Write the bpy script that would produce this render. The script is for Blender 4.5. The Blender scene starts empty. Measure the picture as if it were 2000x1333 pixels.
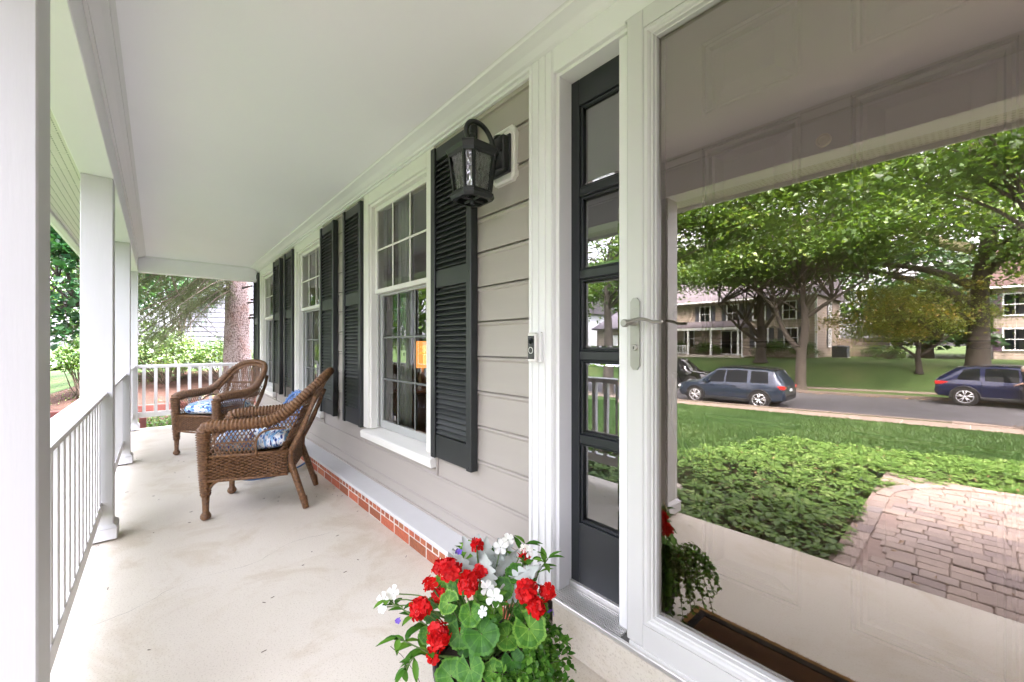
import bpy, math, random
import numpy as np
from mathutils import Vector, Matrix
random.seed(7)
RNG = np.random.default_rng(11)
PI = math.pi
SC = bpy.context.scene
COL = SC.collection

# ------------------------------------------------------------------ camera
cam_d = bpy.data.cameras.new('camera')
cam = bpy.data.objects.new('camera', cam_d)
COL.objects.link(cam)
cam_d.sensor_width = 36.0
cam_d.lens = 788.3 / 2000 * 36
cam_d.shift_y = 0.0034
cam_d.clip_start = 0.02
cam_d.clip_end = 2000
YAW = math.atan2(0.7507, 0.6606)
cam.location = (0, 0, 1.2)
cam.rotation_euler = (PI / 2, 0, YAW)
SC.camera = cam

# ------------------------------------------------------------------ sky, sun, exposure
SUN_EL, SUN_AZ = math.radians(58), math.radians(35)      # azimuth measured from +Y clockwise
wd = bpy.data.worlds.new('World')
SC.world = wd
wd.use_nodes = True
nt = wd.node_tree
nt.nodes.clear()
sky = nt.nodes.new('ShaderNodeTexSky')
sky.sky_type = 'NISHITA'
sky.sun_disc = False
sky.sun_elevation = SUN_EL
sky.sun_rotation = SUN_AZ
sky.air_density = 1.0
sky.dust_density = 4.0
sky.ozone_density = 1.0
hsv = nt.nodes.new('ShaderNodeHueSaturation')
hsv.inputs['Saturation'].default_value = 0.12
bg = nt.nodes.new('ShaderNodeBackground')
bg.inputs['Strength'].default_value = 0.15
wo = nt.nodes.new('ShaderNodeOutputWorld')
nt.links.new(sky.outputs[0], hsv.inputs['Color'])
tnt = nt.nodes.new('ShaderNodeMix')
tnt.data_type = 'RGBA'
tnt.blend_type = 'MULTIPLY'
tnt.inputs[0].default_value = 1.0
tnt.inputs[7].default_value = (1.0, 0.965, 1.11, 1)
nt.links.new(hsv.outputs[0], tnt.inputs[6])
nt.links.new(tnt.outputs[2], bg.inputs['Color'])
nt.links.new(bg.outputs[0], wo.inputs['Surface'])

sd = bpy.data.lights.new('sun', 'SUN')
sd.energy = 1.0
sd.angle = math.radians(14)
sd.color = (1.0, 0.94, 0.88)
sun = bpy.data.objects.new('sun', sd)
COL.objects.link(sun)
_d = Vector((math.sin(SUN_AZ) * math.cos(SUN_EL), math.cos(SUN_AZ) * math.cos(SUN_EL), math.sin(SUN_EL)))
sun.rotation_euler = _d.to_track_quat('Z', 'Y').to_euler()

SC.view_settings.view_transform = 'Standard'
SC.view_settings.look = 'None'
SC.view_settings.gamma = 1.0
SC.view_settings.use_curve_mapping = False
SC.view_settings.exposure = 4.4
SC.render.engine = 'CYCLES'
SC.cycles.use_denoising = True
SC.cycles.max_bounces = 12
SC.cycles.diffuse_bounces = 6
SC.cycles.glossy_bounces = 6
SC.cycles.transparent_max_bounces = 12
SC.cycles.sample_clamp_indirect = 6.0
SC.cycles.caustics_reflective = False
SC.cycles.caustics_refractive = False

# ------------------------------------------------------------------ materials
MATS = {}


def _new(name):
    m = bpy.data.materials.new(name)
    m.use_nodes = True
    n = m.node_tree
    n.nodes.clear()
    o = n.nodes.new('ShaderNodeOutputMaterial')
    MATS[name] = m
    return m, n, o


def _ramp(n, stops):
    r = n.nodes.new('ShaderNodeValToRGB')
    e = r.color_ramp.elements
    while len(e) < len(stops):
        e.new(0.5)
    for k, (p, c) in enumerate(stops):
        e[k].position = p
        e[k].color = (c[0], c[1], c[2], 1)
    return r


def _coords(n, kind='Object', scale=(1, 1, 1)):
    t = n.nodes.new('ShaderNodeTexCoord')
    mp = n.nodes.new('ShaderNodeMapping')
    mp.inputs['Scale'].default_value = scale
    n.links.new(t.outputs[kind], mp.inputs['Vector'])
    return mp.outputs[0]


def _noise(n, vec, scale, detail=4, rough=0.55, dist=0.0):
    x = n.nodes.new('ShaderNodeTexNoise')
    x.inputs['Scale'].default_value = scale
    x.inputs['Detail'].default_value = detail
    x.inputs['Roughness'].default_value = rough
    x.inputs['Distortion'].default_value = dist
    n.links.new(vec, x.inputs['Vector'])
    return x.outputs[0]


def _bump(n, h, strength, dist, normal=None):
    b = n.nodes.new('ShaderNodeBump')
    b.inputs['Strength'].default_value = strength
    b.inputs['Distance'].default_value = dist
    n.links.new(h, b.inputs['Height'])
    if normal:
        n.links.new(normal, b.inputs['Normal'])
    return b.outputs[0]


def _mixc(n, fac, a, b, mode='MIX'):
    m = n.nodes.new('ShaderNodeMix')
    m.data_type = 'RGBA'
    m.blend_type = mode
    if hasattr(fac, 'node'):
        n.links.new(fac, m.inputs[0])
    else:
        m.inputs[0].default_value = fac
    for k, v in ((6, a), (7, b)):
        if hasattr(v, 'node'):
            n.links.new(v, m.inputs[k])
        else:
            m.inputs[k].default_value = (v[0], v[1], v[2], 1)
    return m.outputs[2]


def pbr(name, col, rough=0.5, metal=0.0, var=0.12, vscale=3.0, bump=0.0, bscale=60.0, bdist=0.002,
        stretch=(1, 1, 1), spec=0.5, island=0.0, coat=0.0):
    """Principled material: base colour with soft noise variation, fine bump, optional per-piece variation."""
    m, n, o = _new(name)
    p = n.nodes.new('ShaderNodeBsdfPrincipled')
    p.inputs['Roughness'].default_value = rough
    p.inputs['Metallic'].default_value = metal
    p.inputs['Specular IOR Level'].default_value = spec
    p.inputs['Coat Weight'].default_value = coat
    v = _coords(n, 'Object', stretch)
    nz = _noise(n, v, vscale, 5, 0.6)
    d = tuple(c * (1 - var) for c in col)
    l = tuple(min(1, c * (1 + var)) for c in col)
    r = _ramp(n, [(0.3, d), (0.7, l)])
    n.links.new(nz, r.inputs[0])
    c = r.outputs[0]
    if island > 0:
        oi = n.nodes.new('ShaderNodeObjectInfo')
        rr = _ramp(n, [(0, (1 - island,) * 3), (1, (1 + island,) * 3)])
        n.links.new(oi.outputs['Random'], rr.inputs[0])
        c = _mixc(n, 1.0, c, rr.outputs[0], 'MULTIPLY')
    n.links.new(c, p.inputs['Base Color'])
    if bump > 0:
        nb = _noise(n, v, bscale, 4, 0.6)
        n.links.new(_bump(n, nb, bump, bdist), p.inputs['Normal'])
    n.links.new(p.outputs[0], o.inputs[0])
    return m


def leafmat(name, stops, transl=0.35, rough=0.5, gloss=0.06):
    """Leaf material: hue from the per-leaf attribute 'rnd', diffuse + translucent + a little gloss."""
    m, n, o = _new(name)
    a = n.nodes.new('ShaderNodeAttribute')
    a.attribute_name = 'rnd'
    r = _ramp(n, stops)
    n.links.new(a.outputs['Fac'], r.inputs[0])
    d = n.nodes.new('ShaderNodeBsdfDiffuse')
    t = n.nodes.new('ShaderNodeBsdfTranslucent')
    g = n.nodes.new('ShaderNodeBsdfGlossy')
    g.inputs['Roughness'].default_value = rough
    tc = _mixc(n, 1.0, r.outputs[0], (1.0, 1.05, 0.45), 'MULTIPLY')
    n.links.new(r.outputs[0], d.inputs[0])
    n.links.new(tc, t.inputs[0])
    m1 = n.nodes.new('ShaderNodeMixShader')
    m1.inputs[0].default_value = transl
    n.links.new(d.outputs[0], m1.inputs[1])
    n.links.new(t.outputs[0], m1.inputs[2])
    m2 = n.nodes.new('ShaderNodeMixShader')
    m2.inputs[0].default_value = gloss
    n.links.new(m1.outputs[0], m2.inputs[1])
    n.links.new(g.outputs[0], m2.inputs[2])
    n.links.new(m2.outputs[0], o.inputs[0])
    return m


def glassmat(name, ior, tint, ripple=0.0, rscale=(30, 30, 8), refl=(1, 1, 1)):
    """Thin pane: Fresnel mix of clear transmission and mirror reflection."""
    m, n, o = _new(name)
    fr = n.nodes.new('ShaderNodeFresnel')
    fr.inputs['IOR'].default_value = ior
    t = n.nodes.new('ShaderNodeBsdfTransparent')
    t.inputs[0].default_value = (*tint, 1)
    g = n.nodes.new('ShaderNodeBsdfGlossy')
    g.inputs['Roughness'].default_value = 0.0
    g.inputs[0].default_value = (*refl, 1)
    mx = n.nodes.new('ShaderNodeMixShader')
    n.links.new(fr.outputs[0], mx.inputs[0])
    n.links.new(t.outputs[0], mx.inputs[1])
    n.links.new(g.outputs[0], mx.inputs[2])
    if ripple > 0:
        nb = _noise(n, _coords(n, 'Object', rscale), 1.0, 2, 0.5)
        bp = _bump(n, nb, ripple, 0.01)
        n.links.new(bp, g.inputs['Normal'])
        n.links.new(bp, fr.inputs['Normal'])
    n.links.new(mx.outputs[0], o.inputs[0])
    return m


# painted white wood, brush grain
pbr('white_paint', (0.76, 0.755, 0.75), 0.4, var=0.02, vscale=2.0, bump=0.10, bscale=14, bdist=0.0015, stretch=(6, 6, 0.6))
pbr('white_paint_dimmed', (0.57, 0.57, 0.57), 0.42, var=0.02, vscale=2.0, bump=0.2, bscale=14, bdist=0.002, stretch=(6, 6, 0.6))  # same white, darkened to offset the strong light on posts and ledge
pbr('white_trim', (0.77, 0.77, 0.77), 0.4, var=0.015, vscale=2.0, bump=0.02, bscale=40)
pbr('white_ceiling', (0.92, 0.905, 0.95), 0.5, var=0.015, vscale=0.8, bump=0.02, bscale=30)
pbr('cream_vinyl', (0.76, 0.75, 0.71), 0.4, var=0.02, vscale=2)
pbr('storm_white', (0.58, 0.58, 0.565), 0.35, var=0.012, vscale=1.5)
pbr('siding', (0.375, 0.342, 0.31), 0.5, var=0.04, vscale=1.2, bump=0.1, bscale=8, bdist=0.003, stretch=(0.4, 6, 6))
pbr('siding_trim', (0.37, 0.335, 0.30), 0.5, var=0.03)
pbr('shutter_paint', (0.018, 0.021, 0.022), 0.42, var=0.15, vscale=5, bump=0.15, bscale=50, island=0.12)
pbr('charcoal_paint', (0.016, 0.019, 0.022), 0.32, var=0.12, vscale=3, bump=0.05, bscale=90)
pbr('entry_door', (0.23, 0.185, 0.15), 0.18, var=0.05, vscale=3)
pbr('black_metal', (0.012, 0.014, 0.015), 0.35, var=0.2, vscale=20, bump=0.15, bscale=150, bdist=0.0008)
pbr('nickel', (0.42, 0.41, 0.38), 0.32, metal=1.0, var=0.08, vscale=15)
pbr('brass', (0.55, 0.45, 0.27), 0.3, metal=1.0, var=0.08, vscale=15)
pbr('aluminium', (0.72, 0.71, 0.68), 0.35, metal=0.6, var=0.06, vscale=12)
pbr('dark_rubber', (0.03, 0.028, 0.025), 0.7, var=0.2)
pbr('black_plastic', (0.012, 0.012, 0.014), 0.25, var=0.1)
pbr('joint_sand', (0.22, 0.165, 0.14), 0.95, var=0.2, vscale=20)
pbr('mortar', (0.62, 0.57, 0.51), 0.9, var=0.12, vscale=20, bump=0.4, bscale=120)
pbr('oak', (0.42, 0.19, 0.055), 0.3, var=0.25, vscale=8, stretch=(1, 12, 12))
pbr('soil', (0.035, 0.022, 0.015), 0.95, var=0.4, vscale=40, bump=0.6, bscale=90)
pbr('interior_wall', (0.30, 0.29, 0.27), 0.8, var=0.03)
pbr('interior_floor', (0.12, 0.07, 0.04), 0.5, var=0.15)
pbr('curtain', (0.62, 0.62, 0.60), 0.8, var=0.05)
pbr('asphalt', (0.075, 0.072, 0.076), 0.9, var=0.22, vscale=1.3, bump=0.4, bscale=120, bdist=0.004)
pbr('pavement', (0.19, 0.145, 0.118), 0.9, var=0.16, vscale=2.0, bump=0.2, bscale=80)
pbr('driveway', (0.55, 0.54, 0.52), 0.9, var=0.1)
pbr('timber_red', (0.14, 0.04, 0.03), 0.8, var=0.25, vscale=4, bump=0.3, bscale=30)
pbr('fence_wood', (0.22, 0.17, 0.13), 0.85, var=0.25, vscale=3, bump=0.3, bscale=20, stretch=(4, 4, 0.4), island=0.15)
pbr('roof_shingle', (0.11, 0.095, 0.105), 0.9, var=0.3, vscale=6, bump=0.5, bscale=25, bdist=0.01)
pbr('roof_red', (0.085, 0.05, 0.046), 0.9, var=0.25, vscale=5)
pbr('shutter_plum', (0.12, 0.07, 0.11), 0.5, var=0.1)
pbr('shutter_grey', (0.045, 0.05, 0.065), 0.5, var=0.1)
pbr('pot_plastic', (0.035, 0.032, 0.033), 0.45, var=0.25, vscale=12)
pbr('stem_green', (0.10, 0.17, 0.04), 0.5, var=0.25, vscale=30)
pbr('stone', (0.42, 0.38, 0.33), 0.9, var=0.25, vscale=6, bump=0.5, bscale=30, bdist=0.01)
pbr('ac_grey', (0.085, 0.10, 0.115), 0.6, var=0.12)
pbr('tyre', (0.012, 0.012, 0.012), 0.8, var=0.2)
pbr('alloy', (0.60, 0.60, 0.60), 0.3, metal=0.8, var=0.1)
pbr('car_glass', (0.006, 0.008, 0.009), 0.02, var=0.05, spec=0.12)
pbr('car_black', (0.006, 0.006, 0.007), 0.12, var=0.05, coat=1.0)
pbr('car_blue', (0.019, 0.030, 0.052), 0.3, metal=0.3, var=0.04, coat=0.6)
pbr('car_navy', (0.004, 0.008, 0.04), 0.25, metal=0.3, var=0.04, coat=0.6)
pbr('car_trim', (0.015, 0.015, 0.016), 0.5, var=0.1)
pbr('tail_red', (0.45, 0.012, 0.015), 0.2, var=0.05, coat=1.0)
pbr('lamp_clear', (0.65, 0.66, 0.68), 0.1, var=0.05, coat=1.0)
pbr('skin', (0.50, 0.30, 0.22), 0.6, var=0.06)
pbr('cloth_dark', (0.015, 0.017, 0.022), 0.9, var=0.2)
pbr('hair_grey', (0.40, 0.36, 0.30), 0.8, var=0.2, vscale=20)
pbr('blue_iron', (0.10, 0.22, 0.50), 0.4, var=0.1, vscale=10)
pbr('silver_leaf', (0.42, 0.46, 0.43), 0.8, var=0.14, vscale=30)
pbr('bark_grey', (0.075, 0.062, 0.048), 0.95, var=0.4, vscale=5, bump=1.0, bscale=14, bdist=0.03, stretch=(2, 2, 0.5))
pbr('bark_dark', (0.040, 0.032, 0.025), 0.95, var=0.4, vscale=5, bump=1.0, bscale=14, bdist=0.03, stretch=(2, 2, 0.5))
pbr('twig', (0.12, 0.09, 0.065), 0.9, var=0.3, vscale=10)

glassmat('storm_glass', 3.5, (0.97, 0.88, 0.80), refl=(1.0, 0.925, 0.835), ripple=0.0015, rscale=(1.5, 1.5, 1.5))
glassmat('window_glass', 2.0, (0.82, 0.84, 0.83), ripple=0.012, rscale=(3, 3, 3))
glassmat('side_glass', 3.0, (0.5, 0.5, 0.48), ripple=0.008, rscale=(5, 5, 5))
glassmat('lantern_glass', 2.6, (0.92, 0.94, 0.93), ripple=0.9, rscale=(60, 60, 16))
glassmat('far_glass', 2.2, (0.25, 0.27, 0.28))


def mat_concrete():
    m, n, o = _new('porch_concrete')
    p = n.nodes.new('ShaderNodeBsdfPrincipled')
    p.inputs['Roughness'].default_value = 0.6
    v = _coords(n)
    a = _noise(n, v, 0.9, 5, 0.6)
    r = _ramp(n, [(0.3, (0.59, 0.54, 0.455)), (0.55, (0.645, 0.60, 0.51)), (0.75, (0.68, 0.64, 0.555))])
    n.links.new(a, r.inputs[0])
    b = _noise(n, v, 160, 2, 0.5)
    r2 = _ramp(n, [(0.30, (0.80, 0.78, 0.75)), (0.45, (1, 1, 1)), (1, (1, 1, 1))])
    n.links.new(b, r2.inputs[0])
    c = _mixc(n, 1.0, r.outputs[0], r2.outputs[0], 'MULTIPLY')
    # old stains with a shape of their own
    s = _noise(n, v, 2.3, 6, 0.7, 0.6)
    r3 = _ramp(n, [(0.0, (0.78, 0.73, 0.66)), (0.38, (0.90, 0.87, 0.82)), (0.5, (1, 1, 1))])
    n.links.new(s, r3.inputs[0])
    c = _mixc(n, 1.0, c, r3.outputs[0], 'MULTIPLY')
    s2 = _noise(n, v, 28, 3, 0.8, 1.5)
    r4 = _ramp(n, [(0.0, (0.55, 0.48, 0.40)), (0.27, (0.75, 0.70, 0.64)), (0.31, (1, 1, 1))])
    n.links.new(s2, r4.inputs[0])
    c = _mixc(n, 1.0, c, r4.outputs[0], 'MULTIPLY')
    n.links.new(c, p.inputs['Base Color'])
    n.links.new(_bump(n, _noise(n, v, 220, 3), 0.12, 0.002), p.inputs['Normal'])
    n.links.new(p.outputs[0], o.inputs[0])


mat_concrete()


def mat_brick():
    m, n, o = _new('brick_red')
    p = n.nodes.new('ShaderNodeBsdfPrincipled')
    p.inputs['Roughness'].default_value = 0.85
    v = _coords(n)
    oi = n.nodes.new('ShaderNodeObjectInfo')
    r = _ramp(n, [(0.0, (0.30, 0.085, 0.04)), (0.35, (0.42, 0.11, 0.055)), (0.65, (0.47, 0.135, 0.07)), (0.85, (0.36, 0.14, 0.06)), (1, (0.24, 0.07, 0.035))])
    n.links.new(oi.outputs['Random'], r.inputs[0])
    r2 = _ramp(n, [(0.3, (0.75, 0.72, 0.7)), (0.6, (1.12, 1.1, 1.1))])
    n.links.new(_noise(n, v, 45, 5, 0.7), r2.inputs[0])
    c = _mixc(n, 1.0, r.outputs[0], r2.outputs[0], 'MULTIPLY')
    n.links.new(c, p.inputs['Base Color'])
    n.links.new(_bump(n, _noise(n, v, 110, 4), 0.5, 0.003), p.inputs['Normal'])
    n.links.new(p.outputs[0], o.inputs[0])


mat_brick()


def mat_paver():
    m, n, o = _new('paver')
    p = n.nodes.new('ShaderNodeBsdfPrincipled')
    p.inputs['Roughness'].default_value = 0.9
    v = _coords(n)
    oi = n.nodes.new('ShaderNodeObjectInfo')
    r = _ramp(n, [(0.0, (0.19, 0.155, 0.15)), (0.2, (0.245, 0.20, 0.175)), (0.6, (0.27, 0.22, 0.19)), (0.85, (0.30, 0.245, 0.21)), (1, (0.215, 0.19, 0.185))])
    n.links.new(oi.outputs['Random'], r.inputs[0])
    r2 = _ramp(n, [(0.3, (0.7, 0.7, 0.7)), (0.65, (1.15, 1.12, 1.1))])
    n.links.new(_noise(n, v, 60, 5, 0.75), r2.inputs[0])
    c = _mixc(n, 1.0, r.outputs[0], r2.outputs[0], 'MULTIPLY')
    n.links.new(c, p.inputs['Base Color'])
    n.links.new(_bump(n, _noise(n, v, 150, 4), 0.5, 0.003), p.inputs['Normal'])
    n.links.new(p.outputs[0], o.inputs[0])


mat_paver()


def mat_ground(name, stops, scale, bump=0.5, bd=0.02, fine=60):
    m, n, o = _new(name)
    p = n.nodes.new('ShaderNodeBsdfPrincipled')
    p.inputs['Roughness'].default_value = 0.95
    p.inputs['Specular IOR Level'].default_value = 0.15
    v = _coords(n)
    a = _noise(n, v, scale, 6, 0.65)
    r = _ramp(n, stops)
    n.links.new(a, r.inputs[0])
    r2 = _ramp(n, [(0.3, (0.6, 0.6, 0.6)), (0.7, (1.3, 1.3, 1.3))])
    n.links.new(_noise(n, v, fine, 4, 0.7), r2.inputs[0])
    c = _mixc(n, 1.0, r.outputs[0], r2.outputs[0], 'MULTIPLY')
    n.links.new(c, p.inputs['Base Color'])
    n.links.new(_bump(n, _noise(n, v, fine * 1.5, 4), bump, bd), p.inputs['Normal'])
    n.links.new(p.outputs[0], o.inputs[0])


mat_ground('lawn', [(0.3, (0.04, 0.074, 0.022)), (0.5, (0.062, 0.105, 0.030)), (0.68, (0.11, 0.135, 0.05))], 0.35, fine=25)
mat_ground('mulch', [(0.3, (0.045, 0.024, 0.017)), (0.6, (0.085, 0.046, 0.034)), (0.8, (0.13, 0.08, 0.06))], 6, fine=45, bd=0.03)
mat_ground('earth', [(0.3, (0.03, 0.025, 0.015)), (0.7, (0.06, 0.05, 0.03))], 3)
mat_ground('coir', [(0.3, (0.05, 0.022, 0.008)), (0.7, (0.10, 0.045, 0.016))], 20, fine=260, bd=0.006, bump=0.9)
mat_ground('coir_edge', [(0.3, (0.24, 0.12, 0.035)), (0.7, (0.36, 0.19, 0.06))], 20, fine=260, bd=0.006, bump=0.9)
mat_ground('coir_black', [(0.3, (0.012, 0.011, 0.010)), (0.7, (0.03, 0.026, 0.022))], 20, fine=260, bd=0.006, bump=0.9)

leafmat('leaf_maple', [(0, (0.045, 0.10, 0.02)), (0.5, (0.105, 0.195, 0.036)), (0.85, (0.185, 0.29, 0.055)), (1, (0.29, 0.36, 0.08))], 0.52)
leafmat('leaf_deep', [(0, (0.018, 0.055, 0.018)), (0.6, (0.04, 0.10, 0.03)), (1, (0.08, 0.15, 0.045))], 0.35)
leafmat('leaf_gold', [(0, (0.13, 0.21, 0.04)), (0.55, (0.28, 0.32, 0.07)), (0.9, (0.46, 0.38, 0.08)), (1, (0.52, 0.30, 0.08))], 0.6)
leafmat('leaf_vine', [(0, (0.02, 0.085, 0.028)), (0.5, (0.04, 0.15, 0.045)), (0.9, (0.09, 0.22, 0.07)), (1, (0.14, 0.28, 0.08))], 0.3, gloss=0.1, rough=0.35)
leafmat('leaf_cover', [(0, (0.045, 0.10, 0.018)), (0.5, (0.09, 0.175, 0.032)), (0.9, (0.165, 0.265, 0.06)), (1, (0.26, 0.34, 0.12))], 0.3, gloss=0.05, rough=0.4)
leafmat('leaf_shrub', [(0, (0.035, 0.085, 0.02)), (0.6, (0.09, 0.17, 0.035)), (1, (0.19, 0.26, 0.06))], 0.35)
leafmat('leaf_pot', [(0, (0.035, 0.12, 0.015)), (0.5, (0.08, 0.22, 0.025)), (1, (0.17, 0.35, 0.05))], 0.3, gloss=0.02, rough=0.4)
leafmat('needle', [(0, (0.045, 0.068, 0.018)), (0.6, (0.095, 0.12, 0.032)), (1, (0.17, 0.18, 0.06))], 0.25)
leafmat('grass_blade', [(0, (0.028, 0.068, 0.018)), (0.5, (0.048, 0.10, 0.026)), (1, (0.10, 0.15, 0.05))], 0.3, gloss=0.02)
leafmat('petal_red', [(0, (0.40, 0.002, 0.004)), (0.6, (0.62, 0.006, 0.008)), (1, (0.72, 0.015, 0.012))], 0.25, gloss=0.02)
leafmat('petal_white', [(0, (0.74, 0.74, 0.74)), (1, (0.84, 0.84, 0.82))], 0.25, gloss=0.02)
leafmat('petal_violet', [(0, (0.12, 0.06, 0.50)), (1, (0.25, 0.15, 0.68))], 0.25, gloss=0.02)
leafmat('dry_leaf', [(0, (0.10, 0.05, 0.025)), (0.6, (0.22, 0.12, 0.05)), (1, (0.34, 0.22, 0.10))], 0.15)


def mat_spruce_bark():
    m, n, o = _new('bark_spruce')
    p = n.nodes.new('ShaderNodeBsdfPrincipled')
    p.inputs['Roughness'].default_value = 0.95
    v = _coords(n, 'Object', (1, 1, 0.6))
    vo = n.nodes.new('ShaderNodeTexVoronoi')
    vo.inputs['Scale'].default_value = 58
    n.links.new(v, vo.inputs['Vector'])
    r = _ramp(n, [(0.0, (0.50, 0.42, 0.40)), (0.5, (0.40, 0.32, 0.30)), (0.8, (0.16, 0.11, 0.095))])
    n.links.new(vo.outputs['Distance'], r.inputs[0])
    r2 = _ramp(n, [(0.33, (0.85, 0.66, 0.58)), (0.5, (1.05, 1.02, 1.02))])
    n.links.new(_noise(n, v, 5, 5, 0.7), r2.inputs[0])
    c = _mixc(n, 1.0, r.outputs[0], r2.outputs[0], 'MULTIPLY')
    n.links.new(c, p.inputs['Base Color'])
    inv = n.nodes.new('ShaderNodeMath')
    inv.operation = 'SUBTRACT'
    inv.inputs[0].default_value = 1.0
    n.links.new(vo.outputs['Distance'], inv.inputs[1])
    n.links.new(_bump(n, inv.outputs[0], 1.0, 0.02), p.inputs['Normal'])
    n.links.new(p.outputs[0], o.inputs[0])


mat_spruce_bark()


def mat_wicker():
    m, n, o = _new('wicker')
    p = n.nodes.new('ShaderNodeBsdfPrincipled')
    p.inputs['Roughness'].default_value = 0.42
    v = _coords(n)
    r = _ramp(n, [(0.3, (0.045, 0.020, 0.009)), (0.5, (0.16, 0.076, 0.030)), (0.75, (0.33, 0.175, 0.08))])
    n.links.new(_noise(n, v, 55, 4, 0.7), r.inputs[0])
    n.links.new(r.outputs[0], p.inputs['Base Color'])
    w = n.nodes.new('ShaderNodeTexWave')
    w.inputs['Scale'].default_value = 60
    w.inputs['Distortion'].default_value = 1.0
    w.bands_direction = 'DIAGONAL'
    n.links.new(v, w.inputs['Vector'])
    n.links.new(_bump(n, w.outputs[0], 0.5, 0.004), p.inputs['Normal'])
    n.links.new(p.outputs[0], o.inputs[0])


mat_wicker()


def mat_cushion():
    m, n, o = _new('cushion_print')
    p = n.nodes.new('ShaderNodeBsdfPrincipled')
    p.inputs['Roughness'].default_value = 0.9
    t = n.nodes.new('ShaderNodeTexCoord')
    cols = None
    last = (0.78, 0.80, 0.82)
    cur = last
    for k, (ang, sc, th, col) in enumerate([(0.7, 17, 0.63, (0.22, 0.42, 0.70)), (-0.7, 19, 0.66, (0.07, 0.17, 0.46)), (0.5, 23, 0.68, (0.018, 0.035, 0.19)), (-0.5, 25, 0.66, (0.30, 0.52, 0.75))]):
        mp = n.nodes.new('ShaderNodeMapping')
        mp.inputs['Rotation'].default_value = (0.3 * k, 0.2, ang)
        mp.inputs['Location'].default_value = (k * 3.1, k * 1.7, k)
        mp.inputs['Scale'].default_value = (sc * 0.8, sc * 3.0, sc)
        n.links.new(t.outputs['Object'], mp.inputs['Vector'])
        nz = _noise(n, mp.outputs[0], 1.0, 1, 0.4)
        rp = _ramp(n, [(th - 0.02 - 0.06, (0, 0, 0)), (th - 0.05, (1, 1, 1))])
        n.links.new(nz, rp.inputs[0])
        cur = _mixc(n, rp.outputs[0], cur, col)
    n.links.new(cur, p.inputs['Base Color'])
    n.links.new(_bump(n, _noise(n, t.outputs['Object'], 500, 2), 0.15, 0.001), p.inputs['Normal'])
    n.links.new(p.outputs[0], o.inputs[0])


mat_cushion()


def mat_lap(name, col, pitch, dark=0.45):
    """Far lap siding: fine horizontal courses in colour alone, darker along each lower edge (too far to pick apart)."""
    m, n, o = _new(name)
    p = n.nodes.new('ShaderNodeBsdfPrincipled')
    p.inputs['Roughness'].default_value = 0.6
    t = n.nodes.new('ShaderNodeTexCoord')
    s = n.nodes.new('ShaderNodeSeparateXYZ')
    n.links.new(t.outputs['Object'], s.inputs[0])
    mu = n.nodes.new('ShaderNodeMath')
    mu.operation = 'MULTIPLY'
    mu.inputs[1].default_value = 1.0 / pitch
    n.links.new(s.outputs[2], mu.inputs[0])
    fr = n.nodes.new('ShaderNodeMath')
    fr.operation = 'FRACT'
    n.links.new(mu.outputs[0], fr.inputs[0])
    r = _ramp(n, [(0.0, tuple(c * dark for c in col)), (0.13, tuple(c * 0.9 for c in col)), (0.2, col), (1, col)])
    n.links.new(fr.outputs[0], r.inputs[0])
    n.links.new(r.outputs[0], p.inputs['Base Color'])
    n.links.new(p.outputs[0], o.inputs[0])


mat_lap('lap_tan', (0.35, 0.285, 0.235), 0.22, 0.3)
mat_lap('lap_white', (0.62, 0.62, 0.63), 0.2, 0.6)
pbr('lap_grey', (0.135, 0.135, 0.155), 0.6, var=0.04, vscale=1)


def emit(name, col, strength):
    m, n, o = _new(name)
    e = n.nodes.new('ShaderNodeEmission')
    e.inputs[0].default_value = (*col, 1)
    e.inputs[1].default_value = strength
    n.links.new(e.outputs[0], o.inputs[0])


emit('lamp_shade_lit', (1.0, 0.36, 0.08), 0.085)


def mat_sycamore():
    m, n, o = _new('bark_sycamore')
    p = n.nodes.new('ShaderNodeBsdfPrincipled')
    p.inputs['Roughness'].default_value = 0.9
    v = _coords(n, 'Object', (1, 1, 0.7))
    r = _ramp(n, [(0.42, (0.075, 0.06, 0.04)), (0.47, (0.20, 0.17, 0.09)), (0.52, (0.42, 0.37, 0.22)), (0.7, (0.50, 0.45, 0.28))])
    n.links.new(_noise(n, v, 2.2, 3, 0.5), r.inputs[0])
    n.links.new(r.outputs[0], p.inputs['Base Color'])
    n.links.new(p.outputs[0], o.inputs[0])


mat_sycamore()
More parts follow.
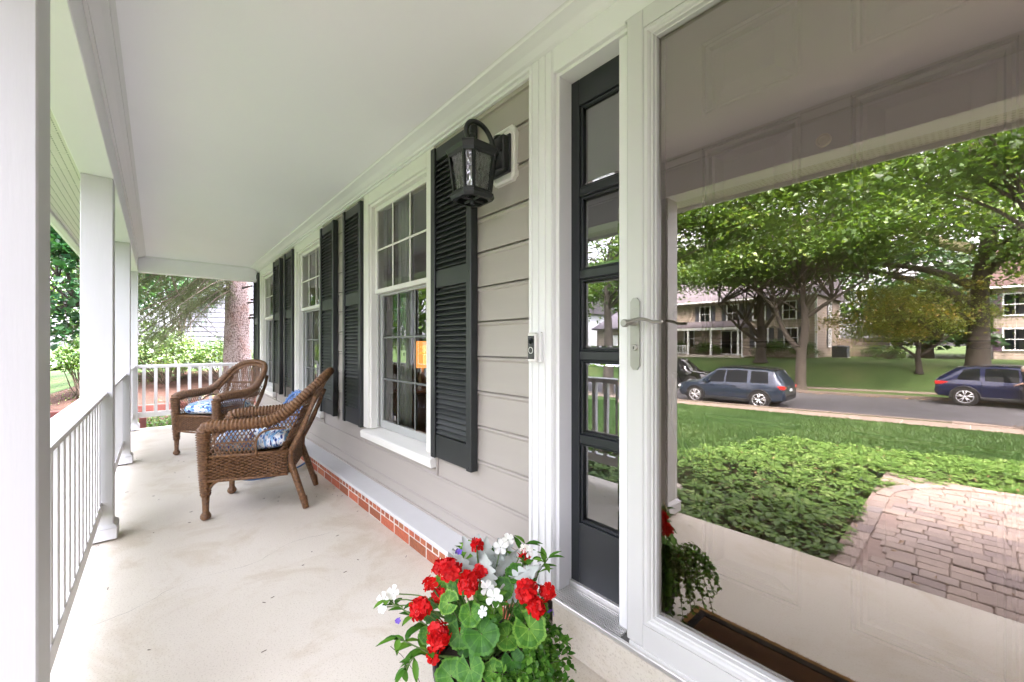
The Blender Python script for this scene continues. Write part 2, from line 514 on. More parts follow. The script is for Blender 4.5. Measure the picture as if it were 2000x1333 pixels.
# ------------------------------------------------------------------ mesh helpers
class MB:
    """Collects shapes; build() links them as ONE mesh object."""

    def __init__(s):
        s.v, s.f = [], []

    def add(s, vs, fs):
        b = len(s.v)
        s.v += [tuple(map(float, p)) for p in vs]
        s.f += [tuple(i + b for i in f) for f in fs]
        return s

    def box(s, x0, x1, y0, y1, z0, z1, c=0.0):
        x0, x1 = min(x0, x1), max(x0, x1)
        y0, y1 = min(y0, y1), max(y0, y1)
        z0, z1 = min(z0, z1), max(z0, z1)
        if c <= 0:
            vs = [(x, y, z) for z in (z0, z1) for y in (y0, y1) for x in (x0, x1)]
            fs = [(0, 2, 3, 1), (4, 5, 7, 6), (0, 1, 5, 4), (2, 6, 7, 3), (0, 4, 6, 2), (1, 3, 7, 5)]
            return s.add(vs, fs)
        c = min(c, (x1 - x0) * .45, (y1 - y0) * .45, (z1 - z0) * .45)
        vs, idx = [], {}
        lo, hi = (x0, y0, z0), (x1, y1, z1)
        for k in range(8):
            sg = [(k >> a) & 1 for a in range(3)]
            for ax in range(3):
                p = []
                for a in range(3):
                    e = hi[a] if sg[a] else lo[a]
                    if a != ax:
                        e += -c if sg[a] else c
                    p.append(e)
                idx[(k, ax)] = len(vs)
                vs.append(p)
        fs = []
        for ax in range(3):
            a, b = (ax + 1) % 3, (ax + 2) % 3
            for sgn in (0, 1):
                q = []
                for (i, j) in ((0, 0), (1, 0), (1, 1), (0, 1)):
                    k = (sgn << ax) | (i << a) | (j << b)
                    q.append(idx[(k, ax)])
                fs.append(tuple(q if sgn else q[::-1]))
            for i in (0, 1):
                for j in (0, 1):
                    k0 = (i << a) | (j << b)
                    k1 = k0 | (1 << ax)
                    q = (idx[(k0, a)], idx[(k1, a)], idx[(k1, b)], idx[(k0, b)])
                    fs.append(q if (i ^ j) else q[::-1])
        for k in range(8):
            q = (idx[(k, 0)], idx[(k, 1)], idx[(k, 2)])
            fs.append(q if bin(k).count('1') % 2 else q[::-1])
        return s.add(vs, fs)

    def tube(s, pts, r, n=8, cap=True, flat=1.0, rot=0.0):
        pts = [Vector(p) for p in pts]
        if not hasattr(r, '__len__'):
            r = [r] * len(pts)
        t0 = (pts[1] - pts[0]).normalized()
        up = Vector((0, 0, 1)) if abs(t0.z) < .9 else Vector((0, 1, 0))
        nrm = t0.cross(up).normalized()
        vs, fs = [], []
        for i, p in enumerate(pts):
            a, b = pts[max(i - 1, 0)], pts[min(i + 1, len(pts) - 1)]
            t = (b - a).normalized()
            nrm = (nrm - t * nrm.dot(t))
            if nrm.length < 1e-6:
                nrm = t.orthogonal()
            nrm.normalize()
            bi = t.cross(nrm)
            for k in range(n):
                an = 2 * PI * k / n + rot
                vs.append(p + nrm * (math.cos(an) * r[i]) + bi * (math.sin(an) * r[i] * flat))
        for i in range(len(pts) - 1):
            for k in range(n):
                k2 = (k + 1) % n
                fs.append((i * n + k, i * n + k2, (i + 1) * n + k2, (i + 1) * n + k))
        if cap:
            fs.append(tuple(range(n - 1, -1, -1)))
            fs.append(tuple((len(pts) - 1) * n + k for k in range(n)))
        return s.add(vs, fs)

    def lathe(s, prof, c=(0, 0, 0), n=24, axis='z', cap=True):
        vs, fs = [], []
        for (r, h) in prof:
            for k in range(n):
                a = 2 * PI * k / n
                x, y = r * math.cos(a), r * math.sin(a)
                p = (x, y, h) if axis == 'z' else ((x, -h, y) if axis == 'y' else (h, x, y))
                vs.append((p[0] + c[0], p[1] + c[1], p[2] + c[2]))
        for i in range(len(prof) - 1):
            for k in range(n):
                k2 = (k + 1) % n
                fs.append((i * n + k, i * n + k2, (i + 1) * n + k2, (i + 1) * n + k))
        if cap:
            fs.append(tuple(range(n - 1, -1, -1)))
            fs.append(tuple((len(prof) - 1) * n + k for k in range(n)))
        return s.add(vs, fs)

    def prism(s, poly, a, b, axis='x'):
        """Closed polygon swept between a and b along an axis; poly holds the two other coordinates in order."""
        def P(u, w, t):
            return {'x': (t, u, w), 'y': (u, t, w), 'z': (u, w, t)}[axis]
        n = len(poly)
        vs = [P(u, w, a) for u, w in poly] + [P(u, w, b) for u, w in poly]
        fs = [(i, (i + 1) % n, n + (i + 1) % n, n + i) for i in range(n)]
        fs += [tuple(range(n - 1, -1, -1)), tuple(range(n, 2 * n))]
        return s.add(vs, fs)

    def build(s, name, mat, parent=None, smooth=False, world=True, loc=None, rot=None, fix=True):
        me = bpy.data.meshes.new(name)
        me.from_pydata(s.v, [], s.f)
        if fix:
            import bmesh
            bm = bmesh.new()
            bm.from_mesh(me)
            bmesh.ops.recalc_face_normals(bm, faces=bm.faces)
            bm.to_mesh(me)
            bm.free()
        if mat:
            me.materials.append(MATS[mat])
        if smooth:
            me.polygons.foreach_set('use_smooth', [True] * len(me.polygons))
            if smooth is not True:
                try:
                    me.set_sharp_from_angle(angle=math.radians(smooth))
                except Exception:
                    pass
        return link(me, name, parent, world, loc, rot)


def link(me, name, parent=None, world=True, loc=None, rot=None):
    o = bpy.data.objects.new(name, me)
    COL.objects.link(o)
    if loc is not None:
        o.location = loc
    if rot is not None:
        o.rotation_euler = rot
    if parent is not None:
        o.parent = parent
        if world:
            o.matrix_parent_inverse = winv(parent)
    return o


def winv(p):
    m = Matrix.Identity(4)
    while p is not None:
        l = Matrix.LocRotScale(p.location, p.rotation_euler, p.scale)
        m = (p.matrix_parent_inverse @ l if p.parent else l) @ m
        p = p.parent
    return m.inverted()


def tag(o, label, cat, group=None, kind=None):
    if label:
        o['label'] = label
    if cat:
        o['category'] = cat
    if group:
        o['group'] = group
    if kind:
        o['kind'] = kind
    return o


def thing(name, label, cat, loc=(0, 0, 0), rz=0.0, group=None):
    o = bpy.data.objects.new(name, None)
    o.empty_display_size = 0.1
    COL.objects.link(o)
    o.location = loc
    o.rotation_euler = (0, 0, rz)
    return tag(o, label, cat, group)


def structure(o, label=None):
    o['kind'] = 'structure'
    if label:
        o['label'] = label
    return o


def copy_tree(o, parent=None):
    c = o.copy()
    COL.objects.link(c)
    if parent is not None:
        inv = o.matrix_parent_inverse.copy()
        c.parent = parent
        c.matrix_parent_inverse = inv
    for ch in list(o.children):
        copy_tree(ch, c)
    return c


def np_mesh(name, V, F, mat, parent=None, rnd=None, smooth=False, world=True, loc=None):
    """Fast mesh from arrays; F is (n,3) or (n,4); rnd is a per-face value read by the leaf materials."""
    V = np.asarray(V, dtype=np.float32).reshape(-1, 3)
    F = np.asarray(F, dtype=np.int32)
    k = F.shape[1]
    me = bpy.data.meshes.new(name)
    me.vertices.add(len(V))
    me.vertices.foreach_set('co', V.ravel())
    me.loops.add(F.size)
    me.loops.foreach_set('vertex_index', F.ravel())
    me.polygons.add(len(F))
    me.polygons.foreach_set('loop_start', np.arange(0, F.size, k, dtype=np.int32))
    me.polygons.foreach_set('loop_total', np.full(len(F), k, dtype=np.int32))
    if smooth:
        me.polygons.foreach_set('use_smooth', np.ones(len(F), dtype=bool))
    me.update(calc_edges=True)
    if rnd is not None:
        a = me.attributes.new('rnd', 'FLOAT', 'FACE')
        a.data.foreach_set('value', np.asarray(rnd, dtype=np.float32))
    me.materials.append(MATS[mat])
    return link(me, name, parent, world, loc)


def norm(a):
    return a / np.maximum(np.linalg.norm(a, axis=-1, keepdims=True), 1e-9)


def leaf_arrays(pos, size, up=None, tilt=0.6, aspect=0.62, fold=0.18, rng=RNG, droop=None):
    """One folded lozenge (two triangles sharing the midrib) for each position."""
    n = len(pos)
    size = np.broadcast_to(size, (n,))[:, None]
    if up is None:
        up = np.tile(np.array([0, 0, 1.0]), (n, 1))
    nr = norm(up + rng.normal(0, tilt, (n, 3)))
    d = rng.normal(0, 1, (n, 3))
    if droop is not None:
        d = norm(d) + np.array([0, 0, -droop])
    d = norm(d - nr * (d * nr).sum(1, keepdims=True))
    sdw = np.cross(nr, d)
    b = pos - d * size * 0.5
    tip = pos + d * size * 0.5
    mid = pos - d * size * 0.08
    l = mid + sdw * size * aspect * 0.5 + nr * size * fold
    r = mid - sdw * size * aspect * 0.5 + nr * size * fold
    V = np.stack([b, l, tip, r], 1).reshape(-1, 3)
    i = np.arange(n)[:, None] * 4
    F = np.concatenate([i + np.array([[0, 2, 1]]), i + np.array([[0, 3, 2]])], 1).reshape(-1, 3)
    return V, F


def leaf_obj(name, pos, size, mat, parent=None, rng=RNG, shade=None, **kw):
    V, F = leaf_arrays(pos, size, rng=rng, **kw)
    c = rng.random(len(pos)) if shade is None else np.clip(shade, 0, 1)
    return np_mesh(name, V, F, mat, parent, rnd=np.repeat(c, 2))


def smoothpath(pts, n=6):
    """Catmull-Rom through the points."""
    P = [Vector(p) for p in pts]
    P = [P[0] * 2 - P[1]] + P + [P[-1] * 2 - P[-2]]
    out = []
    for i in range(1, len(P) - 2):
        for k in range(n):
            t = k / n
            a, b, c, d = P[i - 1], P[i], P[i + 1], P[i + 2]
            out.append(0.5 * ((2 * b) + (c - a) * t + (2 * a - 5 * b + 4 * c - d) * t * t + (3 * b - a - 3 * c + d) * t ** 3))
    out.append(P[-2])
    return out


# ------------------------------------------------------------------ ground and street
YE = -0.36                                             # outer edge of the porch floor


def z_road(x):
    return -1.42 + 0.022 * max(-30, min(30, x))


def sstep(t):
    t = max(0.0, min(1.0, t))
    return t * t * (3 - 2 * t)


def gz(x, y):
    d = -y
    zr = z_road(x)
    if d < 2.6:
        z = -0.30
    elif d < 15.4:
        z = -0.30 + (zr + 0.12 + 0.30) * (0.55 * sstep((d - 2.6) / 12.8) + 0.45 * (d - 2.6) / 12.8)
    elif d < 16.9:
        z = zr + 0.11
    elif d < 25.4:
        z = zr - 0.08
    elif d < 27.8:
        z = zr + 0.12 + (d - 25.4) * 0.04
    else:
        z = zr + 0.216 + (0.0 - zr - 0.216) * sstep((d - 27.8) / 4.0) + 0.18 * sstep((d - 31.7) / 4.5)
    # retained planting bed and rise towards the neighbour's house
    if x < -11.8 and d < 12:
        z += (0.20 + 0.50 * sstep((-11.8 - x) / 3.0)) * sstep((12 - d) / 8.0) * sstep((-0.2 + 3.2 - d) / 2.5)
    return z


def build_ground():
    xs = np.concatenate([[-420, -200, -120, -80], np.unique(np.concatenate([np.arange(-60, 30.1, 1.0), [-11.79, -11.81, -12.5, -13.5, -14.5]])), [40, 60, 90, 140, 250, 420]])
    ys = np.concatenate([[-420, -200, -110, -70, -55, -48], np.arange(-44, 0.1, 0.5), np.arange(1, 12, 2.0), [16, 25, 40, 70, 120, 250, 420]])
    ys = np.unique(np.concatenate([ys, [-16.88, -16.92, -25.38, -25.42, -15.38, -15.42]]))
    V = [(x, y, gz(x, y) - 0.01) for y in ys for x in xs]
    nx = len(xs)
    F = [(j * nx + i, j * nx + i + 1, (j + 1) * nx + i + 1, (j + 1) * nx + i) for j in range(len(ys) - 1) for i in range(nx - 1)]
    o = np_mesh('ground', V, F, 'lawn', smooth=True)
    structure(o, 'green lawn sloping down to the street and rising beyond it')


build_ground()


def street_strip(name, y0, y1, dz, mat, x0=-70, x1=60, step=1.0, thick=0.0, label=None):
    xs = np.arange(x0, x1 + 0.01, step)
    mb = MB()
    V = []
    for x in xs:
        z = z_road(x) + dz
        V += [(x, y0, z), (x, y1, z)]
        if thick:
            V += [(x, y0, z - thick), (x, y1, z - thick)]
    k = 4 if thick else 2
    F = []
    for i in range(len(xs) - 1):
        a, b = i * k, (i + 1) * k
        F.append((a, b, b + 1, a + 1))
        if thick:
            F.append((a + 2, b + 2, b, a))
            F.append((a + 1, b + 1, b + 3, a + 3))
    mb.add(V, F)
    o = mb.build(name, mat)
    return structure(o, label)


street_strip('road', -16.95, -25.35, 0.0, 'asphalt', label='grey asphalt street running past the lawn')
street_strip('kerb', -16.82, -16.96, 0.13, 'pavement', thick=0.3, label='near concrete kerb of the street')
street_strip('kerb_far', -25.34, -25.48, 0.13, 'pavement', thick=0.3, label='far concrete kerb of the street')


def sidewalk(name, y0, y1, dz, x0, x1, label):
    root = street_strip(name, y0, y1, dz - 0.012, 'mortar', x0=x0, x1=x1, label=label)
    # slabs as pieces
    L = 1.5
    me = None
    x = x0
    while x < x1 - 0.1:
        mb = MB()
        mb.box(-L / 2 + 0.008, L / 2 - 0.008, -abs(y1 - y0) / 2, abs(y1 - y0) / 2, -0.05, 0.0, 0.006)
        if me is None:
            o = mb.build('slab', 'pavement', root)
            me = o.data
        else:
            o = link(me, 'slab', root)
        o.location = (x + L / 2, (y0 + y1) / 2, z_road(x + L / 2) + dz)
        o.rotation_euler = (0, -math.atan(0.022), 0)
        x += L
    return root


sidewalk('sidewalk', -15.45, -16.45, 0.13, -24, 6, 'narrow concrete sidewalk between lawn and parked cars')
sidewalk('sidewalk_far', -26.5, -27.5, 0.19, -16, 6, 'concrete sidewalk on the far side of the street')

# ------------------------------------------------------------------ porch floor
XF, XN = -7.86, 3.6                                     # far and near ends of the porch
mb = MB()
mb.box(XF, XN, YE, 1.3, -0.35, 0.0, 0.012)
porch_floor = structure(mb.build('porch_floor', 'porch_concrete'), 'pale beige concrete porch floor')
# thin cracks in the slab, shallow grooves filled with dirt
mb = MB()
cr = smoothpath([(-0.92, 0.45, 0), (-1.02, 0.60, 0), (-1.10, 0.66, 0), (-1.22, 0.69, 0), (-1.37, 0.71, 0), (-1.52, 0.70, 0)], 5)
vs, fs = [], []
for i, p in enumerate(cr):
    w = 0.0011 * (0.4 + random.random())
    j = random.uniform(-.004, .004)
    vs += [(p.x + j, p.y - w + j, 0.0012), (p.x + j, p.y + w + j, 0.0012)]
    if i:
        fs.append((2 * i - 2, 2 * i - 1, 2 * i + 1, 2 * i))
mb.add(vs, fs)
mb.build('hairline_crack', 'soil', porch_floor)
mb = MB()
cr = smoothpath([(-2.45, -0.34, 0), (-2.50, -0.1, 0), (-2.62, 0.12, 0), (-2.60, 0.4, 0), (-2.72, 0.62, 0), (-2.70, 0.85, 0), (-2.78, 1.12, 0)], 7)
vs, fs = [], []
for i, p in enumerate(cr):
    w = 0.0007 * (0.2 + random.random())
    j = random.uniform(-.006, .006)
    vs += [(p.x - w + j, p.y + j, 0.0012), (p.x + w + j, p.y + j, 0.0012)]
    if i:
        fs.append((2 * i - 2, 2 * i - 1, 2 * i + 1, 2 * i))
mb.add(vs, fs)
mb.build('hairline_crack', 'soil', porch_floor)
# loose bits on the floor (dry twigs and seed husks)
for k in range(95):
    x, y = random.uniform(-6, -0.9), random.uniform(-0.3, 1.1)
    if k % 3 == 0:
        y = random.choice((-0.30, 1.08)) + random.uniform(-.04, .04)
    a = random.uniform(0, PI)
    L = random.uniform(0.006, 0.02)
    mb = MB()
    mb.tube([(x, y, 0.002), (x + L * math.cos(a), y + L * math.sin(a), 0.0035)], 0.0014, 5)
    if k == 0:
        bits = mb
    else:
        bits.add(mb.v, mb.f)
o = bits.build('floor_litter', 'twig')
tag(o, 'tiny dry twigs scattered on the porch floor', 'litter', kind='stuff')

# concrete landing under the front door
mb = MB()
mb.box(-1.12, 0.75, 1.19, 1.34, 0.0005, 0.187, 0.015)
landing = structure(mb.build('door_step', 'porch_concrete'), 'low concrete step under the front door')

# ------------------------------------------------------------------ house
house = thing('house', 'grey clapboard house front with white trim behind the porch', 'house', (-3.5, 1.4, 0))
YS, YC = 1.26, 1.225
WIN_R = [-2.09, -4.23, -6.37]                           # right casing edge of each window
WW, WZ0, WZ1 = 1.077, 0.476, 2.366


def hpart(mb, name, mat, smooth=False, parent=None):
    return mb.build(name, mat, parent or house, smooth)


# wall core behind the boards, with holes for windows and the doorway
mb = MB()
edges = [-1.24]
for r in WIN_R:
    edges += [r - 0.06, r - WW + 0.06]
edges.append(-7.93)
for i in range(0, len(edges), 2):
    mb.box(edges[i], edges[i + 1], YS + 0.03, YS + 0.15, -0.3, 2.9)
for r in WIN_R:
    mb.box(r - 0.06, r - WW + 0.06, YS + 0.03, YS + 0.15, -0.3, WZ0 + 0.04)
    mb.box(r - 0.06, r - WW + 0.06, YS + 0.03, YS + 0.15, WZ1 - 0.04, 2.9)
mb.box(-1.24, 0.95, YS + 0.03, YS + 0.15, 2.33, 2.9)
mb.box(0.70, XN, YS + 0.03, YS + 0.15, -0.3, 2.9)
mb.box(-7.93, -7.81, YS + 0.15, 9, -0.3, 5.4)
mb.box(XN, XN + .12, YS + 0.15, 8.9, -0.3, 5.4)
mb.box(-7.93, XN, 8.9, 9, -0.3, 5.4)
mb.box(-7.93, XN, YS + 0.03, YS + 0.15, 2.9, 5.4)
hpart(mb, 'wall', 'siding_trim')
mb = MB()
mb.prism([(0.7, 5.4), (5.2, 7.6), (9.6, 5.4)], -8.3, XN + .4, 'x')
hpart(mb, 'roof', 'roof_shingle')

# unseen wing added beyond the near porch end to cut side light
mb = MB()
mb.box(XN + 0.15, 11.5, -5.2, 8.9, -0.3, 3.1)
hpart(mb, 'light_blocking_wing', 'siding_trim')
mb = MB()
mb.prism([(XN - 0.2, 3.0), (XN - 0.2, 3.12), (8.3, 5.6), (11.9, 3.12), (11.9, 3.0)], -5.6, 1.2, 'y')
hpart(mb, 'wing_roof', 'roof_shingle')  # roof of the added light-cutting wing

# beaded clapboards: one mesh of unit length, scaled along the wall
E0, PITCH = 0.252, 0.178


def board_mesh(h):
    mb = MB()
    prof = [(0.0, 0.0), (-0.013, 0.0), (-0.0135, 0.004), (-0.004, h - 0.026), (-0.005, h - 0.022), (-0.0105, h - 0.0185), (-0.0125, h - 0.012),
            (-0.0105, h - 0.006), (-0.004, h - 0.002), (0.0, h)]
    mb.prism([(YS + a, b) for a, b in prof], 0, 1, 'x')
    me = bpy.data.meshes.new('siding_board')
    me.from_pydata(mb.v, [], mb.f)
    me.materials.append(MATS['siding'])
    return me


BM = board_mesh(PITCH - 0.0035)
BM0 = board_mesh(0.095)
runs_hi = [(-1.275, -2.09), (-3.167, -4.23), (-5.307, -6.37), (-7.447, -7.93)]


def put_board(me, a, b, z, h=None):
    o = link(me, 'siding_board', house)
    o.location = (b, 0, z)
    o.scale = (a - b, 1, 1 if h is None else h)
    return o


for k in range(-1, 12):
    z = E0 + PITCH * k
    if k == -1:
        put_board(BM0, -1.275, -7.93, 0.155)
        continue
    if z > WZ1 - 0.01:
        break
    hh = min(1.0, (2.372 - z) / PITCH)
    if z + PITCH < WZ0 + 0.06:
        put_board(BM, -1.275, -3.17, z)
        put_board(BM, -3.171, -5.4, z)
        put_board(BM, -5.401, -7.93, z)
    else:
        for a, b in runs_hi:
            put_board(BM, a, b, z, hh)
        if z < WZ0:
            for r in WIN_R:
                put_board(BM, r - 0.0005, r - WW + 0.0005, z, (WZ0 - z - 0.002) / PITCH)
# right of the door (seen only from other positions)
for k in range(0, 12):
    z = E0 + PITCH * k
    put_board(BM, XN, 0.722, z, min(1.0, (2.372 - z) / PITCH))

# J-channels round the boards
mb = MB()
for a, b in runs_hi:
    mb.box(a, b, YS - 0.022, YS - 0.004, 2.352, 2.374, 0.003)
mb.box(-1.262, -1.280, YS - 0.024, YS - 0.002, 0.15, 2.372, 0.004)
for r in WIN_R:
    mb.box(r - 0.002, r + 0.016, YS - 0.022, YS - 0.003, WZ0 - 0.05, 2.352, 0.003)
    mb.box(r - WW + 0.002, r - WW - 0.016, YS - 0.022, YS - 0.003, WZ0 - 0.05, 2.352, 0.003)
    mb.box(r + 0.016, r - WW - 0.016, YS - 0.021, YS - 0.003, WZ0 - 0.035, WZ0 - 0.012, 0.003)
hpart(mb, 'siding_channel', 'siding_trim')

# frieze, crown moulding and ledge
mb = MB()
mb.box(-7.95, XN, YC - 0.004, YS + 0.03, 2.372, 2.46, 0.003)
hpart(mb, 'frieze_board', 'white_trim')
mb = MB()
ycr = YC - 0.006
mb.prism([(ycr, 2.385), (ycr - 0.012, 2.387), (ycr - 0.014, 2.398), (ycr - 0.03, 2.402), (ycr - 0.055, 2.415), (ycr - 0.085, 2.424), (ycr - 0.1, 2.428), (ycr - 0.104, 2.436), (ycr - 0.112, 2.4385), (ycr, 2.4385)], -7.62, XN, 'x')
hpart(mb, 'crown_moulding', 'white_trim')
mb = MB()
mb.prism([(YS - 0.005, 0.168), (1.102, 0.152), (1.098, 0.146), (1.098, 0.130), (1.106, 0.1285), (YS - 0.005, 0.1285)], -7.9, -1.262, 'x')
hpart(mb, 'ledge_board', 'white_paint_dimmed')
mb = MB()
mb.box(-7.9, -1.262, YS - 0.024, YS - 0.004, 0.158, 0.176, 0.003)
hpart(mb, 'starter_strip', 'siding_trim')

# brick base: rowlock course over stretchers
mb = MB()
mb.box(-7.88, -1.2, 1.1318, 1.25, 0.0005, 0.128)
base = hpart(mb, 'brick_base', 'mortar')


def brick_mesh(w, d, h, c=0.003):
    mb = MB()
    mb.box(-w / 2, w / 2, -d / 2, d / 2, -h / 2, h / 2, c)
    me = bpy.data.meshes.new('brick')
    me.from_pydata(mb.v, [], mb.f)
    me.materials.append(MATS['brick_red'])
    return me


RB = [brick_mesh(0.0555 + dw, 0.05, 0.060) for dw in (0, 0.0012, -0.0012)]
SB = [brick_mesh(0.189 + dw, 0.05, 0.058) for dw in (0, 0.002, -0.002)]
x = -1.235
k = 0
while x > -7.85:
    o = link(random.choice(RB), 'brick', base)
    o.location = (x, 1.1545 + random.uniform(-.002, .002), 0.0965 + random.uniform(-.001, .001))
    o.rotation_euler = (0, random.uniform(-.012, .012), 0)
    x -= 0.0677
x = -1.30
while x > -7.8:
    o = link(random.choice(SB), 'brick', base)
    o.location = (x, 1.1545 + random.uniform(-.002, .002), 0.0315)
    x -= 0.2031

# ------------------------------------------------------------------ windows (six over nine)
def window(r, idx):
    """r: world x of the right casing edge. One part of the house with its own pieces."""
    L, R = r - WW, r
    c = 0.003
    mb = MB()
    mb.box(R - 0.09, R, YC, YS + 0.06, WZ0 + 0.075, WZ1 + 0.005, c)
    mb.box(L, L + 0.09, YC, YS + 0.06, WZ0 + 0.075, WZ1 + 0.005, c)
    mb.box(L + 0.09, R - 0.09, YC + .001, YS + 0.06, WZ1 - 0.085, WZ1 + 0.005, c)
    for a in (L + 0.09, R - 0.108):                     # inner stop beads
        mb.box(a, a + 0.018, YC + 0.018, YS + 0.11, WZ0 + 0.075, WZ1 - 0.085, 0.002)
    mb.box(L + 0.108, R - 0.108, YC + 0.018, YS + 0.11, WZ1 - 0.105, WZ1 - 0.085, 0.002)
    w = hpart(mb, 'window', 'cream_vinyl')
    w['label'] = ['nearest tall white sash window beside the wall lantern', 'middle white sash window behind the front wicker chair', 'farthest white sash window near the porch end'][idx]
    mb = MB()
    mb.prism([(YC - 0.022, WZ0), (YC - 0.026, WZ0 + 0.045), (YC - 0.018, WZ0 + 0.052), (YS + 0.10, WZ0 + 0.085), (YS + 0.10, WZ0)], L - 0.004, R + 0.004, 'x')
    mb.build('sill', 'cream_vinyl', w)
    gl, gr = L + 0.108, R - 0.108
    zm = 1.585
    for nm, z0, z1, rows, yy in (('upper_sash', zm + 0.005, WZ1 - 0.106, 2, YC + 0.048), ('lower_sash', WZ0 + 0.082, zm + 0.03, 3, YC + 0.086)):
        fr = 0.034 if rows == 2 else 0.042
        col = 'cream_vinyl' if rows == 2 else 'sash_grey'
        mb = MB()
        mb.box(gl, gl + fr, yy, yy + 0.035, z0, z1, c)
        mb.box(gr - fr, gr, yy, yy + 0.035, z0, z1, c)
        mb.box(gl + fr, gr - fr, yy + .0005, yy + 0.0345, z1 - fr, z1, c)
        mb.box(gl + fr, gr - fr, yy + .0005, yy + 0.0345, z0, z0 + fr * (1.0 if rows == 2 else 1.35), c)
        sash = mb.build(nm, col, w)
        a0, a1 = gl + fr, gr - fr
        b0, b1 = z0 + fr * (1.0 if rows == 2 else 1.35), z1 - fr
        bw, bh = (a1 - a0) / 3, (b1 - b0) / rows
        for i in range(3):
            for j in range(rows):
                pm = MB()
                x0, x1, q0, q1 = a0 + i * bw, a0 + (i + 1) * bw, b0 + j * bh, b0 + (j + 1) * bh
                pm.add([(x0, yy + 0.016, q0), (x1, yy + 0.016, q0), (x1, yy + 0.016, q1), (x0, yy + 0.016, q1)], [(0, 1, 2, 3)])
                pm.build('pane', 'window_glass', w, fix=False)
        for i in (1, 2):
            pm = MB()
            pm.box(a0 + i * bw - 0.007, a0 + i * bw + 0.007, yy + 0.006, yy + 0.014, b0, b1, 0.002)
            pm.build('muntin', 'cream_vinyl' if rows == 2 else 'muntin_grey', w)
        for j in range(1, rows):
            pm = MB()
            pm.box(a0, a1, yy + 0.0065, yy + 0.0135, b0 + j * bh - 0.007, b0 + j * bh + 0.007, 0.002)
            pm.build('muntin', 'cream_vinyl' if rows == 2 else 'muntin_grey', w)
    # half screen frame in front of the lower sash
    mb = MB()
    ys_ = YC + 0.066
    mb.box(gl, gl + 0.016, ys_, ys_ + 0.008, WZ0 + 0.085, zm, 0.001)
    mb.box(gr - 0.016, gr, ys_, ys_ + 0.008, WZ0 + 0.085, zm, 0.001)
    mb.build('screen_frame', 'sash_grey', w)
    return w


pbr('muntin_grey', (0.15, 0.16, 0.155), 0.4, var=0.03)
pbr('sash_grey', (0.42, 0.43, 0.42), 0.4, var=0.03)
for i, r in enumerate(WIN_R):
    window(r, i)

# ------------------------------------------------------------------ louvred shutters
SHW, SHZ0, SHZ1 = 0.404, 0.545, 2.335


def slat_mesh(w):
    mb = MB()
    mb.prism([(-0.002, 0.020), (0.004, 0.0215), (-0.0125, -0.0075), (-0.0185, -0.0075), (-0.0185, -0.003)], -w / 2, w / 2, 'x')
    me = bpy.data.meshes.new('slat')
    me.from_pydata(mb.v, [], mb.f)
    me.materials.append(MATS['shutter_paint'])
    return me


SLAT = slat_mesh(SHW - 0.088)


def shutter(xr, label):
    """xr: world x of the right edge."""
    xl = xr - SHW
    y0, y1 = YS - 0.016 - 0.044, YS - 0.016
    mb = MB()
    st = 0.044
    mb.box(xl, xl + st, y0, y1, SHZ0, SHZ1, 0.003)
    mb.box(xr - st, xr, y0, y1, SHZ0, SHZ1, 0.003)
    for (a, b) in ((SHZ0 + 0.004, SHZ0 + 0.135), (1.525, 1.625), (SHZ1 - 0.075, SHZ1 - 0.004)):
        mb.box(xl + st, xr - st, y0 + 0.010, y1, a, b, 0.002)
    mb.box(xl + st, xr - st, y1 - 0.008, y1 - 0.002, SHZ0 + .01, SHZ1 - 0.01)
    for zz in (SHZ0 + 0.02, 1.575, SHZ1 - 0.02):        # screw heads
        for xx in (xl + st / 2, xr - st / 2):
            mb.lathe([(0.005, 0), (0.004, 0.002), (0.0, 0.0028)], (xx, y0, zz), 8, 'y', cap=False)
    s = hpart(mb, 'shutter', 'shutter_paint')
    s['label'] = label
    z = SHZ0 + 0.15
    while z < SHZ1 - 0.095:
        if not 1.505 < z < 1.635:
            o = link(SLAT, 'slat', s)
            o.location = ((xl + xr) / 2, y0 + 0.028, z + random.uniform(-.0008, .0008))
            o.rotation_euler = (random.uniform(-.05, .05), random.uniform(-.003, .003), 0)
        z += 0.0295


SHL = [('nearest dark green shutter under the wall lantern', 'dark shutter on the far side of the nearest window'),
       ('dark shutter on the near side of the middle window', 'dark shutter on the far side of the middle window'),
       ('dark shutter on the near side of the farthest window', 'last dark shutter at the porch end')]
for i, r in enumerate(WIN_R):
    shutter(r + SHW + 0.004, SHL[i][0])
    shutter(r - WW - 0.006, SHL[i][1])

# ------------------------------------------------------------------ doorway: casing, sidelight, doors
mb = MB()
# left casing, fluted face
mb.box(-1.262, -1.118, 1.205, YS + 0.03, 0.19, 2.40, 0.003)
for a, b in ((-1.254, -1.236), (-1.214, -1.196), (-1.176, -1.158), (-1.138, -1.122)):
    mb.box(a, b, 1.199, 1.2055, 0.20, 2.395, 0.0025)
# jamb return and stop
mb.box(-1.118, -1.100, 1.222, 1.36, 0.19, 2.315, 0.002)
# head casing and head jamb
mb.box(-1.118, 0.592, 1.205, YS + 0.03, 2.30, 2.40, 0.003)
mb.box(-1.100, 0.574, 1.222, 1.36, 2.285, 2.3, 0.002)
# post between sidelight and doors
mb.box(-0.826, -0.70, 1.232, 1.36, 0.19, 2.285, 0.003)
# right casing
mb.box(0.592, 0.72, 1.205, YS + 0.03, 0.19, 2.40, 0.003)
mb.box(0.574, 0.592, 1.222, 1.36, 0.19, 2.315, 0.002)
mb.box(0.20, 0.30, 1.232, 1.36, 0.19, 2.285, 0.003)
hpart(mb, 'door_casing', 'white_trim')

